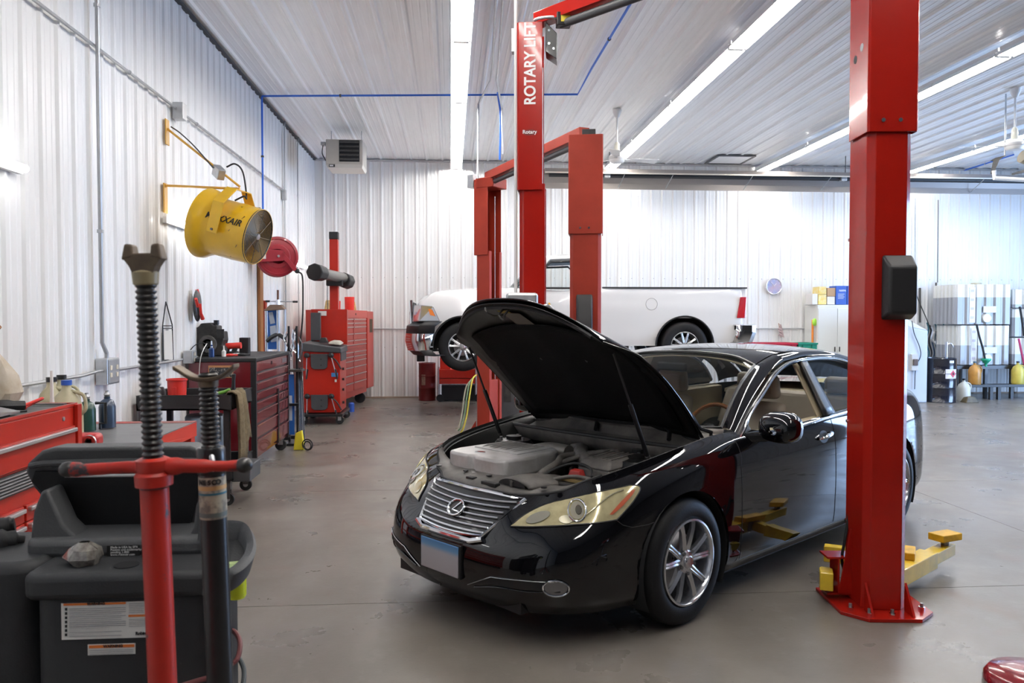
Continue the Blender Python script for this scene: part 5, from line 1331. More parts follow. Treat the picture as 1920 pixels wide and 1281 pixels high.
# ---- red hose reel
rc_ = at(520, 482, Y=10.9); 
t = thing('hose_reel', 'red hose reel on the left wall beside the wooden post', 'hose reel', (XL + .03, 10.9, 2.2))
rax = Vector((.30, -.95, 0)).normalized()
rd = mat('reel_red', (.33, .022, .035), .3, coat=.4, var=.15, vscale=6)
part('side_disc', MB().lathe([(.10, -.10), (.15, -.10), (.17, -.085), (.22, -.085), (.235, -.10), (.262, -.095), (.270, -.075), (.262, -.085), (.235, -.09), (.10, -.09)], rc_, -rax, 44), rd, t, smooth=35)
part('side_disc', MB().lathe([(.04, .08), (.12, .08), (.15, .095), (.22, .095), (.235, .085), (.262, .09), (.27, .11), (.262, .10), (.15, .105), (.04, .10)], rc_, -rax, 44), rd, t, smooth=35)
part('hose_coil', MB().lathe([(.12, -.08), (.19, -.08), (.20, 0), (.19, .08), (.12, .08)], rc_, -rax, 36), rubber, t, smooth=50)
rs_ = rax.cross(Vector((0, 0, 1))).normalized()
if rs_.x > 0: rs_ = -rs_
fr_ = rc_ + rax * .13
def ra(a, b, c=0): return fr_ - rs_ * a + Vector((0, 0, b)) + rax * c
part('guide_arm', MB().hexa([ra(.02, .02), ra(.06, .06), ra(.24, -.16), ra(.20, -.20)], [ra(.02, .02, .03), ra(.06, .06, .03), ra(.24, -.16, .03), ra(.20, -.20, .03)]), rd, t, bevel=.004)
part('mount_plate', MB().hexa([ra(-.30, -.09), ra(.07, -.06), ra(.07, .08), ra(-.30, .09)], [ra(-.30, -.09, .03), ra(.07, -.06, .03), ra(.07, .08, .03), ra(-.30, .09, .03)]), rd, t, bevel=.006)
part('paper_label', MB().hexa([ra(-.22, -.04, .03), ra(-.16, -.04, .03), ra(-.16, .04, .03), ra(-.22, .04, .03)], [ra(-.22, -.04, .032), ra(-.16, -.04, .032), ra(-.16, .04, .032), ra(-.22, .04, .032)]), paperm, t)
part('axle_nut', MB().cyl(ra(0, 0, .03), ra(0, 0, .05), .018, n=6), steel, t)
wl = Vector((XL + .03, rc_.y + .12, rc_.z))
part('wall_arm', MB().box((XL + .02, fr_.y + .02, rc_.z - .08), (rc_.x - .25, fr_.y + .06, rc_.z + .08)).box((XL + .02, fr_.y - .08, rc_.z - .10), (XL + .035, fr_.y + .12, rc_.z + .10)), rd, t, bevel=.004)
part('hose_stop', MB().ell(ra(.24, -.19), (.035, .035, .035), 12, 8), rubber, t, smooth=1)
h0 = ra(.25, -.20)
part('air_hose', MB().tube([h0, h0 + Vector((.06, 0, -.06)), at(568, 560, Y=10.9), at(567, 600, Y=10.9), at(563, 640, Y=10.95), at(560, 665, Y=11.0)], .011, 8, smooth=8), rubber, t, smooth=1)
# wooden post on the wall below the reel
w0 = on_left(475, 480)
single('wooden_post', MB().box((XL + .02, 11.24, 1.0), (XL + .06, 11.42, 2.75)), woodm, 'orange-brown wooden board fixed upright to the left wall below the hose reel', 'wooden post', bevel=.004)
# blue air line: down the left wall and across the ceiling
bx = XL + .06
t = conduit('blue air pipe dropping down the left wall beside the yellow fan', [(bx, 11.44, ZC - .06), (bx, 11.44, 3.05)], .014, bluep, clipm=blackm, cat='air line', name='air_line')
part('yellow_hose', MB().tube([(bx, 11.44, 3.10), at(493, 410, X=bx), at(505, 435, X=bx), at(503, 448, X=bx), at(488, 449, X=bx)], .012, 6, smooth=6), mat('hose_yellow', (.62, .42, .05), .4), t, smooth=1)
zc2 = ZC - .05
a1 = at(1083, 177, Z=zc2); a2 = at(1188, 0, Z=zc2); a2 = a1 + (a2 - a1) * 1.6
amid = at(1110, 127, Z=zc2)
conduit('blue air pipe running across the ceiling then towards the camera', [(bx, 11.44, zc2), (a1.x, a1.y, zc2), amid, a2], .014, bluep, clipm=blackm, cat='air line', name='air_line')
conduit('blue air pipe hanging down beside the first strip light to the far column', [at(933, 174, Z=ZC - .055), at(938, 207, Y=11.30), at(938, 255, Y=11.32), at(937, 300, Y=11.34)], .014, bluep, cat='air line', clips=False, name='air_line')
conduit('blue air pipe in the far right corner of the ceiling', [at(1785, 327, Z=zc2), at(1920, 284, Z=zc2)], .014, bluep, cat='air line', name='air_line')
# ceiling conduits
g1 = at(936, 0, Z=ZC - .09); g2 = at(929, 123, Z=ZC - .09)
g0 = g2 + (g1 - g2) * 1.6
for k, lb in ((-.035, 'left one of two grey conduits side by side on the ceiling'), (.035, 'right one of two grey conduits side by side on the ceiling')):
    pts = [g0 + Vector((k, 0, 0)), g2 + Vector((k, 0, 0))]
    if k < 0: pts += [at(920, 150, Z=ZC - .10), at(897, 195, Y=11.3), at(895, 335, Y=10.85)]
    else: pts += [at(931, 150, Z=ZC - .10), at(941, 203, Y=11.2), at(942, 290, Y=11.25)]
    conduit(lb, pts, .014, galv, clips=False)
conduit('white vertical conduit beside the lettered lift column', [at(967, -60, Y=6.17), at(967, 620, Y=6.17)], .013, whitepaint, clips=False)
# window-tool strap, tool pouch on the wall
t = thing('wall_strap', 'white card in a black strap hanging on the left wall', 'hanger', tuple(on_left(313, 640, .02)))
q = lambda x, y, o=.02: on_left(x, y, o)
part('strap', MB().tube([q(311, 566), q(305, 610), q(306, 676), q(325, 676), q(323, 610), q(311, 566)], .006, 5).tube([q(305, 611), q(323, 611)], .006, 5).tube([q(305, 616), q(323, 616)], .006, 5), blackm, t)
part('card', MB().add([q(307, 620), q(322, 620), q(324, 674), q(308, 674)], [(0, 1, 2, 3)]), paperm, t, solid=.006)
t = thing('tool_pouch', 'clear bag of tools with red handles hung on the left wall', 'tool bag', tuple(q(372, 590)))
part('bag', MB().at(q(370, 573, .05)).ell((0, 0, 0), (.035, .10, .17), 12, 10), mat('dark_bag', (.07, .07, .075), .3, var=.6, vscale=20), t, smooth=1)
part('handle', MB().tube([q(369, 543, .05), q(372, 556, .06)], .018, 8), redbright, t, smooth=1)
part('handle', MB().tube([q(375, 570, .10), q(377, 588, .10), q(380, 598, .10)], [.014, .022], 8), redbright, t, smooth=1)
part('handle', MB().tube([q(367, 560, .10), q(371, 575, .10)], .016, 8), redbright, t, smooth=1)

# ================================================================ left: cabinets and carts
handlem = mat('drawer_handle', (.62, .62, .63), .3, .8)
mattop = mat('rubber_mat_top', (.10, .10, .10), .6, var=.25, vscale=8)
# near red tool chest (two stacked boxes), drawers face +X
CX0, CX1, CY0, CY1, CZ = XL + .04, -2.10, 2.75, 4.62, 1.125
t = thing('tool_chest', 'large red tool chest with silver drawer handles at the left edge', 'tool chest', ((CX0 + CX1) / 2, (CY0 + CY1) / 2, 0))
part('body', MB().box((CX0, CY0, .10), (CX1, CY1, CZ - .012)), redbox, t, bevel=.006)
part('top_mat', MB().box((CX0 + .02, CY0 + .02, CZ - .012), (CX1 - .02, CY1 - .02, CZ)), mattop, t)
part('top_rim', MB().box((CX0 + .02, CY1 - .014, CZ - .012), (CX1, CY1, CZ + .006)).box((CX1 - .014, CY0, CZ - .012), (CX1, CY1, CZ + .006)), redbox, t, bevel=.002)
part('corner_post', MB().box((CX1, CY1 - .05, .12), (CX1 + .022, CY1, CZ)), redbox, t, bevel=.003)
zz = CZ - .165
yA, yB = CY1 - .07, CY1 - .94
def drawer(parent, y0, y1, z0, z1, x=CX1, m=redbox, hm=handlem, grille=False):
    d = part('drawer', MB().box((x, y0, z0), (x + .018, y1, z1)), m, parent, bevel=.003)
    if not grille: part('handle', MB().box((x + .015, y0 + .012, z1 - .030), (x + .038, y1 - .012, z1 - .008)), hm, d, bevel=.005)
    return d
dr = drawer(t, CY0 + .02, yA, CZ - .25, CZ - .115)
part('keyhole', MB().cyl((CX1, CY1 - .17, CZ - .065), (CX1 + .005, CY1 - .17, CZ - .065), .012, n=16), alum, t)
v_ = part('vent_panel', MB().box((CX1, CY0 + .02, CZ - .365), (CX1 + .012, yA, CZ - .265)), mat('dark_vent', (.05, .05, .052), .45), t)
for k in range(6): part('vent_slat', MB().tube([(CX1 + .016, CY0 + .03, CZ - .275 - k * .0155), (CX1 + .016, yA - .01, CZ - .275 - k * .0155)], .0045, 6), steel, v_, smooth=1)
z = CZ - .44
for h in (.085, .085, .085, .13, .13, .16):
    drawer(t, yB + .35, yA - .0, z - h + .006, z); drawer(t, CY0 + .02, yB + .33, z - h + .006, z); z -= h
    if z < .2: break
for y in (CY0 + .1, CY1 - .1):
    part('caster', MB().cyl((CX1 - .08, y - .02, .05), (CX1 - .08, y + .02, .05), .05, n=20), rubber, t, smooth=40)
    part('caster', MB().cyl((CX0 + .08, y - .02, .05), (CX0 + .08, y + .02, .05), .05, n=20), rubber, t, smooth=40)
# clutter on the chest
t = thing('paper_bag', 'crumpled dirty white shop bag at the left edge of the red chest', 'bag', (-2.45, 3.9, CZ))
b_ = at(15, 690, Y=4.05)
random.seed(3)
mb = MB()
ring = []
for j, (z, rx, ry, ox) in enumerate([(CZ + .004, .10, .12, .0), (CZ + .09, .115, .14, .01), (CZ + .18, .10, .13, .0), (CZ + .28, .075, .11, -.03), (CZ + .36, .03, .05, -.06)]):
    ring.append([Vector((-2.395 + ox + rx * math.cos(a) + random.uniform(-.02, .02), 4.33 + ry * .8 * math.sin(a) + random.uniform(-.02, .02), z)) for a in np.linspace(0, 2 * PI, 15)[:-1]])
    ring[-1].append(ring[-1][0])
mb.sheet(ring)
part('bag', mb, mat('dirty_paper', (.58, .54, .46), .75, col2=(.36, .27, .17), vscale=5), t, smooth=25)
part('stick', MB().cyl((-2.50, 4.32, CZ + .28), (-2.33, 4.28, CZ + .44), .014, n=8), woodm, t, smooth=1)
t = thing('laptop', 'dark folded plastic panel lying on the red tool chest', 'panel', (-2.35, 3.9, CZ))
part('screen', MB().hexa([(-2.56, 3.55, CZ + .012), (-2.14, 3.62, CZ + .012), (-2.14, 4.10, CZ + .012), (-2.56, 4.10, CZ + .10)], [(-2.56, 3.55, CZ + .02), (-2.14, 3.62, CZ + .02), (-2.14, 4.10, CZ + .02), (-2.56, 4.10, CZ + .108)]), mat('smoky', (.20, .20, .21), .25, coat=.5), t)
part('base', MB().box((-2.50, 3.63, CZ + .001), (-2.16, 4.05, CZ + .012)), blackp, t, bevel=.004)
t = thing('power_tool', 'black hand tool with red cable on the red tool chest', 'hand tool', (-2.40, 4.35, CZ))
part('body', MB().tube([(-2.36, 4.17, CZ + .03), (-2.28, 4.20, CZ + .035), (-2.20, 4.26, CZ + .03)], [.022, .03, .024], 8, smooth=4), blackp, t, smooth=1)
part('cable', MB().tube([(-2.20, 4.26, CZ + .03), (-2.16, 4.34, CZ + .055), (-2.20, 4.42, CZ + .045), (-2.26, 4.40, CZ + .012), (-2.22, 4.30, CZ + .012)], .008, 6, smooth=6), redbright, t, smooth=1)
part('lead', MB().tube([(-2.36, 4.17, CZ + .02), (-2.30, 4.12, CZ + .008), (-2.22, 4.14, CZ + .008), (-2.16, 4.20, CZ + .008)], .006, 6, smooth=6), rubber, t, smooth=1)
single('steel_rule', MB().box((-2.32, 4.50, CZ + .0065), (-2.12, 4.535, CZ + .012)), darksteel, 'flat steel bar on the far end of the red tool chest', 'bar')
# red steel workbench with a grey top
BX0, BX1, BY0, BY1, BZ = XL + .04, -1.90, 4.72, 6.06, .835
t = thing('workbench', 'low red steel workbench with a worn grey top', 'workbench', ((BX0 + BX1) / 2, (BY0 + BY1) / 2, 0))
part('bench_top', MB().box((BX0, BY0, BZ - .006), (BX1, BY1, BZ)), mat('worn_grey_top', (.20, .20, .20), .38, col2=(.14, .14, .14), vscale=3), t)
part('frame', MB().box((BX1 - .03, BY0, BZ - .11), (BX1, BY1, BZ - .006)).box((BX0, BY1 - .03, BZ - .11), (BX1, BY1, BZ - .006)).box((BX0, BY0, BZ - .11), (BX1, BY0 + .03, BZ - .006)), mat('bench_red', (.55, .04, .022), .4), t, bevel=.003)
part('top_edge', MB().box((BX0, BY1 - .10, BZ), (BX1, BY1, BZ + .003)), mat('bench_red_worn', (.36, .05, .035), .5, col2=(.18, .15, .14), vscale=5), t)
for x in (BX0 + .05, BX1 - .05):
    for y in (BY0 + .05, BY1 - .07):
        part('leg', MB().box((x - .045, y - .045, 0), (x + .045, y + .045, BZ - .1)), MATS['bench_red'], t, bevel=.003)
part('lower_shelf', MB().box((BX0 + .05, BY0 + .05, .22), (BX1 - .05, BY1 - .05, .24)), MATS['bench_red'], t)
# red vise-like clamp at the near end of the bench
vx, vy = at(176, 828, Y=4.9).x, 4.86
t = thing('bench_vise', 'small red cast tool with a round steel socket beside the workbench', 'vise', (vx, vy, BZ + .003))
part('body', MB().box((vx - .17, vy - .06, BZ + .003), (vx + .06, vy + .05, BZ + .09)), mat('cast_red', (.42, .02, .02), .35, coat=.3), t, bevel=.03, seg=4, smooth=40)
part('socket', MB().lathe([(.0, .0), (.020, .0), (.024, .012), (.038, .012), (.04, 0)], (vx + .02, vy - .06, BZ + .045), (0, -1, 0), 20), alum, t, smooth=40)
# jugs behind the chest standing on the bench
def jug(label, x, y, z, h=.26, w=.085, m=None, capm=None, group=None, name='oil_jug'):
    t = thing(name, label, 'jug', (x, y, z), group=group)
    part('body', MB().at((x, y, z)).lathe([(.0, 0), (w * .95, 0), (w, .02), (w, h * .62), (w * .75, h * .80), (.028, h * .92), (.026, h)], n=20), m or dirtywhite, t, smooth=40)
    part('cap', MB().at((x, y, z)).lathe([(.030, h), (.030, h + .03), (0, h + .03)], n=16), capm or blackm, t, smooth=40)
    part('handle', MB().at((x, y, z)).tube([(w * .95, 0, h * .5), (w * 1.25, 0, h * .6), (w * 1.1, 0, h * .82), (.03, 0, h * .9)], .011, 8, smooth=5), m or dirtywhite, t, smooth=1)
    return t
j1 = at(128, 745, Y=5.0); 
milky = mat('yellowed_jug', (.50, .46, .30), .35, var=.2, vscale=8)
jug('yellowed jug with a blue cap standing behind the red tool chest', at(125, 735, Y=5.05).x, 5.05, BZ, h=.36, w=.09, m=milky, capm=mat('blue_cap', (.03, .10, .45), .4))
jug('yellowed jug with a black cap left of the blue-capped one', at(92, 735, Y=5.15).x, 5.18, BZ, h=.37, w=.085, m=milky)
jug('second black-capped jug tight against the first one', at(113, 735, Y=5.5).x, 5.52, BZ, h=.36, w=.09, m=milky)
cn = at(108, 720, Y=4.93)
single('sealant_nozzle', MB().lathe([(.045, 0), (.045, .03), (.024, .16), (.010, .30), (.008, .46), (0, .46)], (cn.x, 4.86, BZ)), paperm, 'white pointed funnel in front of the jugs behind the red chest', 'funnel', smooth=35)
# green gas bottles with black handles
for i, (px, lb) in enumerate(((163, 'green gas bottle standing on the grey bench, nearer the red chest'), (182, 'green gas bottle with black handle on the bench, further from the red chest'))):
    x = at(px, 780, Y=5.55).x; y = 5.55 + i * .16; r = .055
    t = thing('gas_bottle', lb, 'gas bottle', (x, y, BZ + .003), group='gas bottles on the bench')
    part('bottle', MB().at((x, y, BZ + .003)).lathe([(.0, .0), (r, .005), (r, .15), (r * .75, .19), (.02, .205), (.02, .22)], n=22), mat('bottle_green' + str(i), (.016, .06, .045) if i == 0 else (.03, .05, .09), .3, coat=.3), t, smooth=40)
    part('valve', MB().at((x, y, BZ + .003)).lathe([(.016, .22), (.022, .235), (.012, .25), (.012, .262), (0, .262)], n=14), steel, t, smooth=40)
t = thing('torch_handle', 'black looped handle clipped beside the green gas bottles', 'handle', (at(192, 765, Y=5.62).x, 5.62, BZ + .003))
hx = at(190, 765, Y=5.62).x
part('grip', MB().tube([(hx - .03, 5.60, BZ + .19), (hx + .035, 5.60, BZ + .19), (hx + .035, 5.60, BZ + .05), (hx - .0, 5.60, BZ + .05), (hx - .0, 5.60, BZ + .01)], .011, 8), blackm, t, smooth=1)
# black utility cart with a towel
UX0, UX1, UY0, UY1, UZ = XL + .06, -1.86, 6.85, 7.55, .955
t = thing('utility_cart', 'black plastic utility cart with a brown towel over its end', 'cart', ((UX0 + UX1) / 2, (UY0 + UY1) / 2, 0))
def tray(z0, z1, nm, m_=blackp):
    e = .02
    mb = MB().box((UX0, UY0, z0), (UX1, UY1, z0 + .02)).box((UX0, UY0, z0), (UX1, UY0 + e, z1)).box((UX0, UY1 - e, z0), (UX1, UY1, z1)).box((UX0, UY0, z0), (UX0 + e, UY1, z1)).box((UX1 - e, UY0, z0), (UX1, UY1, z1))
    return part(nm, mb, m_, t, bevel=.006)
tray(UZ - .13, UZ, 'top_tray'); tray(.22, .36, 'bottom_tray')
for x in (UX0 + .05, UX1 - .05):
    for y in (UY0 + .05, UY1 - .05):
        part('post', MB().box((x - .025, y - .025, .34), (x + .025, y + .025, UZ - .12)), blackp, t, bevel=.006)
        cs = part('caster', MB().cyl((x, y - .014, .055), (x, y + .014, .055), .055, n=22), rubber, t, smooth=40)
        part('caster_fork', MB().box((x - .025, y - .024, .06), (x + .025, y - .018, .15)).box((x - .025, y + .018, .06), (x + .025, y + .024, .15)).box((x - .03, y - .03, .14), (x + .03, y + .03, .22)), darksteel, cs)
        part('wheel_hub', MB().cyl((x, y - .018, .055), (x, y + .018, .055), .022, n=14), galv, cs)
part('side_bin', MB().box((UX1 - .02, UY0 + .05, .20), (UX1 + .14, UY0 + .42, .34)), darkgrey, t, bevel=.01)
single('silver_drum', MB().lathe([(0, .365), (.15, .365), (.165, .38), (.165, .74), (.15, .76), (.05, .77), (0, .77)], (-2.16, 7.12, 0)), mat('satin_blue_steel', (.26, .31, .36), .3, .6), 'blue-grey metal canister on the bottom tray of the black cart', 'canister', smooth=40)
# towel
random.seed(5)
tw = []
TX0 = at(437, 735, Y=UY0).x; 
for k, (z, o) in enumerate([(UZ - .08, -.10), (UZ - .02, -.06), (UZ + .018, -.035), (UZ + .022, .0), (UZ + .0, .03), (UZ - .15, .05), (UZ - .32, .055), (UZ - .50, .06), (UZ - .58, .06)]):
    row = []
    for i in range(21):
        s_ = i / 20
        y = UY0 + .02 + .34 * s_ * (1 + .05 * math.sin(k)); zz = z - (.10 * (s_ > .62) * -1 * max(0, (k - 4) / 4) * 1.6)
        row.append(Vector((UX1 + o + .018 * math.sin(s_ * 17 + k * .35) * (k > 3), y, zz + .008 * math.sin(s_ * 9))))
    tw.append(row)
single('towel', MB().sheet(tw), mat('brown_towel', (.17, .125, .065), .9, var=.35, vscale=25, bump=.5, bscale=90), 'brown towel hanging over the end of the black cart', 'towel', smooth=60, solid=.010)
cup = thing('red_cup', 'bright red plastic tub on the black cart', 'tub', (at(332, 730, Y=7.0).x, 7.0, UZ - .11))
cx0 = at(332, 730, Y=7.05).x
part('tub', MB().at((cx0, 7.05, UZ - .11)).lathe([(.0, .005), (.072, .005), (.080, .22), (.088, .222), (.088, .236), (.072, .236), (.066, .01)], n=28), redbright, cup, smooth=35)
part('tub_grip', MB().box((cx0 - .02, 6.965, UZ - .02), (cx0 + .02, 6.975, UZ + .06)), redbright, cup, bevel=.003)
x_ = at(446, 715, Y=7.1).x
single('file_handle', MB().lathe([(0, 0), (.016, 0), (.020, .03), (.015, .14), (.019, .19), (0, .20)], (x_ - .03, 7.05, UZ - .03), (.05, 0, 1), 12), blackp, 'black tool handle standing up in the black cart', 'tool handle', smooth=50)
gx = at(414, 735, Y=7.15).x
t = thing('air_gun', 'green and silver air gun lying in the black cart', 'air gun', (gx, 7.15, UZ - .11))
part('body', MB().tube([(gx - .05, 7.15, UZ - .02), (gx + .03, 7.15, UZ + .0), (gx + .08, 7.15, UZ + .02)], .014, 8), mat('green_tool', (.18, .40, .06), .4), t, smooth=1)
part('grip', MB().box((gx - .06, 7.12, UZ - .11), (gx + .03, 7.18, UZ - .03)), MATS['green_tool'], t, bevel=.012)
single('tool_roll', MB().lathe([(0, 0), (.045, 0), (.05, .12), (.03, .16), (0, .16)], (at(300, 738, Y=7.1).x, 7.1, UZ - .11), (0, 0, 1), 14), darkgrey, 'dark grey tin behind the red tub in the black cart', 'tin', smooth=40)
# maroon tool cabinet
MX0, MX1, MY0, MY1, MZ = XL + .05, -2.005, 8.22, 9.86, 1.20
t = thing('tool_cabinet', 'dark maroon rolling tool cabinet with a black top', 'tool cabinet', ((MX0 + MX1) / 2, (MY0 + MY1) / 2, 0))
part('body', MB().box((MX0, MY0, .16), (MX1, MY1, MZ - .04)), maroon, t, bevel=.004)
part('worktop', MB().box((MX0 - .0, MY0 - .012, MZ - .04), (MX1 + .03, MY1 + .012, MZ)), blackp, t, bevel=.008)
for y in (MY0, MY1 - .035): part('corner_trim', MB().box((MX1 - .03, y - .004, .14), (MX1 + .024, y + .035, MZ - .04)), blackm, t, bevel=.003)
part('header', MB().box((MX1, MY0 + .04, MZ - .14), (MX1 + .014, MY1 - .04, MZ - .045)), maroon, t, bevel=.002)
part('keyhole', MB().cyl((MX1 + .014, MY0 + .75, MZ - .09), (MX1 + .02, MY0 + .75, MZ - .09), .02, n=16), blackm, t)
part('maker_plate', MB().box((MX1 + .014, MY1 - .35, MZ - .12), (MX1 + .018, MY1 - .10, MZ - .07)), mat('plate_grey', (.25, .25, .26), .3, .8), t)
z = MZ - .155
for k, h in enumerate((.10, .10, .10, .10, .13, .15, .17)):
    split = k >= 3
    segs = [(MY0 + .045, MY1 - .045)] if not split else [(MY0 + .045, MY0 + 1.0), (MY0 + 1.06, MY1 - .045)]
    for y0, y1 in segs:
        if split and y0 > MY0 + 1 and k == 5: y_h = .32
        d = part('drawer', MB().box((MX1, y0, z - h + .012), (MX1 + .018, y1, z - .024)), maroon, t, bevel=.002)
        part('drawer_pull', MB().box((MX1 + .004, y0, z - .024), (MX1 + .028, y1, z - .010)), mat('maroon_light', (.22, .012, .018), .15, .3, coat=1), d, bevel=.004)
        part('drawer_gap', MB().box((MX1 + .001, y0, z - .010), (MX1 + .004, y1, z + .004)), blackm, d)
    z -= h
part('divider', MB().box((MX1, MY0 + 1.005, .17), (MX1 + .03, MY0 + 1.055, MZ - .40)), blackm, t, bevel=.003)
lb_ = part('warning_label', MB().box((at(383, 0, Y=MY0).x, MY0 - .004, 1.00), (at(430, 0, Y=MY0).x, MY0 - .001, MZ - .075)), mat('label_orange_edge', (.55, .25, .10), .6), t)
l0, l1 = at(383, 0, Y=MY0).x, at(430, 0, Y=MY0).x
part('label_face', MB().box((l0 + .008, MY0 - .0055, 1.008), (l1 - .008, MY0 - .004, MZ - .095)), mat('label_dark', (.03, .03, .035), .6, col2=(.35, .33, .30), vscale=60, lo=.5, hi=.6), lb_)
for x in (MX0 + .08, MX1 - .06):
    for y in (MY0 + .10, MY1 - .10):
        cs = part('caster', MB().cyl((x, y - .022, .065), (x, y + .022, .065), .065, n=24), rubber, t, smooth=40)
        part('caster_fork', MB().box((x - .03, y - .034, .07), (x + .03, y - .026, .15)).box((x - .03, y + .026, .07), (x + .03, y + .034, .15)).box((x - .04, y - .04, .145), (x + .04, y + .04, .16)), galv, cs)
# engine part and clutter on it
ex = at(397, 640, Y=8.75)
t = thing('gearbox_casting', 'black car transmission part standing on the maroon cabinet', 'car part', (ex.x, 8.75, MZ))
sx0 = ex.x
P2 = [(-.20, .0), (-.19, .14), (-.24, .17), (-.215, .22), (-.235, .265), (-.20, .33), (-.235, .35), (-.23, .39), (-.13, .40), (-.10, .45), (.02, .46), (.06, .42), (.10, .42), (.10, .34), (.17, .34), (.18, .22), (.16, .15), (.20, .10), (.18, .0)]
P2 = [(a * .84, b * .78) for a, b in P2]
part('casting', MB().prism(P2, -.10, .10, (sx0, 8.75, MZ), (1, 0, 0), (0, 0, 1)), engblack, t, bevel=.012)
part('flange', MB().lathe([(.03, 0), (.05, 0), (.055, .03), (.09, .03), (.095, .0)], (sx0 - .01, 8.65, MZ + .13), (0, -1, 0), 24), engdirt, t, smooth=35)
part('rib_block', MB().box((sx0 + .085, 8.64, MZ + .19), (sx0 + .16, 8.66, MZ + .29)), mat('grid_black', (.03, .03, .03), .5, bump=.8, bscale=60), t, bevel=.004)
part('filler', MB().lathe([(0, 0), (.028, 0), (.028, .05), (0, .05)], (sx0 + .06, 8.72, MZ + .335)), blackm, t, smooth=40)
def bottle(label, px, y, z, h, r, m, capm=None, name='bottle', group=None):
    x = at(px, 600, Y=y).x
    t = thing(name, label, 'bottle', (x, y, z), group=group)
    part('body', MB().at((x, y, z)).lathe([(.0, 0), (r, .003), (r, h * .66), (r * .4, h * .8), (r * .38, h)], n=18), m, t, smooth=40)
    part('nozzle', MB().at((x, y, z)).lathe([(r * .45, h * .80), (r * .3, h), (r * .25, h * 1.3), (0, h * 1.3)], n=12), capm or alum, t, smooth=40)
    return t
bottle('small blue bottle with a silver nozzle on the maroon cabinet', 396, 8.42, MZ, .13, .028, mat('blue_bottle', (.01, .04, .16), .25, coat=.5))
bottle('small white bottle in front of the red tools on the maroon cabinet', 419, 8.50, MZ, .09, .022, paperm, paperm)
t = thing('cordless_driver', 'red and black cordless impact tool on the maroon cabinet', 'power tool', (at(438, 650, Y=8.8).x, 8.8, MZ))
dx_ = at(438, 650, Y=8.8).x
part('body', MB().cyl((dx_ - .08, 8.8, MZ + .10), (dx_ + .08, 8.8, MZ + .11), .035, n=14), redbright, t, smooth=40)
part('grip', MB().hexa([(dx_ - .03, 8.77, MZ + .02), (dx_ + .02, 8.77, MZ + .02), (dx_ + .02, 8.83, MZ + .02), (dx_ - .03, 8.83, MZ + .02)], [(dx_, 8.78, MZ + .10), (dx_ + .05, 8.78, MZ + .10), (dx_ + .05, 8.82, MZ + .10), (dx_, 8.82, MZ + .10)]), blackp, t, bevel=.008)
part('battery', MB().box((dx_ - .06, 8.75, MZ), (dx_ + .04, 8.85, MZ + .045)), blackp, t, bevel=.006)
single('black_case', MB().box((dx_ + .02, 8.95, MZ), (dx_ + .12, 9.05, MZ + .19)), blackp, 'small upright black box behind the red impact tool', 'box', bevel=.006)
x_ = at(425, 655, Y=8.55).x
for i, (dxx, dyy, cm, lb) in enumerate([(.0, 0, redbright, 'red socket tool lying on the maroon cabinet top'), (.10, .12, blackp, 'black clamp lying on the maroon cabinet top'), (.02, .2, alum, 'silver ratchet lying on the maroon cabinet top')]):
    single('hand_tool', MB().tube([(x_ + dxx - .05, 8.55 + dyy, MZ + .012), (x_ + dxx + .03, 8.56 + dyy, MZ + .016), (x_ + dxx + .10, 8.60 + dyy, MZ + .012)], [.012, .016, .009], 8, smooth=4), cm, lb, 'hand tool', smooth=1)
single('cable', MB().tube([at(381, 655, Y=8.3), at(388, 650, Y=8.35) + Vector((0, 0, .03)), at(378, 664, Y=8.2), at(374, 690, Y=8.19), at(374, 720, Y=8.19), at(375, 735, Y=8.19)], .004, 6, smooth=6), paperm, 'white cable hanging down the end of the maroon cabinet', 'cable', smooth=1)
single('cable', MB().tube([at(352, 663, Y=8.4), at(365, 648, Y=8.45), at(380, 643, Y=8.5), at(388, 650, Y=8.5), at(384, 660, Y=8.4)], .005, 6, smooth=6), rubber, 'black cable looped beside the transmission part', 'cable', smooth=1)
# strut compressor: tall frame with a cross handle, behind the maroon cabinet
SY = 10.75
def S3(px, py, y=SY): return at(px, py, Y=y)
t = thing('spring_compressor', 'tall spring compressor with a crossbar handle by the left wall', 'spring compressor', (S3(521, 700).x, SY, 0))
fx0 = S3(521, 600)
part('base', MB().box((fx0.x - .28, SY - .2, 0), (fx0.x + .28, SY + .2, .06)), blackm, t, bevel=.01)
for px in (499, 521, 534): q0 = S3(px, 580); part('rod', MB().cyl((q0.x, SY, .05), (q0.x, SY, q0.z), .020 if px != 534 else .014, n=12), alum, t, smooth=40)
part('head_plate', MB().hexa([(S3(496, 580).x, SY - .08, S3(0, 583).z), (S3(536, 580).x, SY - .08, S3(0, 580).z), (S3(536, 580).x, SY + .08, S3(0, 580).z), (S3(496, 580).x, SY + .08, S3(0, 583).z)],
     [(S3(508, 574).x, SY - .06, S3(0, 571).z), (S3(529, 574).x, SY - .06, S3(0, 571).z), (S3(529, 574).x, SY + .06, S3(0, 571).z), (S3(508, 574).x, SY + .06, S3(0, 571).z)]), mat('rusty_brown', (.20, .13, .09), .6, .3, var=.3), t, bevel=.008)
q0, q1 = S3(521, 572), S3(521, 544)
part('screw', MB().cyl(q0, q1, .014, n=12), mat('rust_screw', (.14, .07, .05), .6, .5), t, smooth=40)
part('screw_nut', MB().cyl(S3(521, 572), S3(521, 562), .03, n=6), alum, t)
hb = part('cross_handle', MB().cyl(S3(500, 565), S3(557, 566), .008, n=8), alum, t, smooth=40)
for a, b in (((498, 565), (506, 565)), ((549, 566), (558, 566))): part('handle_grip', MB().cyl(S3(*a), S3(*b), .014, n=10), blackp, hb, smooth=40)
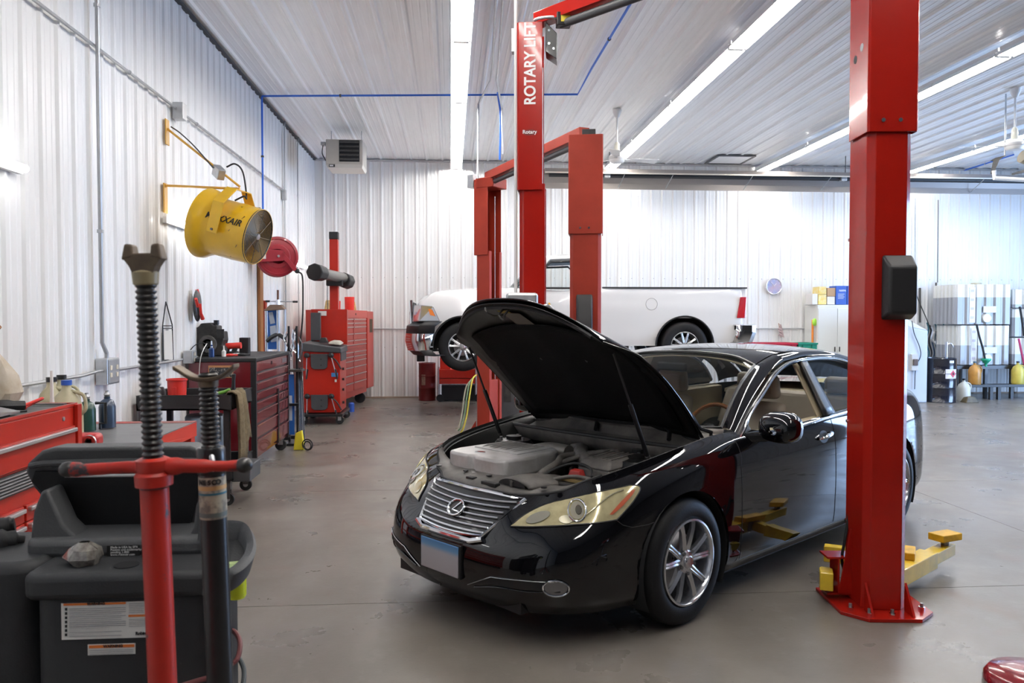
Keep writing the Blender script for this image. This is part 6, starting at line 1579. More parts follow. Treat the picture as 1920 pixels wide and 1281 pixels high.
lbp = part('warning_placard', MB().add([S3(500, 582, SY + .1), S3(519, 580, SY + .1), S3(522, 655, SY + .1), S3(500, 655, SY + .1)], [(0, 1, 2, 3)]), mat('placard_blue', (.02, .12, .42), .45), t, solid=.01, label='blue printed placard')
part('placard_print', MB().add([S3(503, 586, SY + .08), S3(511, 585, SY + .08), S3(516, 606, SY + .08), S3(507, 608, SY + .08)], [(0, 1, 2, 3)]), mat('placard_pale', (.55, .60, .68), .5), lbp, solid=.004)
part('placard_print', MB().add([S3(506, 612, SY + .08), S3(517, 610, SY + .08), S3(520, 640, SY + .08), S3(508, 642, SY + .08)], [(0, 1, 2, 3)]), MATS['placard_pale'], lbp, solid=.004)
part('clamp_arm', MB().tube([S3(500, 640), S3(510, 632), S3(522, 628), S3(535, 636)], .028, 8, smooth=5), blackm, t, smooth=1)
single('red_wall_post', MB().box((XL + .03, 11.50, 1.0), (XL + .07, 11.60, 1.86)), redold, 'narrow red upright strip beside the wooden board', 'post', bevel=.004)
# rack of clamps and a black stand with a blue panel right of the maroon cabinet
RY = 10.25
t = thing('tool_stand', 'black narrow tool stand hung with chrome pullers and a blue panel', 'tool stand', (at(552, 830, Y=RY).x, RY, 0))
xa, xb = at(545, 700, Y=RY).x, at(557, 700, Y=RY).x
for x in (xa - .02, xb): part('upright', MB().box((x - .012, RY - .012, .02), (x + .012, RY + .012, at(0, 612, Y=RY).z)), blackm, t)
part('shelf', MB().box((xa - .05, RY - .10, at(0, 695, Y=RY).z - .03), (xb + .08, RY + .10, at(0, 695, Y=RY).z)), darksteel, t, bevel=.004)
part('shelf', MB().box((xa - .05, RY - .10, at(0, 760, Y=RY).z - .03), (xb + .03, RY + .10, at(0, 760, Y=RY).z)), blackm, t, bevel=.004)
part('foot', MB().box((xa - .06, RY - .2, 0), (xb + .04, RY + .2, .03)), blackm, t, bevel=.004)
part('blue_panel', MB().box((xa - .035, RY - .02, .12), (xa + .045, RY - .01, at(0, 705, Y=RY).z)), MATS['placard_blue'], t, label='blue side panel with white print')
part('panel_print', MB().box((xa - .02, RY - .026, .30), (xa + .02, RY - .021, .62)), MATS['placard_pale'], t)
random.seed(21)
for k in range(9):
    px = random.uniform(536, 562); py = random.uniform(612, 640); y = RY + random.uniform(-.1, .1)
    q = at(px, py, Y=y)
    part('puller_arm', MB().tube([q, q + Vector((random.uniform(-.04, .04), 0, -.10)), q + Vector((random.uniform(-.04, .04), 0, -.24)), q + Vector((random.uniform(-.06, .06), 0, -.30))], .010, 6, smooth=4), random.choice([alum, chrome, steel, darksteel]), t, smooth=1)
for k in range(4):
    a = at(560 + k * 2, 690, Y=RY - .05); b = at(562 + k * 3, 815, Y=RY - .12 - .1 * k)
    part('pry_bar', MB().cyl(a, (b.x, b.y, .05), .009, n=6), blackm if k % 2 else darksteel, t, smooth=1)
bx_ = at(561, 808, Y=9.8)
t = thing('wheel_chock', 'yellow plastic wheel chock at the foot of the tool stand', 'chock', (bx_.x, 10.0, 0))
part('block', MB().hexa([(bx_.x - .06, 9.73, 0), (bx_.x + .07, 9.73, 0), (bx_.x + .07, 9.83, 0), (bx_.x - .06, 9.83, 0)], [(bx_.x - .04, 9.75, .20), (bx_.x + .04, 9.75, .24), (bx_.x + .04, 9.81, .24), (bx_.x - .04, 9.81, .20)]), mat('lemon', (.70, .58, .03), .5), t, bevel=.01)
part('cord_coil', MB().torus((bx_.x + .12, 9.68, .075), .065, .008, (.3, 1, .1), 24, 6).torus((bx_.x + .12, 9.68, .065), .05, .008, (.5, 1, .1), 24, 6), rubber, t, smooth=1)
# ---- wheel aligner: red cabinet with mast and camera beam
AY0, AY1 = 12.15, 12.85; AX0, AX1 = at(563, 0, Y=AY0).x, at(633, 0, Y=AY0).x; AZ = at(600, 655, Y=AY0).z
t = thing('wheel_aligner', 'red wheel alignment machine with a mast and a grey camera beam', 'wheel aligner', ((AX0 + AX1) / 2, 12.5, 0))
part('cabinet', MB().box((AX0, AY0, .17), (AX1, AY1, AZ - .02)), redbox, t, bevel=.008)
tp = part('top_tray', MB().hexa([(AX0 - .02, AY0 - .03, AZ - .03), (AX1 + .03, AY0 - .03, AZ - .06), (AX1 + .03, AY1, AZ - .06), (AX0 - .02, AY1, AZ - .03)], [(AX0 - .02, AY0 - .03, AZ + .10), (AX1 + .02, AY0 - .03, AZ + .02), (AX1 + .02, AY1, AZ + .04), (AX0 - .02, AY1, AZ + .12)]), darkgrey, t, bevel=.015)
part('side_panel', MB().box((AX1, AY0 + .05, .95), (AX1 + .012, AY1 - .05, AZ - .06)), darkgrey, t)
for z in (.50, .66, .82, .30): part('connector', MB().cyl((AX1, AY0 + .25, z), (AX1 + .03, AY0 + .25, z), .02, n=10), blackm, t)
part('base_frame', MB().box((AX0 - .04, AY0 - .12, .12), (AX1 + .05, AY1 + .05, .16)), blackm, t, bevel=.005)
for x in (AX0 + .02, AX1 - .0):
    for y in (AY0 - .06, AY1):
        cs = part('caster', MB().cyl((x, y - .02, .06), (x, y + .02, .06), .06, n=22), rubber, t, smooth=40)
        part('caster_fork', MB().box((x - .025, y - .032, .06), (x + .025, y - .024, .12)).box((x - .025, y + .024, .06), (x + .025, y + .032, .12)), galv, cs)
# hanging target brackets on the front: plate with rods
for zc in (AZ - .18, AZ - .80):
    xm = (AX0 + AX1) / 2 - .03
    pl_ = part('target_plate', MB().prism([(-.13, .11), (.13, .11), (.12, -.09), (.08, -.12), (-.08, -.12), (-.12, -.09)], 0, .02, (xm, AY0 - .02, zc), (1, 0, 0), (0, 0, 1)), darkgrey, t, bevel=.004)
    for dz in (.03, -.06): part('hole', MB().cyl((xm + .03, AY0 - .045, zc + dz), (xm + .03, AY0 - .02, zc + dz), .012, n=12), blackm, pl_)
    for a, b in ((-.18, -.19), (.18, .27)):
        rd_ = part('clamp_rod', MB().cyl((xm + a, AY0 - .05, zc + .08), (xm + b, AY0 - .05, zc - .26), .008, n=8), alum, t, smooth=40)
        part('clamp_grip', MB().cyl((xm + b * .9, AY0 - .05, zc - .12), (xm + b, AY0 - .05, zc - .27), .013, n=8).ell((xm + a, AY0 - .05, zc + .09), (.045, .04, .04), 10, 8), blackp, rd_, smooth=40)
    part('clamp_hose', MB().tube([(xm + .17, AY0 - .05, zc + .08), (xm + .26, AY0 - .05, zc), (xm + .33, AY0 - .05, zc - .12)], .012, 6, smooth=5), rubber, t, smooth=1)
part('blue_sticker', MB().box((AX1 - .13, AY0 - .003, AZ - .42), (AX1 - .03, AY0 - .001, AZ - .36)), mat('sticker_blue', (.06, .25, .55), .5), t)
part('white_sticker', MB().box((AX1 - .08, AY0 - .003, AZ - .50), (AX1 - .05, AY0 - .001, AZ - .46)), paperm, t)
# upright back board, monitor, keyboard things
BZ1 = at(600, 580, Y=12.9).z
bb = part('back_board', MB().box((AX0 - .0, 12.86, AZ + .05), (at(690, 0, Y=12.9).x * 0 + AX1 + .02, 12.93, BZ1)), redbox, t, bevel=.006)
part('monitor_side', MB().box((AX0 + .02, 12.70, at(0, 640, Y=12.7).z), (AX0 + .17, 12.80, at(0, 586, Y=12.7).z)), darkgrey, t, bevel=.008)
part('instruction_card', MB().box((at(592, 0, Y=12.85).x, 12.852, at(0, 592, Y=12.85).z), (at(608, 0, Y=12.85).x, 12.856, at(0, 583, Y=12.85).z)), paperm, bb)
mzt = at(624, 435, Y=12.98).z; mx0, mx1 = at(614.5, 0, Y=12.95).x, at(630.5, 0, Y=12.95).x
ms_ = part('mast', MB().box((mx0, 12.94, .16), (mx1, 13.08, mzt - .12)), redbox, t, bevel=.006)
part('mast_cap', MB().box((mx0 - .005, 12.935, mzt - .12), (mx1 + .005, 13.085, mzt)), blackp, ms_, bevel=.008)
part('mast_cable', MB().tube([(mx0 - .03, 12.93, at(0, 530, Y=12.9).z), (mx0 - .035, 12.93, at(0, 590, Y=12.9).z)], .006, 6).cyl((mx0 - .035, 12.93, at(0, 590, Y=12.9).z), (mx0 - .035, 12.93, at(0, 610, Y=12.9).z), .02), blackm, ms_, smooth=1)
# camera beam runs obliquely towards the viewer
e0 = at(600, 512, Y=12.0); e1 = at(646, 522, Y=13.2)
d_ = (e1 - e0).normalized()
cb = part('camera_beam', MB().tube([e0, e1], .085, 10), mat('beam_grey', (.13, .125, .11), .35, coat=.3), t, smooth=40)
part('camera_head', MB().at((0, 0, 0)).cyl(e0 - d_ * .20 + Vector((-.02, 0, 0)), e0 + d_ * .10, .135, .12, n=8), blackp, cb, bevel=.02)
part('camera_head', MB().cyl(e1 - d_ * .08 + Vector((0, 0, -.03)), e1 + d_ * .14 + Vector((.02, 0, -.05)), .13, .13, n=8), blackp, cb, bevel=.02)
part('beam_carriage', MB().cbox(((mx0 + mx1) / 2 + .02, 12.90, at(0, 526, Y=12.9).z), (.26, .10, .14)), blackp, t, bevel=.015)
random.seed(9)
def lump(label, name, cat, x, y, z, w, h, m, d=.12):
    return single(name, MB().hexa([(x - w, y - d / 2, z), (x + w, y - d / 2, z), (x + w, y + d / 2, z), (x - w, y + d / 2, z)], [(x - w * .6, y - d / 3, z + h), (x + w * .5, y - d / 3, z + h * .9), (x + w * .5, y + d / 3, z + h), (x - w * .6, y + d / 3, z + h * .8)]), m, label, cat, bevel=.01)
zt = AZ + .075
lump('black headset-like clamp on top of the wheel aligner', 'wheel_clamp', 'clamp', at(603, 0, Y=12.4).x, 12.4, zt + .02, .07, .08, blackp)
single('rag_pile', MB().hexa([(AX1 - .20, 12.25, AZ + .075), (AX1 - .0, 12.25, AZ + .055), (AX1 - .0, 12.7, AZ + .072), (AX1 - .20, 12.7, AZ + .092)], [(AX1 - .17, 12.28, AZ + .12), (AX1 - .04, 12.30, AZ + .11), (AX1 - .04, 12.6, AZ + .12), (AX1 - .16, 12.6, AZ + .13)]), mat('rag', (.50, .46, .38), .9, var=.3, vscale=12), 'pale shop rag on top of the wheel aligner', 'rag', bevel=.02)
# ---- tall red tool chest at the far corner, turned slightly
a0 = Vector((at(636.5, 0, Y=13.55).x, 13.55)); a1_ = Vector((at(697, 0, Y=15.75).x, 15.75))
ax_ = (a1_ - a0); Lc = ax_.length; ang = math.atan2(ax_.y, ax_.x)
t = thing('tool_chest', 'tall red stacked tool chest with a side locker in the far left corner', 'tool chest', (a0.x, a0.y, 0), ang)
ZT = at(650, 581, Y=13.6).z; ZB = at(650, 742, Y=13.9).z
ZB = .20
# local x runs along the front, +y goes into the chest, front face at y=0
part('body', MB().box((0, 0.02, ZB), (Lc * .78, .62, ZT)), mat('far_red', (.47, .045, .03), .35, coat=.2), t, bevel=.006)
part('side_locker', MB().box((Lc * .79, 0.0, ZB + .06), (Lc, .60, ZT - .01)), MATS['far_red'], t, bevel=.008)
zm = at(650, 643, Y=13.7).z
hm2 = mat('handle_dull', (.50, .45, .44), .35, .6)
def dgrid(z1, hs, cols):
    z = z1
    for h in hs:
        for x0, x1 in cols:
            d = part('drawer', MB().box((x0, .0, z - h + .008), (x1, .02, z)), MATS['far_red'], t, bevel=.002)
            part('handle', MB().box((x0 + .02, -.014, z - .022), (x1 - .02, .004, z - .006)), hm2, d, bevel=.003)
        z -= h
cols = [(.05, Lc * .33), (Lc * .345, Lc * .74)]
dgrid(ZT - .15, (.07, .07, .12, .12, .12), cols)
part('top_lid', MB().box((0.0, -.005, ZT - .14), (Lc * .78, .02, ZT)), MATS['far_red'], t, bevel=.004)
part('lock', MB().cyl((Lc * .40, -.014, ZT - .07), (Lc * .40, -.004, ZT - .07), .018, n=12), darksteel, t)
dgrid(zm - .04, (.09,), [(.05, Lc * .74)])
dgrid(zm - .17, (.08, .08, .11, .14, .14, .16), cols)
part('sticker', MB().box((Lc * .86, -.004, ZT - .42), (Lc * .96, -.001, ZT - .16)), mat('brown_sticker', (.10, .07, .04), .6, var=.5, vscale=40), t)
for x, y in ((.12, .1), (Lc * .7, .1), (.12, .5), (Lc * .7, .5)): part('caster', MB().cyl((x - .02, y, .10), (x + .02, y, .10), .10, n=20), blackm, t, smooth=40)
M_ = Matrix.Translation((a0.x, a0.y, 0)) @ Matrix.Rotation(ang, 4, 'Z')
def onchest(x, y, z=0): return M_ @ Vector((x, y, ZT + z))
def topitem(label, x, y, w, h, m, name, cat, round_=False):
    p = onchest(x, y)
    if round_: mb = MB().at(p).lathe([(0, .001), (w, .001), (w * 1.08, h), (0, h)], n=18)
    else: mb = MB().at(p, ang + .3).hexa([(-w, -w, .001), (w, -w, .001), (w, w, .001), (-w, w, .001)], [(-w * .7, -w * .6, h), (w * .6, -w * .7, h * .8), (w * .7, w * .6, h), (-w * .6, w * .7, h * .9)])
    return single(name, mb, m, label, cat, bevel=.008, smooth=40 if round_ else 0)
glove = mat('glove_yellow', (.70, .52, .22), .7, var=.3, vscale=20)
topitem('yellow work glove on the near end of the tall red chest', .12, .25, .08, .17, glove, 'work_glove', 'glove')
topitem('red tin standing on the tall red chest between the gloves', .45, .22, .07, .16, redbright, 'tin', 'tin', True)
topitem('red plastic tub on the tall red chest, rightmost of the tins', Lc * .55, .2, .085, .25, redbright, 'tub', 'tub', True)
topitem('yellow work glove beside the right red tub on the tall chest', Lc * .68, .22, .07, .17, glove, 'work_glove', 'glove')
topitem('small blue can under the tall red chest corner', .9, .4, .05, .08, bluelabel, 'can', 'can', True)
# blue jug on the floor under the chest's near corner
p = M_ @ Vector((.15, -.12, 0))
single('blue_can', MB().lathe([(0, 0), (.05, 0), (.05, .14), (.03, .16), (0, .16)], (p.x, p.y, 0)), bluelabel, 'small blue can on the floor under the tall red chest', 'can', smooth=40)
# ---- red drum and red service cart behind the pickup's nose
dx0 = at(801, 745, Y=15.5).x; 
def drum(label, x, y, r, h, m, ribm=None, name='oil_drum'):
    t = thing(name, label, 'drum', (x, y, 0))
    part('shell', MB().at((x, y, 0)).lathe([(0, 0), (r, 0), (r * 1.03, .01), (r, .02), (r, h * .32), (r * 1.035, h * .335), (r, h * .35), (r, h * .64), (r * 1.035, h * .655), (r, h * .67), (r, h - .02), (r * 1.03, h - .01), (r, h), (r * .96, h), (r * .95, h - .015), (0, h - .015)], n=40), m, t, smooth=40)
    return t
hD = at(0, 684, Y=15.5).z
dm = drum('dark red drum standing against the back wall beside the service cart', dx0, 15.5, .165, hD, mat('drum_red', (.16, .012, .012), .4, var=.3, vscale=5))
part('label', MB().lathe([(.167, hD * .42), (.167, hD * .70)], (dx0, 15.5, 0), n=6, a0=-2.25, a1=-1.75), mat('old_label', (.36, .27, .20), .8, var=.5, vscale=30), dm)
X0c, X1c, Yc = at(818, 0, Y=15.2).x, at(893, 0, Y=15.2).x, 15.2
t = thing('service_cart', 'bright red service cart at the back wall under the pickup front wheel', 'cart', ((X0c + X1c) / 2, Yc, 0))
zt_ = at(0, 697, Y=Yc).z
cr = mat('cart_red', (.60, .03, .015), .35, coat=.2)
part('top_tray', MB().box((X0c + .03, Yc, zt_ - .17), (X1c, Yc + .45, zt_)), cr, t, bevel=.008)
part('shelf', MB().box((X0c + .03, Yc, .34), (X1c, Yc + .45, .44)), cr, t, bevel=.008)
part('back_panel', MB().box((X0c + .05, Yc + .42, zt_), (X0c + .25, Yc + .45, zt_ + .25)), cr, t, bevel=.006)
part('tool_holder', MB().box((X0c + .05, Yc + .1, zt_), (X0c + .25, Yc + .14, zt_ + .22)), cr, t, bevel=.006)
for x in (X0c + .02, X1c - .02):
    for y in (Yc, Yc + .44): part('leg', MB().cyl((x, y, .10), (x, y, zt_ + .02), .016, n=8), alum, t, smooth=40)
    cs = part('caster', MB().cyl((x + .03, Yc - .02, .07), (x + .03, Yc + .02, .07), .07, n=18), rubber, t, smooth=40)
part('storage_box', MB().box((X0c + .08, Yc + .03, .02), (X1c - .02, Yc + .40, .30)), blackp, t, bevel=.01)
single('parts_tray', MB().box((at(845, 0, Y=15.3).x, 15.25, zt_ + .001), (X1c - .02, 15.45, zt_ + .035)), alum, 'silver parts tray lying on the bright red service cart', 'tray', bevel=.004)
for k in range(6):
    x = X0c + .12 + k * .11
    single('cast_part', MB().hexa([(x - .05, Yc + .1, .445), (x + .05, Yc + .1, .445), (x + .05, Yc + .3, .445), (x - .05, Yc + .3, .445)], [(x - .03, Yc + .14, .50 + .01 * (k % 3)), (x + .02, Yc + .14, .51), (x + .03, Yc + .25, .50), (x - .02, Yc + .25, .52)]), [engdirt, mat('brown_part', (.22, .14, .10), .6), steel][k % 3], ['dusty black', 'brown', 'grey steel'][k % 3] + ' part on the lower shelf of the red service cart, ' + ['first', 'second', 'third', 'fourth', 'fifth', 'sixth'][k] + ' from the left', 'part', bevel=.006)
# hoses hanging at the foot of the far lift column
for i, (c_, lb) in enumerate([((.50, .42, .04), 'yellow hose hanging at the left of the far lift column'), ((.12, .20, .10), 'green hose hanging at the left of the far lift column'), ((.30, .28, .20), 'grey cord hanging at the left of the far lift column')]):
    o = i * 5; yo = i * .16
    single('hose', MB().tube([at(893, 703, Y=10.72 + yo), at(886 - o, 712 + o, Y=10.6 + yo), at(880 - o, 745, Y=10.5 + yo), at(876 - o, 775, Y=10.45 + yo), at(870 - o, 800, Y=10.4 + yo), at(864 - o, 812 - o * .8, Y=10.4 + yo)], .010, 6, smooth=6), mat('hosec%d' % i, c_, .5), lb, 'hose', smooth=1)
# dark drill cabinet seen between the far column and the hood
p = at(950, 770, Y=12.0)
t = thing('grey_cabinet', 'dark grey machine standing between the far column and the lettered column', 'machine', (p.x, 12.0, 0))
part('body', MB().box((p.x - .20, 11.8, 0), (p.x + .22, 12.2, at(0, 715, Y=11.8).z)), darkgrey, t, bevel=.01)
part('front_panel', MB().box((p.x - .06, 11.79, .35), (p.x + .05, 11.80, .62)), engblack, t)
# ================================================================ right side and back wall
YW = YB - .03
# wall clock
ck = at(1451, 537, Y=YW - .03)
t = thing('wall_clock', 'round silver-rimmed wall clock with a blue and pink face on the back wall', 'clock', (ck.x, YW, ck.z))
Rk = .17
part('face', MB().cyl((ck.x, YW - .01, ck.z), (ck.x, YW - .035, ck.z), Rk * .92, n=40), mat('clock_face', (.28, .36, .60), .4, col2=(.55, .38, .42), vscale=6), t)
part('rim', MB().lathe([(Rk * .88, .02), (Rk * .90, .05), (Rk * .97, .055), (Rk, .04), (Rk, 0), (Rk * .9, 0)], (ck.x, YW, ck.z), (0, -1, 0), 48), mat('clock_rim', (.80, .80, .82), .25, .5), t, smooth=40)
for a, l_ in ((2.2, .11), (.9, .075)):
    part('clock_hand', MB().cyl((ck.x, YW - .042, ck.z), (ck.x + l_ * math.cos(a), YW - .042, ck.z + l_ * math.sin(a)), .005, n=6), whitepaint, t)
for k in range(12):
    a = k * PI / 6
    part('hour_mark', MB().cyl((ck.x + .125 * math.cos(a), YW - .037, ck.z + .125 * math.sin(a)), (ck.x + .145 * math.cos(a), YW - .037, ck.z + .145 * math.sin(a)), .004, n=5), whitepaint, t)
# small flag stuck in a holder
p0 = at(1460, 606, Y=YW - .05)
t = thing('flag', 'small drooping striped flag on the back wall under the clock', 'flag', tuple(p0))
part('stick', MB().cyl(p0, p0 + Vector((.05, 0, -.30)), .006, n=6), woodm, t)
part('cloth', MB().sheet([[p0 + Vector((.0 + .02 * math.sin(k * 1.3), -.01 * (k % 2), -.02 - .03 * k)) , p0 + Vector((.05 + .008 * k, -.02, -.03 - .034 * k))] for k in range(9)]), mat('flag_cloth', (.55, .42, .42), .8, var=.5, vscale=30), t, solid=.004)
# white steel cupboard with boxes on top
YC = 15.35
cx0, cx1 = at(1533, 640, Y=YC).x, at(1612, 640, Y=YC).x + .10
cz = at(1550, 572, Y=YC).z
t = thing('steel_cupboard', 'white two-door steel cupboard against the back wall', 'cupboard', ((cx0 + cx1) / 2, YC, 0))
part('body', MB().box((cx0, YC + .02, 0), (cx1, YB - .05, cz)), mat('cupboard_white', (.72, .72, .68), .5), t, bevel=.006)
xm = at(1570, 640, Y=YC).x
for a, b in ((cx0 + .01, xm - .004), (xm + .004, cx1 - .01)):
    d = part('door', MB().box((a, YC, .06), (b, YC + .02, cz - .07)), MATS['cupboard_white'], t, bevel=.003)
    hx = b - .05 if a < xm - .1 else a + .04
    part('door_handle', MB().box((hx - .008, YC - .02, at(0, 660, Y=YC).z - .05), (hx + .008, YC, at(0, 660, Y=YC).z + .05)), blackm, d, bevel=.003)
def carton(label, px0, px1, py0, py1, y, m, grp=None, d=.3, lab=None, name='carton'):
    a = at(px0, py1, Y=y); b = at(px1, py0, Y=y)
    z0 = a.z
    t = thing(name, label, 'box', ((a.x + b.x) / 2, y, z0), group=grp)
    part('box', MB().box((a.x, y, z0), (b.x - .004, y + d, b.z)), m, t, bevel=.004)
    return t, a, b
cartonw = mat('carton_white', (.70, .68, .64), .7); cartony = mat('carton_yellow', (.78, .55, .10), .6, col2=(.75, .70, .45), vscale=14); cartonb = mat('carton_brown', (.42, .27, .15), .7); cartonu = mat('carton_blue', (.035, .10, .42), .5)
topy = 571.2
carton('plain white carton at the left end of the cupboard top', 1523, 1533.5, 551, topy, YC + .08, cartonw)
carton('lower yellow and white carton on the cupboard', 1534, 1550, 552.5, topy, YC + .08, cartony)
carton('upper yellow carton on the cupboard', 1536, 1550, 537.5, 551.8, YC + .08, cartony)
carton('lower brown and white carton on the cupboard', 1551, 1566, 556.5, topy, YC + .08, cartonw)
carton('upper brown carton on the cupboard', 1551, 1567, 540, 555.8, YC + .08, cartonb)
t, a, b = carton('tall blue carton with white print on the cupboard', 1567.5, 1588, 536, topy, YC + .06, cartonu)
xm_ = (a.x + b.x) / 2
text('print', 'NAPA', .055, (xm_ + .02, YC + .058, b.z - .10), (1, 0, 0), (0, 0, 1), whiteprint, t, bold=.001)
for k in range(4): part('small_print', MB().box((a.x + .04, YC + .056, b.z - .17 - k * .03), (b.x - .05 - .02 * (k % 2), YC + .059, b.z - .162 - k * .03)), whiteprint, t)
t, a, b = carton('second blue carton, hard against the red column edge', 1588.5, 1612, 536, topy, YC + .06, cartonu)
text('print', 'THE', .06, (a.x + .09, YC + .058, b.z - .10), (1, 0, 0), (0, 0, 1), whiteprint, t, bold=.001)
text('print', 'filter', .05, (a.x + .10, YC + .058, a.z + .06), (1, 0, 0), (0, 0, 1), whiteprint, t, bold=.001)
# grabber hanging on the cupboard side
gx = cx0 - .06
t = thing('reacher_tool', 'orange and green hand tool hung on the side of the white cupboard', 'hand tool', (gx, YC + .1, at(0, 645, Y=YC).z))
part('shaft', MB().cyl((gx, YC + .1, at(0, 647, Y=YC).z), (gx, YC + .1, at(0, 600, Y=YC).z), .022, n=10), mat('orange_tool', (.80, .25, .04), .4), t, smooth=40)
part('head', MB().ell((gx + .03, YC + .08, at(0, 605, Y=YC).z), (.05, .03, .08), 10, 8), mat('lime', (.40, .75, .08), .4), t, smooth=1)
# red and green crates on a low bench behind the sedan
def crate(label, px0, px1, py0, py1, y, m, d=.45):
    a = at(px0, py1, Y=y); b = at(px1, py0, Y=y)
    t = thing('crate', label, 'crate', ((a.x + b.x) / 2, y, a.z))
    h = b.z - a.z
    mb = MB().box((a.x, y, a.z), (b.x, y + d, a.z + .02))
    for q in ((a.x, y, b.x, y + .02), (a.x, y + d - .02, b.x, y + d), (a.x, y, a.x + .02, y + d), (b.x - .02, y, b.x, y + d)):
        mb.box((q[0], q[1], a.z), (q[2], q[3], b.z - .03)); mb.box((q[0] - .015, q[1] - .015, b.z - .035), (q[2] + .015, q[3] + .015, b.z))
    part('body', mb, m, t, bevel=.003)
    n = max(2, int((b.x - a.x) / .16))
    for k in range(n): part('side_rib', MB().box((a.x + (b.x - a.x) * (k + .5) / n - .01, y - .014, a.z + .01), (a.x + (b.x - a.x) * (k + .5) / n + .01, y, b.z - .03)), m, t)
    return t, a, b
YR = 14.6
cred = mat('crate_red', (.40, .012, .035), .45); cgreen = mat('crate_green', (.01, .20, .12), .45)
_, ra_, rb_2 = crate('long red plastic crate on the bench behind the sedan roof', 1412, 1494, 643, 670, YR, cred)
_, ga_, gb_ = crate('green plastic crate on the bench beside the red one', 1497, 1532, 643, 670, YR, cgreen)
t = thing('crate', 'red plastic crate leftmost on the bench behind the sedan roof', 'crate', (at(1385, 660, Y=YR).x, YR, ra_.z))
a = at(1375, 670, Y=YR); b = at(1408, 646, Y=YR)
part('body', MB().box((a.x, YR, a.z), (b.x, YR + .45, b.z)), cred, t, bevel=.01)
t = thing('workbench', 'low steel bench carrying the plastic crates at the back wall', 'workbench', ((a.x + gb_.x) / 2, YR + .2, 0))
part('bench_top', MB().box((a.x - .05, YR - .03, a.z - .05), (gb_.x + .05, YR + .5, a.z - .002)), steel, t)
for x in (a.x, gb_.x):
    for y in (YR + .02, YR + .44): part('leg', MB().box((x - .02, y - .02, 0), (x + .02, y + .02, a.z - .05)), steel, t)
# tall pale blue machine (parts washer) right of the red column
YM = 14.3
mx0, mx1 = at(1690, 700, Y=YM).x, at(1739, 700, Y=YM).x
mz = at(1700, 600, Y=YM).z; mz2 = at(1738, 620, Y=YM).z
t = thing('parts_cabinet', 'tall pale blue-white cabinet with a sloped top behind the red column', 'cabinet', ((mx0 + mx1) / 2, YM, 0))
pale = mat('pale_blue_paint', (.58, .64, .72), .35, coat=.2)
part('body', MB().hexa([(mx0, YM, 0), (mx1, YM, 0), (mx1, YM + .8, 0), (mx0, YM + .8, 0)], [(mx0, YM, mz2 + .1), (mx1, YM, mz2), (mx1, YM + .8, mz2), (mx0, YM + .8, mz2 + .1)]), pale, t, bevel=.02)
part('hood_cover', MB().hexa([(mx0, YM, mz2 + .1), (mx1, YM, mz2), (mx1, YM + .8, mz2), (mx0, YM + .8, mz2 + .1)], [(mx0, YM + .2, mz + .08), (mx1 - .28, YM + .2, mz), (mx1 - .28, YM + .7, mz), (mx0, YM + .7, mz + .08)]), pale, t, bevel=.01)
q0, q1 = at(1707, 695, Y=YM - .02), at(1720, 664, Y=YM - .02)
cp_ = part('control_panel', MB().box((q0.x, YM - .06, q0.z), (q1.x, YM, q1.z)), dirtywhite, t, bevel=.006)
part('gauge', MB().box((q0.x + .02, YM - .09, q0.z + .10), (q1.x - .02, YM - .06, q0.z + .22)), mat('brownish', (.10, .07, .06), .5), cp_, bevel=.01)
part('supply_cord', MB().tube([at(1710, 602, Y=YM - .03), at(1714, 625, Y=YM - .03), at(1724, 650, Y=YM - .03), at(1726, 668, Y=YM - .03), at(1717, 690, Y=YM - .03), at(1715, 730, Y=YM - .03)], .008, 6, smooth=6), blackm, t, smooth=1)
# black drum with a pump and a flammable label
YD = 14.45
xd = (at(1736, 740, Y=YD).x + at(1788, 740, Y=YD).x) / 2; rdm = (at(1788, 740, Y=YD).x - at(1736, 740, Y=YD).x) / 2
zd = at(1760, 671, Y=YD).z
dm = drum('black steel drum with a white flammable label near the fluid tanks', xd, YD, rdm, zd, mat('drum_black', (.012, .013, .022), .2, coat=.6))
def on_drum(px, py):
    # point on the drum's near side
    q = at(px, py, Y=YD - rdm * .9); dx_ = max(-rdm * .95, min(rdm * .95, q.x - xd)); return dx_
def drumpatch(nm, a0, a1, z0, z1, m, r, par):
    return part(nm, MB().sheet([[Vector((xd + r * math.sin(a), YD - r * math.cos(a), z)) for a in np.linspace(a0, a1, 9)] for z in (z0, z1)]), m, par)
z0, z1 = at(0, 719, Y=YD).z, at(0, 700, Y=YD).z
lbx = drumpatch('flammable_label', -.25, .62, z0, z1, mat('label_pink_white', (.72, .68, .72), .5), rdm + .006, dm)
am = .28; rr_ = rdm + .010
def dpt(da, z): return Vector((xd + rr_ * math.sin(am + da), YD - rr_ * math.cos(am + da), z))
zm_ = (z0 + z1) / 2; hh = (z1 - z0) * .40
part('hazard_diamond', MB().add([dpt(0, zm_ - hh), dpt(.24, zm_), dpt(0, zm_ + hh), dpt(-.24, zm_)], [(0, 1, 2, 3)]), mat('hazard_red', (.60, .06, .10), .5), lbx, solid=.002)
part('flame_mark', MB().add([Vector(p) - Vector((0, .004, 0)) for p in (dpt(-.05, zm_ - hh * .3), dpt(.05, zm_ - hh * .3), dpt(.06, zm_ + hh * .1), dpt(0, zm_ + hh * .5), dpt(-.06, zm_ + hh * .1))], [(0, 1, 2, 3, 4)]), blackprint, lbx)
drumpatch('white_sticker', .0, .35, zd - .09, zd - .04, paperm, rdm + .006, dm)
pm = thing('drum_pump', 'steel hand pump standing in the top of the black drum', 'pump', (xd + .12, YD, zd - .014))
part('pump_tube', MB().cyl((xd + .12, YD, zd - .014), (xd + .12, YD, zd + .30), .022, n=12), alum, pm, smooth=40)
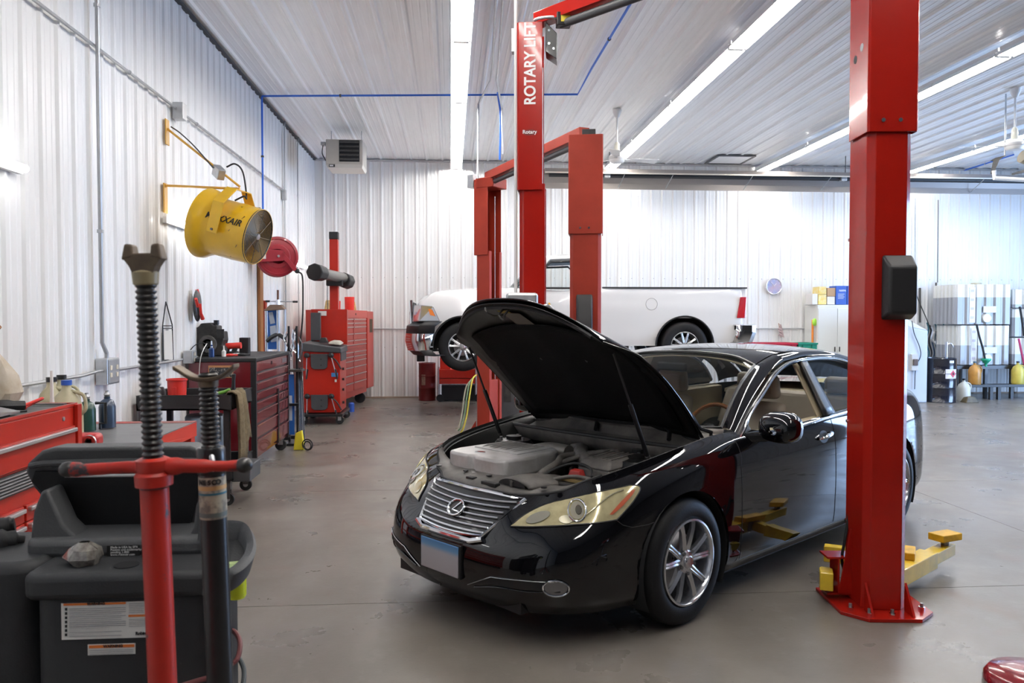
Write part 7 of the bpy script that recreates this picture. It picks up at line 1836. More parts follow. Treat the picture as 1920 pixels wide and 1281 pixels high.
part('pump_spout', MB().tube([(xd + .12, YD, zd + .26), (xd + .20, YD - .02, zd + .27), (xd + .24, YD - .02, zd + .20)], .014, 8, smooth=4), alum, pm, smooth=1)
# hoses and grease guns hanging on the wall behind the drum
random.seed(4)
for k in range(7):
    px = 1738 + k * 5; c_ = [(.02, .10, .14), (.015, .015, .02), (.05, .09, .16)][k % 3]
    single('hose', MB().tube([at(px, 605 + k % 3 * 5, Y=YW - .12), at(px + 3, 618, Y=YW - .15), at(px - 2 + k, 640, Y=YW - .16), at(px + 4, 662, Y=YW - .14), at(px - 1, 680, Y=YW - .16)], .016, 6, smooth=5), mat('walls_hose%d' % (k % 3), c_, .5),
           ['dark teal', 'black', 'slate blue'][k % 3] + ' hose hanging behind the black drum, ' + ['first', 'second', 'third', 'fourth', 'fifth', 'sixth', 'seventh'][k] + ' from the left', 'hose', smooth=1, group='hoses behind the black drum')
for k, (px, py) in enumerate([(1748, 612), (1756, 620)]):
    a = at(px, py, Y=YW - .28)
    single('spray_gun', MB().tube([a, a + Vector((.03, 0, -.10)), a + Vector((.0, 0, -.26)), a + Vector((.05, 0, -.34))], [.03, .035, .022], 8, smooth=4), alum, ['silver dispensing gun hung behind the black drum, the left one', 'silver dispensing gun hung behind the black drum, the right one'][k], 'dispensing gun', smooth=1)
single('hose', MB().tube([at(1776, 612, Y=YW - .25), at(1777, 628, Y=YW - .25), at(1774, 643, Y=YW - .25), at(1762, 652, Y=YW - .3)], .022, 8, smooth=6), rubber, 'thick black hose curving from the stacked tanks to the wall', 'hose', smooth=1)
single('hose', MB().tube([at(1715, 545, Y=YW - .05), at(1725, 570, Y=YW - .1), at(1738, 600, Y=YW - .2), at(1746, 622, Y=YW - .2)], .010, 6, smooth=6), rubber, 'thin black hose slanting down the back wall right of the red column', 'hose', smooth=1)
conduit('dark vertical pipe on the back wall beside the red column', [at(1725, 540, Y=YW - .02), at(1725, 605, Y=YW - .02)], .02, darksteel, clips=False)
conduit('dark vertical pipe on the back wall above the black drum', [at(1755, 530, Y=YW - .02), at(1755, 600, Y=YW - .02)], .018, darksteel, clips=False)
conduit('thin vertical conduit high on the back wall right of the red column', [at(1716, 372, Y=YW - .02), at(1716, 545, Y=YW - .02)], .012, galv, clips=False)
conduit('thin vertical wire high on the back wall above the dark pipe', [at(1759, 375, Y=YW - .02), at(1758, 530, Y=YW - .02)], .008, darksteel, clips=False)
# fluid tanks: ribbed translucent boxes in stacks
tankm = mat('tank_white', (.66, .66, .62), .35, coat=.3); tankl = mat('tank_fluid', (.30, .31, .33), .3, coat=.3)
def tank(label, x0, x1, y0, y1, z0, z1, fill, group='fluid tanks'):
    t = thing('fluid_tank', label, 'tank', ((x0 + x1) / 2, (y0 + y1) / 2, z0), group=group)
    def outline(e=0):
        o = []
        n = 6; w = (x1 - x0) / n
        for k in range(n):
            for q, d in ((.06, 0), (.22, .035), (.72, .035), (.88, 0)): o.append((x0 + w * (k + q), y0 + .035 - d - e))
        m = 6; w2 = (y1 - y0) / m
        for k in range(m):
            for q, d in ((.06, 0), (.22, .035), (.72, .035), (.88, 0)): o.append((x1 - .035 + d + e, y0 + .04 + (w2 * .95) * (k + q)))
        for k in range(n):
            for q, d in ((.06, 0), (.22, .035), (.72, .035), (.88, 0)): o.append((x1 - w * (k + q), y1 - .035 + d + e))
        for k in range(m):
            for q, d in ((.06, 0), (.22, .035), (.72, .035), (.88, 0)): o.append((x0 + .035 - d - e, y1 - .04 - (w2 * .95) * (k + q)))
        return o
    zf = z0 + (z1 - z0) * fill
    part('lower_shell', MB().prism(outline(), z0 + .01, zf), tankl, t, smooth=30, bevel=.006)
    part('upper_shell', MB().prism(outline(), zf, z1), tankm, t, smooth=30, bevel=.02)
    if z1 > 1.9: part('lid', MB().cyl(((x0 + x1) / 2 + .1, (y0 + y1) / 2, z1), ((x0 + x1) / 2 + .1, (y0 + y1) / 2, z1 + .05), .10, n=24), mat('cap_beige', (.50, .46, .34), .5), t, bevel=.01)
    part('drain_port', MB().cyl(((x0 + x1) / 2 + .05, y0 - .03, z0 + .13), ((x0 + x1) / 2 + .05, y0 + .05, z0 + .13), .09, n=24), tankm, t, bevel=.01)
    part('placard', MB().box(((x0 + x1) / 2 - .02, y0 - .008, z0 + (z1 - z0) * .30), ((x0 + x1) / 2 + .25, y0 - .004, z0 + (z1 - z0) * .46)), paperm, t)
    sm_ = part('tank_scale', MB().box((x0 + .34 * (x1 - x0) - .12, y0 - .008, z0 + .04), (x0 + .34 * (x1 - x0), y0 - .004, z1 - .06)), mat('scale_white', (.78, .78, .78), .5), t)
    for k in range(4): part('printed_mark', MB().box((x0 + .34 * (x1 - x0) - .10, y0 - .011, z0 + .12 + k * (z1 - z0) * .22), (x0 + .34 * (x1 - x0) - .03, y0 - .008, z0 + .17 + k * (z1 - z0) * .22)), mat('print_rose', (.55, .50, .55), .5), sm_)
    return t
YT = 14.95
tx0, tx1 = at(1779, 620, Y=YT + .2).x, at(1898, 620, Y=YT).x
zb, zmid, ztop = at(0, 694, Y=YT).z, at(0, 611, Y=YT).z, at(0, 527, Y=YT).z
tank('lower of the two big ribbed white fluid tanks on the black stand', tx0 + .08, tx1 - .02, YT, YT + .80, zb, zmid - .01, .5)
tank('upper of the two big ribbed white fluid tanks', tx0, tx1, YT, YT + .80, zmid + .005, ztop, .68)
tank('lower ribbed white fluid tank at the right edge of the picture', tx1 + .06, tx1 + 1.2, YT + .05, YT + .80, zb, at(0, 638, Y=YT).z, .4)
tank('middle ribbed white fluid tank at the right edge of the picture', tx1 + .05, tx1 + 1.2, YT + .05, YT + .80, at(0, 636, Y=YT).z, at(0, 578, Y=YT).z, .7)
tank('upper ribbed white fluid tank at the right edge of the picture', tx1 + .05, tx1 + 1.2, YT + .05, YT + .80, at(0, 576, Y=YT).z, at(0, 537, Y=YT).z, .2)
t = thing('tank_stand', 'black steel stand under the ribbed fluid tanks', 'stand', ((tx0 + tx1) / 2, YT + .4, 0))
part('top_frame', MB().box((tx0 - .05, YT - .06, zb - .07), (tx1 + 1.25, YT + .84, zb - .002)), blackm, t)
for x in (tx0 + .08, (tx0 + tx1) / 2 + .05, tx1 + .0, tx1 + .95):
    for y in (YT, YT + .78): part('leg', MB().box((x - .03, y - .03, 0), (x + .03, y + .03, zb - .06)), blackm, t)
zs = at(0, 733, Y=YT - .15).z
part('lower_rack', MB().box((at(1815, 0, Y=YT - .15).x, YT - .30, zs - .05), (tx1 + 1.2, YT - .04, zs)), blackm, t, bevel=.004)
for px in (1822, 1870, 1885): part('leg', MB().box((at(px, 0, Y=YT - .2).x - .03, YT - .24, 0), (at(px, 0, Y=YT - .2).x + .03, YT - .18, zs - .04)), blackm, t)
ylw = mat('amber_jug', (.55, .27, .06), .35, var=.4, vscale=5); ylw2 = mat('yellow_jug', (.60, .50, .10), .35, var=.3, vscale=5)
jug('amber oil jug with a blue-grey top on the rack under the fluid tanks', at(1827, 720, Y=YT - .17).x, YT - .17, zs + .001, h=.42, w=.115, m=ylw, capm=mat('teal_cap', (.08, .16, .22), .4))
jug('yellow oil jug on the rack at the right under the fluid tanks', at(1908, 720, Y=YT - .17).x, YT - .17, zs + .001, h=.42, w=.115, m=ylw2)
jug('pale white jug on the floor between the drum and the tank stand', at(1803, 740, Y=YT - .3).x, YT - .36, 0, h=.40, w=.12, m=mat('pale_jug', (.62, .62, .56), .4))
lump('dark oily tin on the floor in front of the white jug', 'oil_tin', 'tin', at(1814, 745, Y=YT - .6).x, YT - .66, 0, .13, .12, mat('oily', (.13, .10, .05), .5, var=.6, vscale=12), .2)
single('funnel', MB().lathe([(0, 0), (.02, 0), (.02, .05), (.09, .13), (.09, .16), (0, .16)], (at(1848, 690, Y=YT - .12).x, YT - .13, zb - .02), n=20), mat('green_funnel', (.03, .42, .24), .4), 'green plastic tap cap hanging at the front of the tank stand', 'funnel', smooth=40)
for k, (p_, c_, lb) in enumerate([([(1831, 608), (1836, 630), (1843, 655), (1849, 685)], rubber, 'black drain hose slanting across the lower big fluid tank'), ([(1912, 575), (1916, 600), (1920, 630)], rubber, 'black hose over the middle right fluid tank'), ([(1910, 635), (1915, 660), (1922, 690)], mat('hose_pink', (.45, .05, .14), .4), 'dark pink hose over the lower right fluid tank')]):
    single('drain_hose', MB().tube([at(a, b, Y=YT - .12) for a, b in p_], .020, 8, smooth=6), c_, lb, 'hose', smooth=1)
# dark red stool seat at the lower right corner
Ys = 2.62
q = at(1905, 1262, Y=Ys); 
t = thing('shop_stool', 'dark red vinyl shop stool at the bottom right corner', 'stool', (at(1905, 1262, Z=.72).x, 0, 0))
sc_ = at(1937, 1283, Y=2.3); zst = sc_.z
t.location = (sc_.x, sc_.y, 0); OFF[t.name] = Vector((sc_.x, sc_.y, 0))
part('seat', MB().lathe([(0, -.05), (.115, -.05), (.135, -.03), (.135, .015), (.12, .035), (.06, .045), (0, .047)], (sc_.x, sc_.y, zst), n=44), mat('red_vinyl', (.20, .008, .014), .22, coat=.6), t, smooth=50, label='dark red glossy seat')
part('seat_band', MB().lathe([(.137, -.045), (.139, -.02), (.137, .0)], (sc_.x, sc_.y, zst), n=44), chrome, t, smooth=40)
part('stem', MB().cyl((sc_.x, sc_.y, .10), (sc_.x, sc_.y, zst - .05), .022, n=16), chrome, t, smooth=40)
for k in range(5):
    a = 2 * PI * k / 5
    part('leg', MB().cyl((sc_.x, sc_.y, .12), (sc_.x + .26 * math.cos(a), sc_.y + .26 * math.sin(a), .06), .014, n=8), chrome, t, smooth=40)
    part('caster', MB().cyl((sc_.x + .26 * math.cos(a), sc_.y + .26 * math.sin(a) - .012, .027), (sc_.x + .26 * math.cos(a), sc_.y + .26 * math.sin(a) + .012, .027), .027, n=14), rubber, t, smooth=40)

# ================================================================ under the ceiling
# radiant tube heater along the back wall
YH = 14.9
hx0, hx1 = at(1020, 335, Y=YH).x, XR - .6
ztp, zbt = 4.42, 4.12
t = thing('radiant_heater', 'long grey radiant tube heater hanging across the back of the shop', 'heater', ((hx0 + hx1) / 2, YH, zbt))
def hp_(y, z, x): return Vector((x, YH + y, z))
sec = [(-.14, 4.44), (-.15, 4.40), (.08, 4.38), (.17, 4.26), (.19, 4.10), (.14, 4.09)]
sec = [(-.16, 4.335), (-.13, 4.415), (.02, 4.42), (.13, 4.34), (.20, 4.20), (.20, 4.11)]
part('reflector', MB().sheet([[hp_(y, z, hx0) for y, z in sec], [hp_(y, z, hx1) for y, z in sec]]), mat('reflector_brown', (.27, .24, .22), .42, .55), t, solid=.006)
part('reflector_edge', MB().box((hx0, YH - .175, 4.32), (hx1, YH - .150, 4.345)), mat('edge_bright', (.62, .58, .50), .35, .6), t)
part('reflector_edge', MB().box((hx0, YH + .19, 4.09), (hx1, YH + .215, 4.12)), MATS['reflector_brown'], t)
part('burner_tube', MB().cyl((hx0 + .1, YH + .03, 4.33), (hx1, YH + .03, 4.33), .05, n=16), mat('tube_dark', (.05, .05, .05), .5, .5), t, smooth=40)
x = hx0 + .9
k = 0
while x < hx1:
    part('cross_wire', MB().cyl((x, YH - .16, 4.335), (x - .06, YH + .20, 4.11), .007, n=6), galv, t)
    if k % 3 == 0:
        part('tube_clamp', MB().cbox((x + .30, YH + .0, 4.33), (.12, .12, .12)), galv, t, bevel=.01)
        part('hanger_chain', MB().cyl((x + .35, YH, 4.40), (x + .35, YH, ZC - .02), .008, n=6), darksteel, t)
        part('cross_wire', MB().cyl((x + .62, YH - .16, 4.335), (x + .56, YH + .20, 4.11), .007, n=6), galv, t)
    x += 1.55; k += 1
conduit('thin grey gas pipe along the top of the back wall', [at(1432, 322, Y=YW - .05), at(1720, 333, Y=YW - .05)], .018, conduitm, clips=False)
# unit heater in the back left corner
YU = 13.3
u0, u1 = at(611, 312, Y=YU), at(680, 262, Y=YU)
t = thing('unit_heater', 'beige unit heater with dark louvres hung in the back left corner', 'heater', ((u0.x + u1.x) / 2, YU + .3, u0.z))
part('casing', MB().box((u0.x, YU, u0.z + .04), (u1.x, YU + .62, u1.z)), beige, t, bevel=.01)
part('base_pan', MB().hexa([(u0.x + .02, YU + .05, u0.z - .01), (u1.x - .02, YU + .05, u0.z - .01), (u1.x - .02, YU + .6, u0.z - .01), (u0.x + .02, YU + .6, u0.z - .01)], [(u0.x, YU, u0.z + .04), (u1.x, YU, u0.z + .04), (u1.x, YU + .62, u0.z + .04), (u0.x, YU + .62, u0.z + .04)]), mat('pan_pale', (.62, .60, .55), .5), t)
g0, g1 = at(636, 303, Y=YU), at(674, 263.5, Y=YU)
lf = part('louvre_frame', MB().box((g0.x, YU - .012, g0.z), (g1.x, YU, g1.z)), inblack, t, bevel=.004)
for k in range(5):
    z = g0.z + (g1.z - g0.z) * (k + .5) / 5
    part('louvre', MB().hexa([(g0.x + .01, YU - .03, z - .015), (g1.x - .01, YU - .03, z - .015), (g1.x - .01, YU - .012, z + .015), (g0.x + .01, YU - .012, z + .015)], [(g0.x + .01, YU - .03, z - .008), (g1.x - .01, YU - .03, z - .008), (g1.x - .01, YU - .012, z + .022), (g0.x + .01, YU - .012, z + .022)]), darksteel, lf)
lg = part('maker_plate', MB().box((at(614.5, 0, Y=YU).x, YU - .004, at(0, 304, Y=YU).z), (at(626, 0, Y=YU).x, YU, at(0, 299, Y=YU).z)), blackprint, t)
part('plate_print', MB().box((at(616, 0, Y=YU).x, YU - .006, at(0, 302.7, Y=YU).z), (at(623, 0, Y=YU).x, YU - .004, at(0, 300.2, Y=YU).z)), whiteprint, lg)
part('gas_cock', MB().box((u0.x - .10, YU + .1, u1.z - .08), (u0.x - .02, YU + .2, u1.z - .02)), conduitm, t, bevel=.01)
part('control_cable', MB().tube([(u0.x - .06, YU + .1, u1.z - .08), (u0.x - .07, YU + .08, u1.z - .22), (u0.x - .01, YU + .06, u1.z - .34)], .008, 6, smooth=5), rubber, t, smooth=1)
for x in (u0.x + .05, u1.x - .05): part('hanger_rod', MB().cyl((x, YU + .3, u1.z), (x, YU + .3, ZC - .015), .008, n=6), galv, t)
# ceiling fans
def cfan(label, px, py_top, py_mot, angs, L=.68):
    q = at(px, py_top, Z=ZC - .03); x, y = q.x, q.y; zmo = at(px, py_mot, Y=y).z
    t = thing('ceiling_fan', label, 'ceiling fan', (x, y, zmo - .06), group=None)
    part('canopy', MB().at((x, y, 0)).lathe([(.0, ZC - .02), (.07, ZC - .02), (.065, ZC - .06), (.03, ZC - .14), (.0, ZC - .15)], n=24), whitepaint, t, smooth=40)
    part('down_rod', MB().cyl((x, y, zmo + .08), (x, y, ZC - .12), .014, n=12), whitepaint, t, smooth=40)
    part('rod_cover', MB().at((x, y, zmo)).lathe([(.03, .08), (.045, .10), (.04, .22), (.02, .25)], n=20), mat('ivory_paint', (.70, .68, .58), .4), t, smooth=40)
    part('motor', MB().at((x, y, zmo)).lathe([(0, .08), (.09, .075), (.115, .045), (.12, .0), (.115, -.035), (.09, -.06), (0, -.065)], n=32), whitepaint, t, smooth=40)
    part('motor_vent', MB().at((x, y, zmo)).lathe([(.1205, .03), (.123, .025), (.123, -.01), (.1205, -.015)], n=32), mat('vent_grey', (.5, .5, .5), .4), t, smooth=40)
    for a in angs:
        c, s = math.cos(a), math.sin(a)
        def bl(r, w, z): return Vector((x + c * r - s * w, y + s * r + c * w, zmo + z))
        arm_ = part('blade', MB().hexa([bl(.22, -.05, .005), bl(L, -.085, .015), bl(L, .085, -.02), bl(.22, .05, -.01)], [bl(.22, -.05, .010), bl(L, -.085, .020), bl(L, .085, -.015), bl(.22, .05, -.005)]), whitepaint, t, bevel=.002)
        part('blade_iron', MB().hexa([bl(.10, -.015, -.01), bl(.26, -.03, -.005), bl(.26, .03, -.01), bl(.10, .015, -.01)], [bl(.10, -.015, .002), bl(.26, -.03, .003), bl(.26, .03, -.002), bl(.10, .015, .002)]), whitepaint, arm_)
    return t
cfan('white ceiling fan beside the second strip light near the back', 1157, 207, 298, (.25, 2.35, 4.45))
cfan('white ceiling fan at the right edge of the ceiling', 1904, 168, 273, (2.9, .8, 5.0))
# access hatch
h0, h1, h2, h3 = at(1340, 292, Z=ZC - .03), at(1405, 297, Z=ZC - .03), at(1385, 310, Z=ZC - .03), at(1322, 306, Z=ZC - .03)
t = thing('ceiling_hatch', 'framed access hatch in the ribbed ceiling near the back wall', 'hatch', (h0.x, h0.y, ZC - .03))
hy0, hy1 = h3.y, h0.y; hx0_, hx1_ = h3.x, h2.x
part('panel', MB().box((hx0_ + .02, hy0 + .02, ZC - .03), (hx1_ - .02, hy1 - .02, ZC - .024)), ceilm, t)
part('frame', MB().box((hx0_, hy0, ZC - .045), (hx1_, hy0 + .04, ZC - .022)).box((hx0_, hy1 - .04, ZC - .045), (hx1_, hy1, ZC - .022)).box((hx0_, hy0, ZC - .045), (hx0_ + .04, hy1, ZC - .022)).box((hx1_ - .04, hy0, ZC - .045), (hx1_, hy1, ZC - .022)), mat('hatch_dark', (.12, .12, .12), .5), t)
# overhead door opener hanging at the right
q = at(1880, 300, Y=10.5)
t = thing('door_opener', 'dark bracket and rail of an overhead door at the right edge', 'door opener', tuple(q))
part('bracket', MB().hexa([at(1856, 302, Y=10.6), at(1866, 296, Y=10.6), at(1886, 291, Y=10.6), at(1870, 303, Y=10.6)], [at(1856, 302, Y=10.66), at(1866, 296, Y=10.66), at(1886, 291, Y=10.66), at(1870, 303, Y=10.66)]), darksteel, t)
part('hanger', MB().hexa([at(1862, 302, Y=10.58), at(1874, 300, Y=10.58), at(1862, 328, Y=10.58), at(1857, 326, Y=10.58)], [at(1862, 302, Y=10.6), at(1874, 300, Y=10.6), at(1862, 328, Y=10.6), at(1857, 326, Y=10.6)]), darksteel, t)
part('ceiling_strap', MB().cyl(at(1884, 294, Y=10.63), (at(1884, 294, Y=10.63).x, 10.63, ZC - .02), .012, n=6), galv, t)
part('rail', MB().tube([at(1864, 320, Y=10.5), at(1864, 334, Y=10.5), at(1930, 338, Y=10.5)], .03, 8), whitepaint, t)
part('gear_motor', MB().cyl(at(1916, 293, Y=10.5), at(1935, 300, Y=10.5), .09, n=16), mat('motor_beige', (.42, .36, .26), .5), t, smooth=40)
part('dark_arm', MB().hexa([at(1897, 325, Y=10.5), at(1897, 329, Y=10.5), at(1925, 323, Y=10.5), at(1925, 317, Y=10.5)], [at(1897, 325, Y=10.56), at(1897, 329, Y=10.56), at(1925, 323, Y=10.56), at(1925, 317, Y=10.56)]), darksteel, t)
# ================================================================ foreground: service machine and two underhoist stands
mgrey = mat('machine_grey', (.080, .082, .086), .58, bump=.15, bscale=160, var=.2, vscale=4)
mdark = mat('machine_dark', (.027, .028, .030), .55, bump=.12, bscale=160, var=.2, vscale=5)
mblack = mat('machine_black', (.010, .010, .011), .6)
YM_ = 2.30
def F(px, py, y=YM_): return at(px, py, Y=y)
t = thing('service_machine', 'grey plastic air-conditioning service machine with warning labels', 'service machine', (F(230, 1281).x, 2.55, 0))
# main body below the ledge: rounded in plan
bx0, bx1 = F(62, 1150).x, F(402, 1150).x
def rrect(x0, x1, y0, y1, r, n=5):
    o = []
    for cx, cy, a0 in ((x1 - r, y0 + r, -PI / 2), (x1 - r, y1 - r, 0), (x0 + r, y1 - r, PI / 2), (x0 + r, y0 + r, PI)):
        o += [(cx + r * math.cos(a0 + PI / 2 * k / n), cy + r * math.sin(a0 + PI / 2 * k / n)) for k in range(n + 1)]
    return o
zled = F(0, 1078).z; zled2 = at(0, 1050, Y=2.42).z
part('body', MB().prism(rrect(bx0 - .01, bx1 + .012, YM_, 2.56, .07), .14, zled - .07), mdark, t, bevel=.008, smooth=40)
part('ledge', MB().prism(rrect(bx0 - .03, bx1 + .01, YM_ - .02, 2.60, .05), zled - .075, zled), mdark, t, bevel=.02, seg=3, smooth=40)
# tower behind the ledge with its sloping cheeks
x0, x1 = F(58, 1000, 2.48).x, F(400, 1000, 2.48).x
zt1 = F(0, 1012, 2.48).z
part('deck', MB().prism(rrect(x0 - .02, x1 + .01, 2.46, 2.66, .05), zled - .01, zt1), mgrey, t, bevel=.02, seg=3, smooth=40)
def flatpoly(nm, px, y, th, m):
    f_ = [at(a, b, Y=y) for a, b in px]; k_ = [p + Vector((0, th, 0)) for p in f_]; n = len(f_)
    return part(nm, MB().add(f_ + k_, [tuple(range(n)), tuple(range(2 * n - 1, n - 1, -1))] + [(i, n + i, n + (i + 1) % n, (i + 1) % n) for i in range(n)]), m, t, bevel=.01, seg=3, smooth=40)
flatpoly('cheek', [(55, 1040), (57, 1000), (62, 960), (76, 922), (88, 918), (118, 985), (150, 1015), (140, 1040)], 2.50, .10, mgrey)
flatpoly('cheek', [(350, 1015), (362, 988), (366, 950), (386, 905), (399, 900), (404, 960), (404, 1035), (352, 1040)], 2.50, .10, mgrey)
# raised lid: grey rim, black inner face leaning towards the camera at the top
yl = 2.56
tl, tr_, ml, mr, bl_, br_ = F(72, 846, yl), F(368, 840, yl), F(46, 888, yl - .02), F(374, 880, yl - .02), F(150, 1012, yl + .06), F(355, 1012, yl + .06)
poly_px = [(76, 846), (100, 840), (355, 837), (370, 843), (384, 880), (388, 925), (366, 1000), (150, 1012), (122, 985), (62, 915), (46, 885), (52, 868)]
mbk = MB()
fr_pts = [at(a, b, Y=yl + .10 * (b - 837) / 175) for a, b in poly_px]
bk_pts = [p + Vector((0, .10, .0)) for p in fr_pts]
n = len(fr_pts)
mbk.add(fr_pts + bk_pts, [tuple(range(n)), tuple(range(2 * n - 1, n - 1, -1))] + [(i, n + i, n + (i + 1) % n, (i + 1) % n) for i in range(n)])
lid = part('raised_lid', mbk, mgrey, t, bevel=.012, seg=3, smooth=40, label='raised grey lid')
inn_px = [(66, 884), (120, 884), (370, 884), (376, 905), (352, 1000), (152, 1006), (126, 975), (60, 902)]
part('lid_inner_face', MB().add([at(a, b, Y=yl + .10 * (b - 837) / 175 - .008) for a, b in inn_px], [tuple(range(8))]), mblack, lid, solid=.004)
part('lid_glass_edge', MB().cyl(at(122, 893, Y=yl - .0), at(282, 891, Y=yl - .0), .005, n=8), mat('edge_white', (.5, .5, .5), .3), lid)
part('lid_lip', MB().tube([at(a, b, Y=yl + .10 * (b - 837) / 175 - .006) for a, b in ((56, 874), (110, 868), (360, 864), (378, 872))], .010, 8, smooth=4), mgrey, lid, smooth=1)
# left shoulder: darker side unit
lx0, lx1 = F(-160, 1100, 2.5).x, F(62, 1100, 2.40).x
part('side_unit', MB().prism(rrect(lx0, lx1 + .03, 2.36, 2.75, .08), .14, zled + .01), mdark, t, bevel=.03, seg=3, smooth=40)
# right basket loop
bk = []
bpts = [F(385, 985, 2.42), F(415, 982, 2.40), F(455, 985, 2.38), F(472, 1005, 2.34), F(474, 1035, 2.28), F(458, 1060, 2.22), F(430, 1078, 2.19), F(395, 1086, 2.22)]
P_ = catmull(bpts, 6)
mb = MB(); zlo = .06
rows_ = [[p + Vector((0, 0, .01)) for p in P_], [p + Vector((.010, -.008, 0)) for p in P_], [p + Vector((-.008, .006, -.052)) for p in P_], [p + Vector((-.03, .02, -.052)) for p in P_], [p + Vector((-.022, .012, .005)) for p in P_], [p + Vector((0, 0, .01)) for p in P_]]
part('basket_rim', mb.sheet(rows_), mgrey, t, smooth=50, label='grey side basket')
cen = sum(P_, Vector()) / len(P_)
part('basket_floor', MB().add([p + Vector((-.02, .012, -.046)) for p in P_], [tuple(range(len(P_)))]), mdark, t)
part('cup_hole', MB().lathe([(.034, 0), (.034, .004), (0, .0045)], (F(248, 1065, 2.40).x, 2.36, zled - .001), n=24), mblack, t)
# labels
def label_rect(nm, px0, py0, px1, py1, m, par, y=YM_ - .002, dz=0):
    a, b = F(px0, py1, y), F(px1, py0, y)
    return part(nm, MB().box((a.x, y - .001, a.z), (b.x, y, b.z)), m, par)
L1 = label_rect('warning_label', 116, 1127, 286, 1200, paperm, t)
label_rect('orange_band', 119, 1129, 236, 1136, orangelabel, L1, YM_ - .0035)
label_rect('orange_band', 241, 1152, 283, 1157, orangelabel, L1, YM_ - .0035)
printm = mat('fine_print', (.33, .33, .34), .6)
random.seed(2)
for k in range(15): label_rect('print_line', 130, 1139.5 + k * 3.7, 236 - random.choice([0, 0, 8, 30]), 1141.6 + k * 3.7, printm, L1, YM_ - .0035)
for k in range(6): label_rect('print_line', 242, 1131 + k * 3.3, 270, 1132.6 + k * 3.3, printm, L1, YM_ - .0035)
for k in range(5): label_rect('print_line', 242, 1160 + k * 3.3, 280, 1161.6 + k * 3.3, printm, L1, YM_ - .0035)
for k in range(7): label_rect('pictogram', 122, 1140 + k * 8, 126, 1145 + k * 8, blackprint, L1, YM_ - .0035)
text('label_text', 'WARNING', .010, tuple(F(180, 1132.5, YM_ - .005)), (1, 0, 0), (0, 0, 1), blackprint, L1, bold=.0004)
text('label_text', 'Robinair', .012, tuple(F(268, 1188, YM_ - .005)), (1, 0, 0), (0, 0, 1), blackprint, L1, bold=.0006)
L2 = label_rect('warning_label', 165, 1206, 254, 1229, paperm, t)
label_rect('orange_band', 167, 1208, 252, 1216, orangelabel, L2, YM_ - .0035)
text('label_text', 'WARNING', .011, tuple(F(212, 1212, YM_ - .005)), (1, 0, 0), (0, 0, 1), blackprint, L2, bold=.0004)
for k in range(3): label_rect('print_line', 168, 1218 + k * 3.5, 250, 1219.8 + k * 3.5, printm, L2, YM_ - .0035)
yb_ = 2.455
L3 = label_rect('black_plate', 201, 1022, 262, 1045, blackprint, t, yb_)
for i, s_ in enumerate(('Made in USA by SPX', 'Patents and trademarks', 'pending 1-800', 'www.robinair.com')):
    text('plate_text', s_, .0095, tuple(F(207, 1027 + i * 4.6, yb_ - .003)), (1, 0, 0), (0, 0, 1), whiteprint, L3, align='LEFT')
for x in (bx0 + .05, bx1 - .02):
    for y in (2.38, 2.50): part('caster', MB().cyl((x, y - .02, .07), (x, y + .02, .07), .07, n=20), rubber, t, smooth=40)
part('base_tray', MB().box((bx0 - .02, 2.32, .12), (bx1 + .02, 2.56, .15)), mdark, t, bevel=.01)
# plastic bag of fittings on the ledge
q = F(157, 1058, 2.38)
random.seed(8)
rg = []
for z_, r_ in ((.001, .035), (.02, .042), (.045, .034), (.065, .012)):
    ring = [Vector((q.x + r_ * 1.3 * math.cos(a) * random.uniform(.8, 1.2), 2.385 + r_ * math.sin(a) * random.uniform(.8, 1.2), zled + z_)) for a in np.linspace(0, 2 * PI, 13)[:-1]]; rg.append(ring + [ring[0]])
single('plastic_bag', MB().sheet(rg), mat('bag_clear', (.26, .24, .21), .15, coat=1, col2=(.08, .07, .06), vscale=40), 'small clear bag of brass fittings on the service machine ledge', 'bag', smooth=25)
# bottle with yellow dye under the basket
q = F(443, 1096, 2.30)
t2 = thing('dye_bottle', 'clear bottle of bright yellow-green dye hung under the machine basket', 'bottle', (q.x, 2.30, q.z - .05))
dye = mat('dye_yellow', (.70, .80, .02), .25, coat=.4, emit=0)
part('fluid', MB().at((q.x, 2.30, q.z)).lathe([(0, -.038), (.024, -.038), (.028, -.030), (.028, .022), (0, .022)], n=24), dye, t2, smooth=40)
part('bottle', MB().at((q.x, 2.30, q.z)).lathe([(.0285, .022), (.0285, .05), (.02, .065), (0, .065)], n=24), mat('bottle_pale', (.62, .78, .35), .25, coat=.5), t2, smooth=40)
# hoses at the right of the machine
hmr = mat('hose_red_grey', (.16, .05, .05), .4)
single('service_hose', MB().tube([F(425, 1181, 2.5), F(440, 1185, 2.42), F(450, 1205, 2.36), F(445, 1235, 2.32), F(425, 1252, 2.30), F(400, 1268, 2.26), F(360, 1280, 2.25), F(300, 1300, 2.22)], .0075, 8, smooth=8), hmr, 'dull red service hose looping out at the right of the machine', 'hose', smooth=1)
single('service_hose', MB().tube([F(425, 1222, 2.6), F(445, 1232, 2.5), F(457, 1255, 2.45), F(455, 1285, 2.4), F(440, 1310, 2.4)], .0075, 8, smooth=8), mat('hose_slate', (.05, .06, .065), .4), 'dark grey service hose looping below the red one beside the machine', 'hose', smooth=1)
# black gloves / cable heap at the left edge
single('work_gloves', MB().tube([at(-30, 1010, Y=2.6), at(10, 990, Y=2.62), at(28, 985, Y=2.63)], [.03, .036, .03, .024], 10, smooth=4), mblack, 'black work glove lying at the left edge beside the service machine', 'glove', smooth=1)
single('work_gloves', MB().tube([at(-30, 1045, Y=2.55), at(0, 1020, Y=2.57), at(22, 1012, Y=2.58), at(45, 1012, Y=2.60)], [.045, .04, .028, .014], 10, smooth=4), mdark, 'second black glove under the first at the left edge', 'glove', smooth=1)

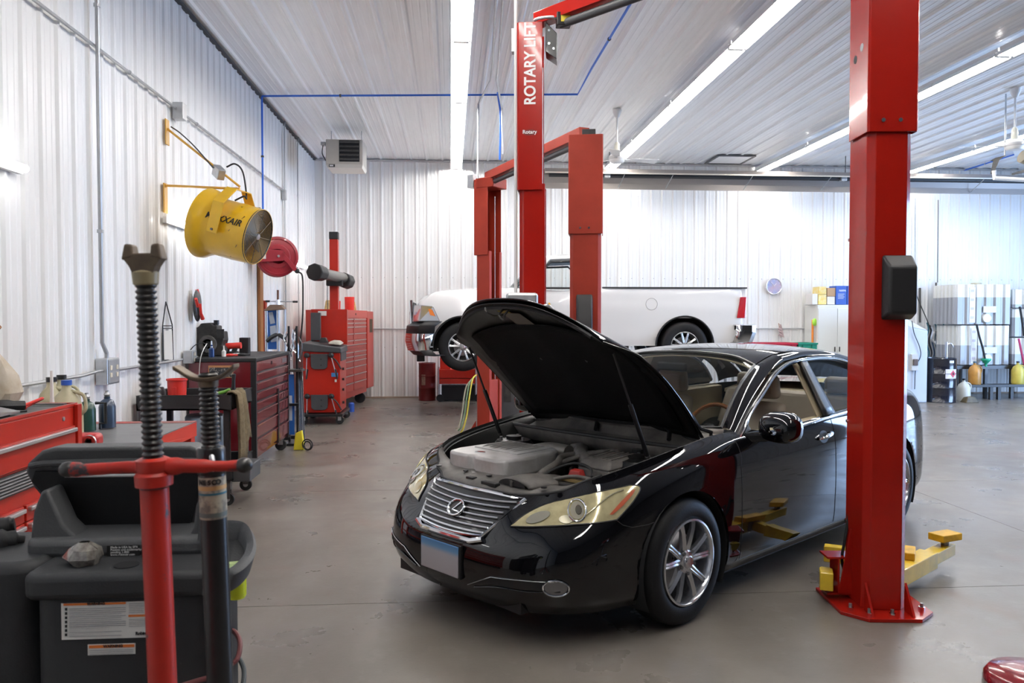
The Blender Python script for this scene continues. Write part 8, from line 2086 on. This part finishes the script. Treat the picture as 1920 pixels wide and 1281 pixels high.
# ---- underhoist stands
wornred = bpy.data.materials.new('worn_red'); wornred.use_nodes = True
_t = wornred.node_tree; _b = _t.nodes['Principled BSDF']; _c = _t.nodes.new('ShaderNodeTexCoord'); _n1 = _t.nodes.new('ShaderNodeTexNoise'); _n1.inputs['Scale'].default_value = 11; _n1.inputs['Detail'].default_value = 6; _n1.inputs['Roughness'].default_value = .7
_r = _t.nodes.new('ShaderNodeValToRGB'); _t.links.new(_c.outputs['Object'], _n1.inputs['Vector']); _t.links.new(_n1.outputs['Fac'], _r.inputs[0]); _t.links.new(_r.outputs[0], _b.inputs['Base Color'])
_r.color_ramp.elements[0].position = .56; _r.color_ramp.elements[0].color = (.45, .020, .010, 1); _r.color_ramp.elements[1].position = .62; _r.color_ramp.elements[1].color = (.05, .045, .05, 1)
_b.inputs['Roughness'].default_value = .42
screwm = mat('greasy_screw', (.085, .082, .08), .38, .75, var=.4, vscale=40)
saddlem = mat('rusty_saddle', (.10, .072, .055), .55, .4, col2=(.20, .15, .09), vscale=14)
def axis_frame(p0, p1):
    p0 = Vector(p0); p1 = Vector(p1); z = (p1 - p0).normalized(); x = Vector((1, 0, 0)); x = (x - z * x.dot(z)).normalized(); y = z.cross(x)
    M = Matrix((x, y, z)).transposed().to_4x4(); M.translation = p0; return M
def screw(mb, r, h0, h1, pitch=.0118, depth=.0035, n=20):
    turns = int((h1 - h0) / pitch); rows_ = []
    h = h0
    prof = []
    while h < h1:
        prof += [(r - depth, h), (r, h + pitch * .35), (r, h + pitch * .55), (r - depth, h + pitch * .9)]
        h += pitch
    return mb.lathe(prof, n=n)
# red stand
Y1 = 1.65
b1_, t1_ = at(305, 1281, Y=Y1), at(272, 500, Y=Y1)
dv = (t1_ - b1_); base = b1_ - dv * (b1_.z / dv.z)
M1 = axis_frame(base, t1_)
L1_ = (t1_ - base).length
def hz(py): return (at(285, py, Y=Y1) - base).length
t = thing('support_stand', 'tall red underhoist stand with a black screw and forked head in front', 'support stand', tuple(base))
mb = MB(M1); part('tube', mb.cyl((0, 0, .12), (0, 0, hz(915)), .0275, n=32), wornred, t, smooth=40)
mb = MB(M1); part('screw_rod', screw(mb, .0205, hz(900), hz(512)), screwm, t, smooth=25)
mb = MB(M1); col_ = part('collar', mb.lathe([(.027, hz(912)), (.036, hz(910)), (.037, hz(890)), (.034, hz(886)), (.031, hz(884)), (.033, hz(880)), (.033, hz(862)), (.025, hz(858)), (.02, hz(858))], n=32), wornred, t, smooth=35)
hzb = hz(876)
mb = MB(M1); part('turn_handle', mb.tube([(-.160, .0, hzb + .002), (-.13, 0, hzb), (-.05, 0, hzb + .002), (0, 0, hzb), (.06, -.002, hzb), (.13, 0, hzb - .004), (.172, 0, hzb - .004)], [.015, .0125, .012, .017, .018, .014, .011, .0115], 14, smooth=5), wornred, col_, smooth=50)
mb = MB(M1); part('handle_knob', mb.ell((-.167, 0, hzb + .002), (.018, .016, .016), 16, 10), screwm, col_, smooth=1)
mb = MB(M1); part('handle_knob', mb.ell((.180, 0, hzb - .004), (.018, .016, .016), 16, 10), screwm, col_, smooth=1)
hh = L1_
mb = MB(M1); hd = part('fork_head', mb.prism([(-.017, -.012), (.017, -.012), (.026, .010), (.040, .030), (.030, .036), (-.030, .036), (-.040, .030), (-.026, .010)], -.018, .018, (0, 0, hh - .01), (1, 0, 0), (0, 0, 1)), saddlem, t, bevel=.003)
for s in (-1, 1):
    mb = MB(M1); part('fork_lug', mb.hexa([(s * .016, -.020, hh + .018), (s * .040, -.020, hh + .012), (s * .040, .020, hh + .012), (s * .016, .020, hh + .018)], [(s * .018, -.016, hh + .044), (s * .034, -.016, hh + .046), (s * .034, .016, hh + .046), (s * .018, .016, hh + .044)]), saddlem, hd, bevel=.005, seg=3)
mb = MB(M1); part('head_socket', mb.lathe([(.018, hh - .04), (.024, hh - .035), (.026, hh - .012), (.018, hh - .008)], n=24), mat('grease', (.34, .28, .16), .4), hd, smooth=40)
for k in range(3):
    a = 2 * PI * k / 3 + .5
    part('leg', MB().cyl(base + Vector((0, 0, .30)), base + Vector((.30 * math.cos(a), .30 * math.sin(a), .012)), .014, n=10), wornred, t, smooth=40)
# black stand
Y2 = 1.78
b2_, t2_ = at(413, 1281, Y=Y2), at(390, 700, Y=Y2)
dv = (t2_ - b2_); base = b2_ - dv * (b2_.z / dv.z); M2 = axis_frame(base, t2_)
def hz2(py): return (at(397, py, Y=Y2) - base).length
t = thing('support_stand', 'tall black underhoist stand with a worn sticker and curved saddle', 'support stand', tuple(base))
part('tube', MB(M2).cyl((0, 0, .12), (0, 0, hz2(845)), .0285, n=32), blackm, t, smooth=40)
part('top_collar', MB(M2).lathe([(.0285, hz2(888)), (.030, hz2(886)), (.030, hz2(842)), (.027, hz2(838)), (.018, hz2(838))], n=32), blackm, t, smooth=40)
part('screw_rod', screw(MB(M2), .0205, hz2(850), hz2(704), pitch=.0105), screwm, t, smooth=25)
st = part('sticker', MB(M2).lathe([(.0290, hz2(970)), (.0290, hz2(892))], n=40), mat('sticker_worn', (.42, .37, .28), .6, col2=(.20, .18, .15), vscale=45, lo=.45, hi=.6), t, smooth=60)
zq = hz2(901)
for i, chs in enumerate('NESCO'):
    a = -PI / 2 - .62 + i * .34
    pr_ = M2 @ Vector((.0296 * math.cos(a), .0296 * math.sin(a), zq)); tg = (M2.to_3x3() @ Vector((-math.sin(a), math.cos(a), 0)))
    text('sticker_letter', chs, .0145, tuple(pr_), tuple(tg), tuple(M2.to_3x3() @ Vector((0, 0, 1))), blackprint, st, bold=.0005)
part('sticker_band', MB(M2).lathe([(.0293, hz2(925)), (.0293, hz2(921))], n=40), mat('teal_print', (.04, .16, .22), .5), st, smooth=60)
part('sticker_band', MB(M2).lathe([(.0293, hz2(916)), (.0293, hz2(908))], n=40), mat('tan_print', (.55, .33, .14), .5), st, smooth=60)
part('sticker_band', MB(M2).lathe([(.0293, hz2(966)), (.0293, hz2(958))], n=40), mat('grey_print', (.13, .15, .14), .5), st, smooth=60)
part('release_lever', MB(M2).tube([(.01, -.03, hz2(852)), (.016, -.045, hz2(862)), (.022, -.05, hz2(876))], .006, 8, smooth=3), steel, t, smooth=1)
h2 = (t2_ - base).length
sadpts = [(-.068, .020), (-.055, .012), (-.030, -.004), (0, -.008), (.030, -.004), (.050, .010), (.062, .020)]
rows_ = []
for a, b in [(p.x, p.y) for p in catmull([(a, b, 0) for a, b in sadpts], 4)]:
    rows_.append([Vector((a, -.024, h2 + b)), Vector((a, .024, h2 + b)), Vector((a, .024, h2 + b - .009)), Vector((a, -.024, h2 + b - .009)), Vector((a, -.024, h2 + b))])
mb = MB(M2); mb.sheet(rows_); mb.add(rows_[0][:4], [(0, 1, 2, 3)]); mb.add(rows_[-1][:4], [(3, 2, 1, 0)])
part('saddle', mb, saddlem, t, bevel=.002)
part('saddle_neck', MB(M2).lathe([(.0205, h2 - .030), (.022, h2 - .012), (.026, h2 - .010), (.0, h2 - .010)], n=24), saddlem, t, smooth=40)
for k in range(3):
    a = 2 * PI * k / 3 + 1.5
    part('leg', MB().cyl(base + Vector((0, 0, .30)), base + Vector((.28 * math.cos(a), .28 * math.sin(a), .012)), .014, n=10), blackm, t, smooth=40)
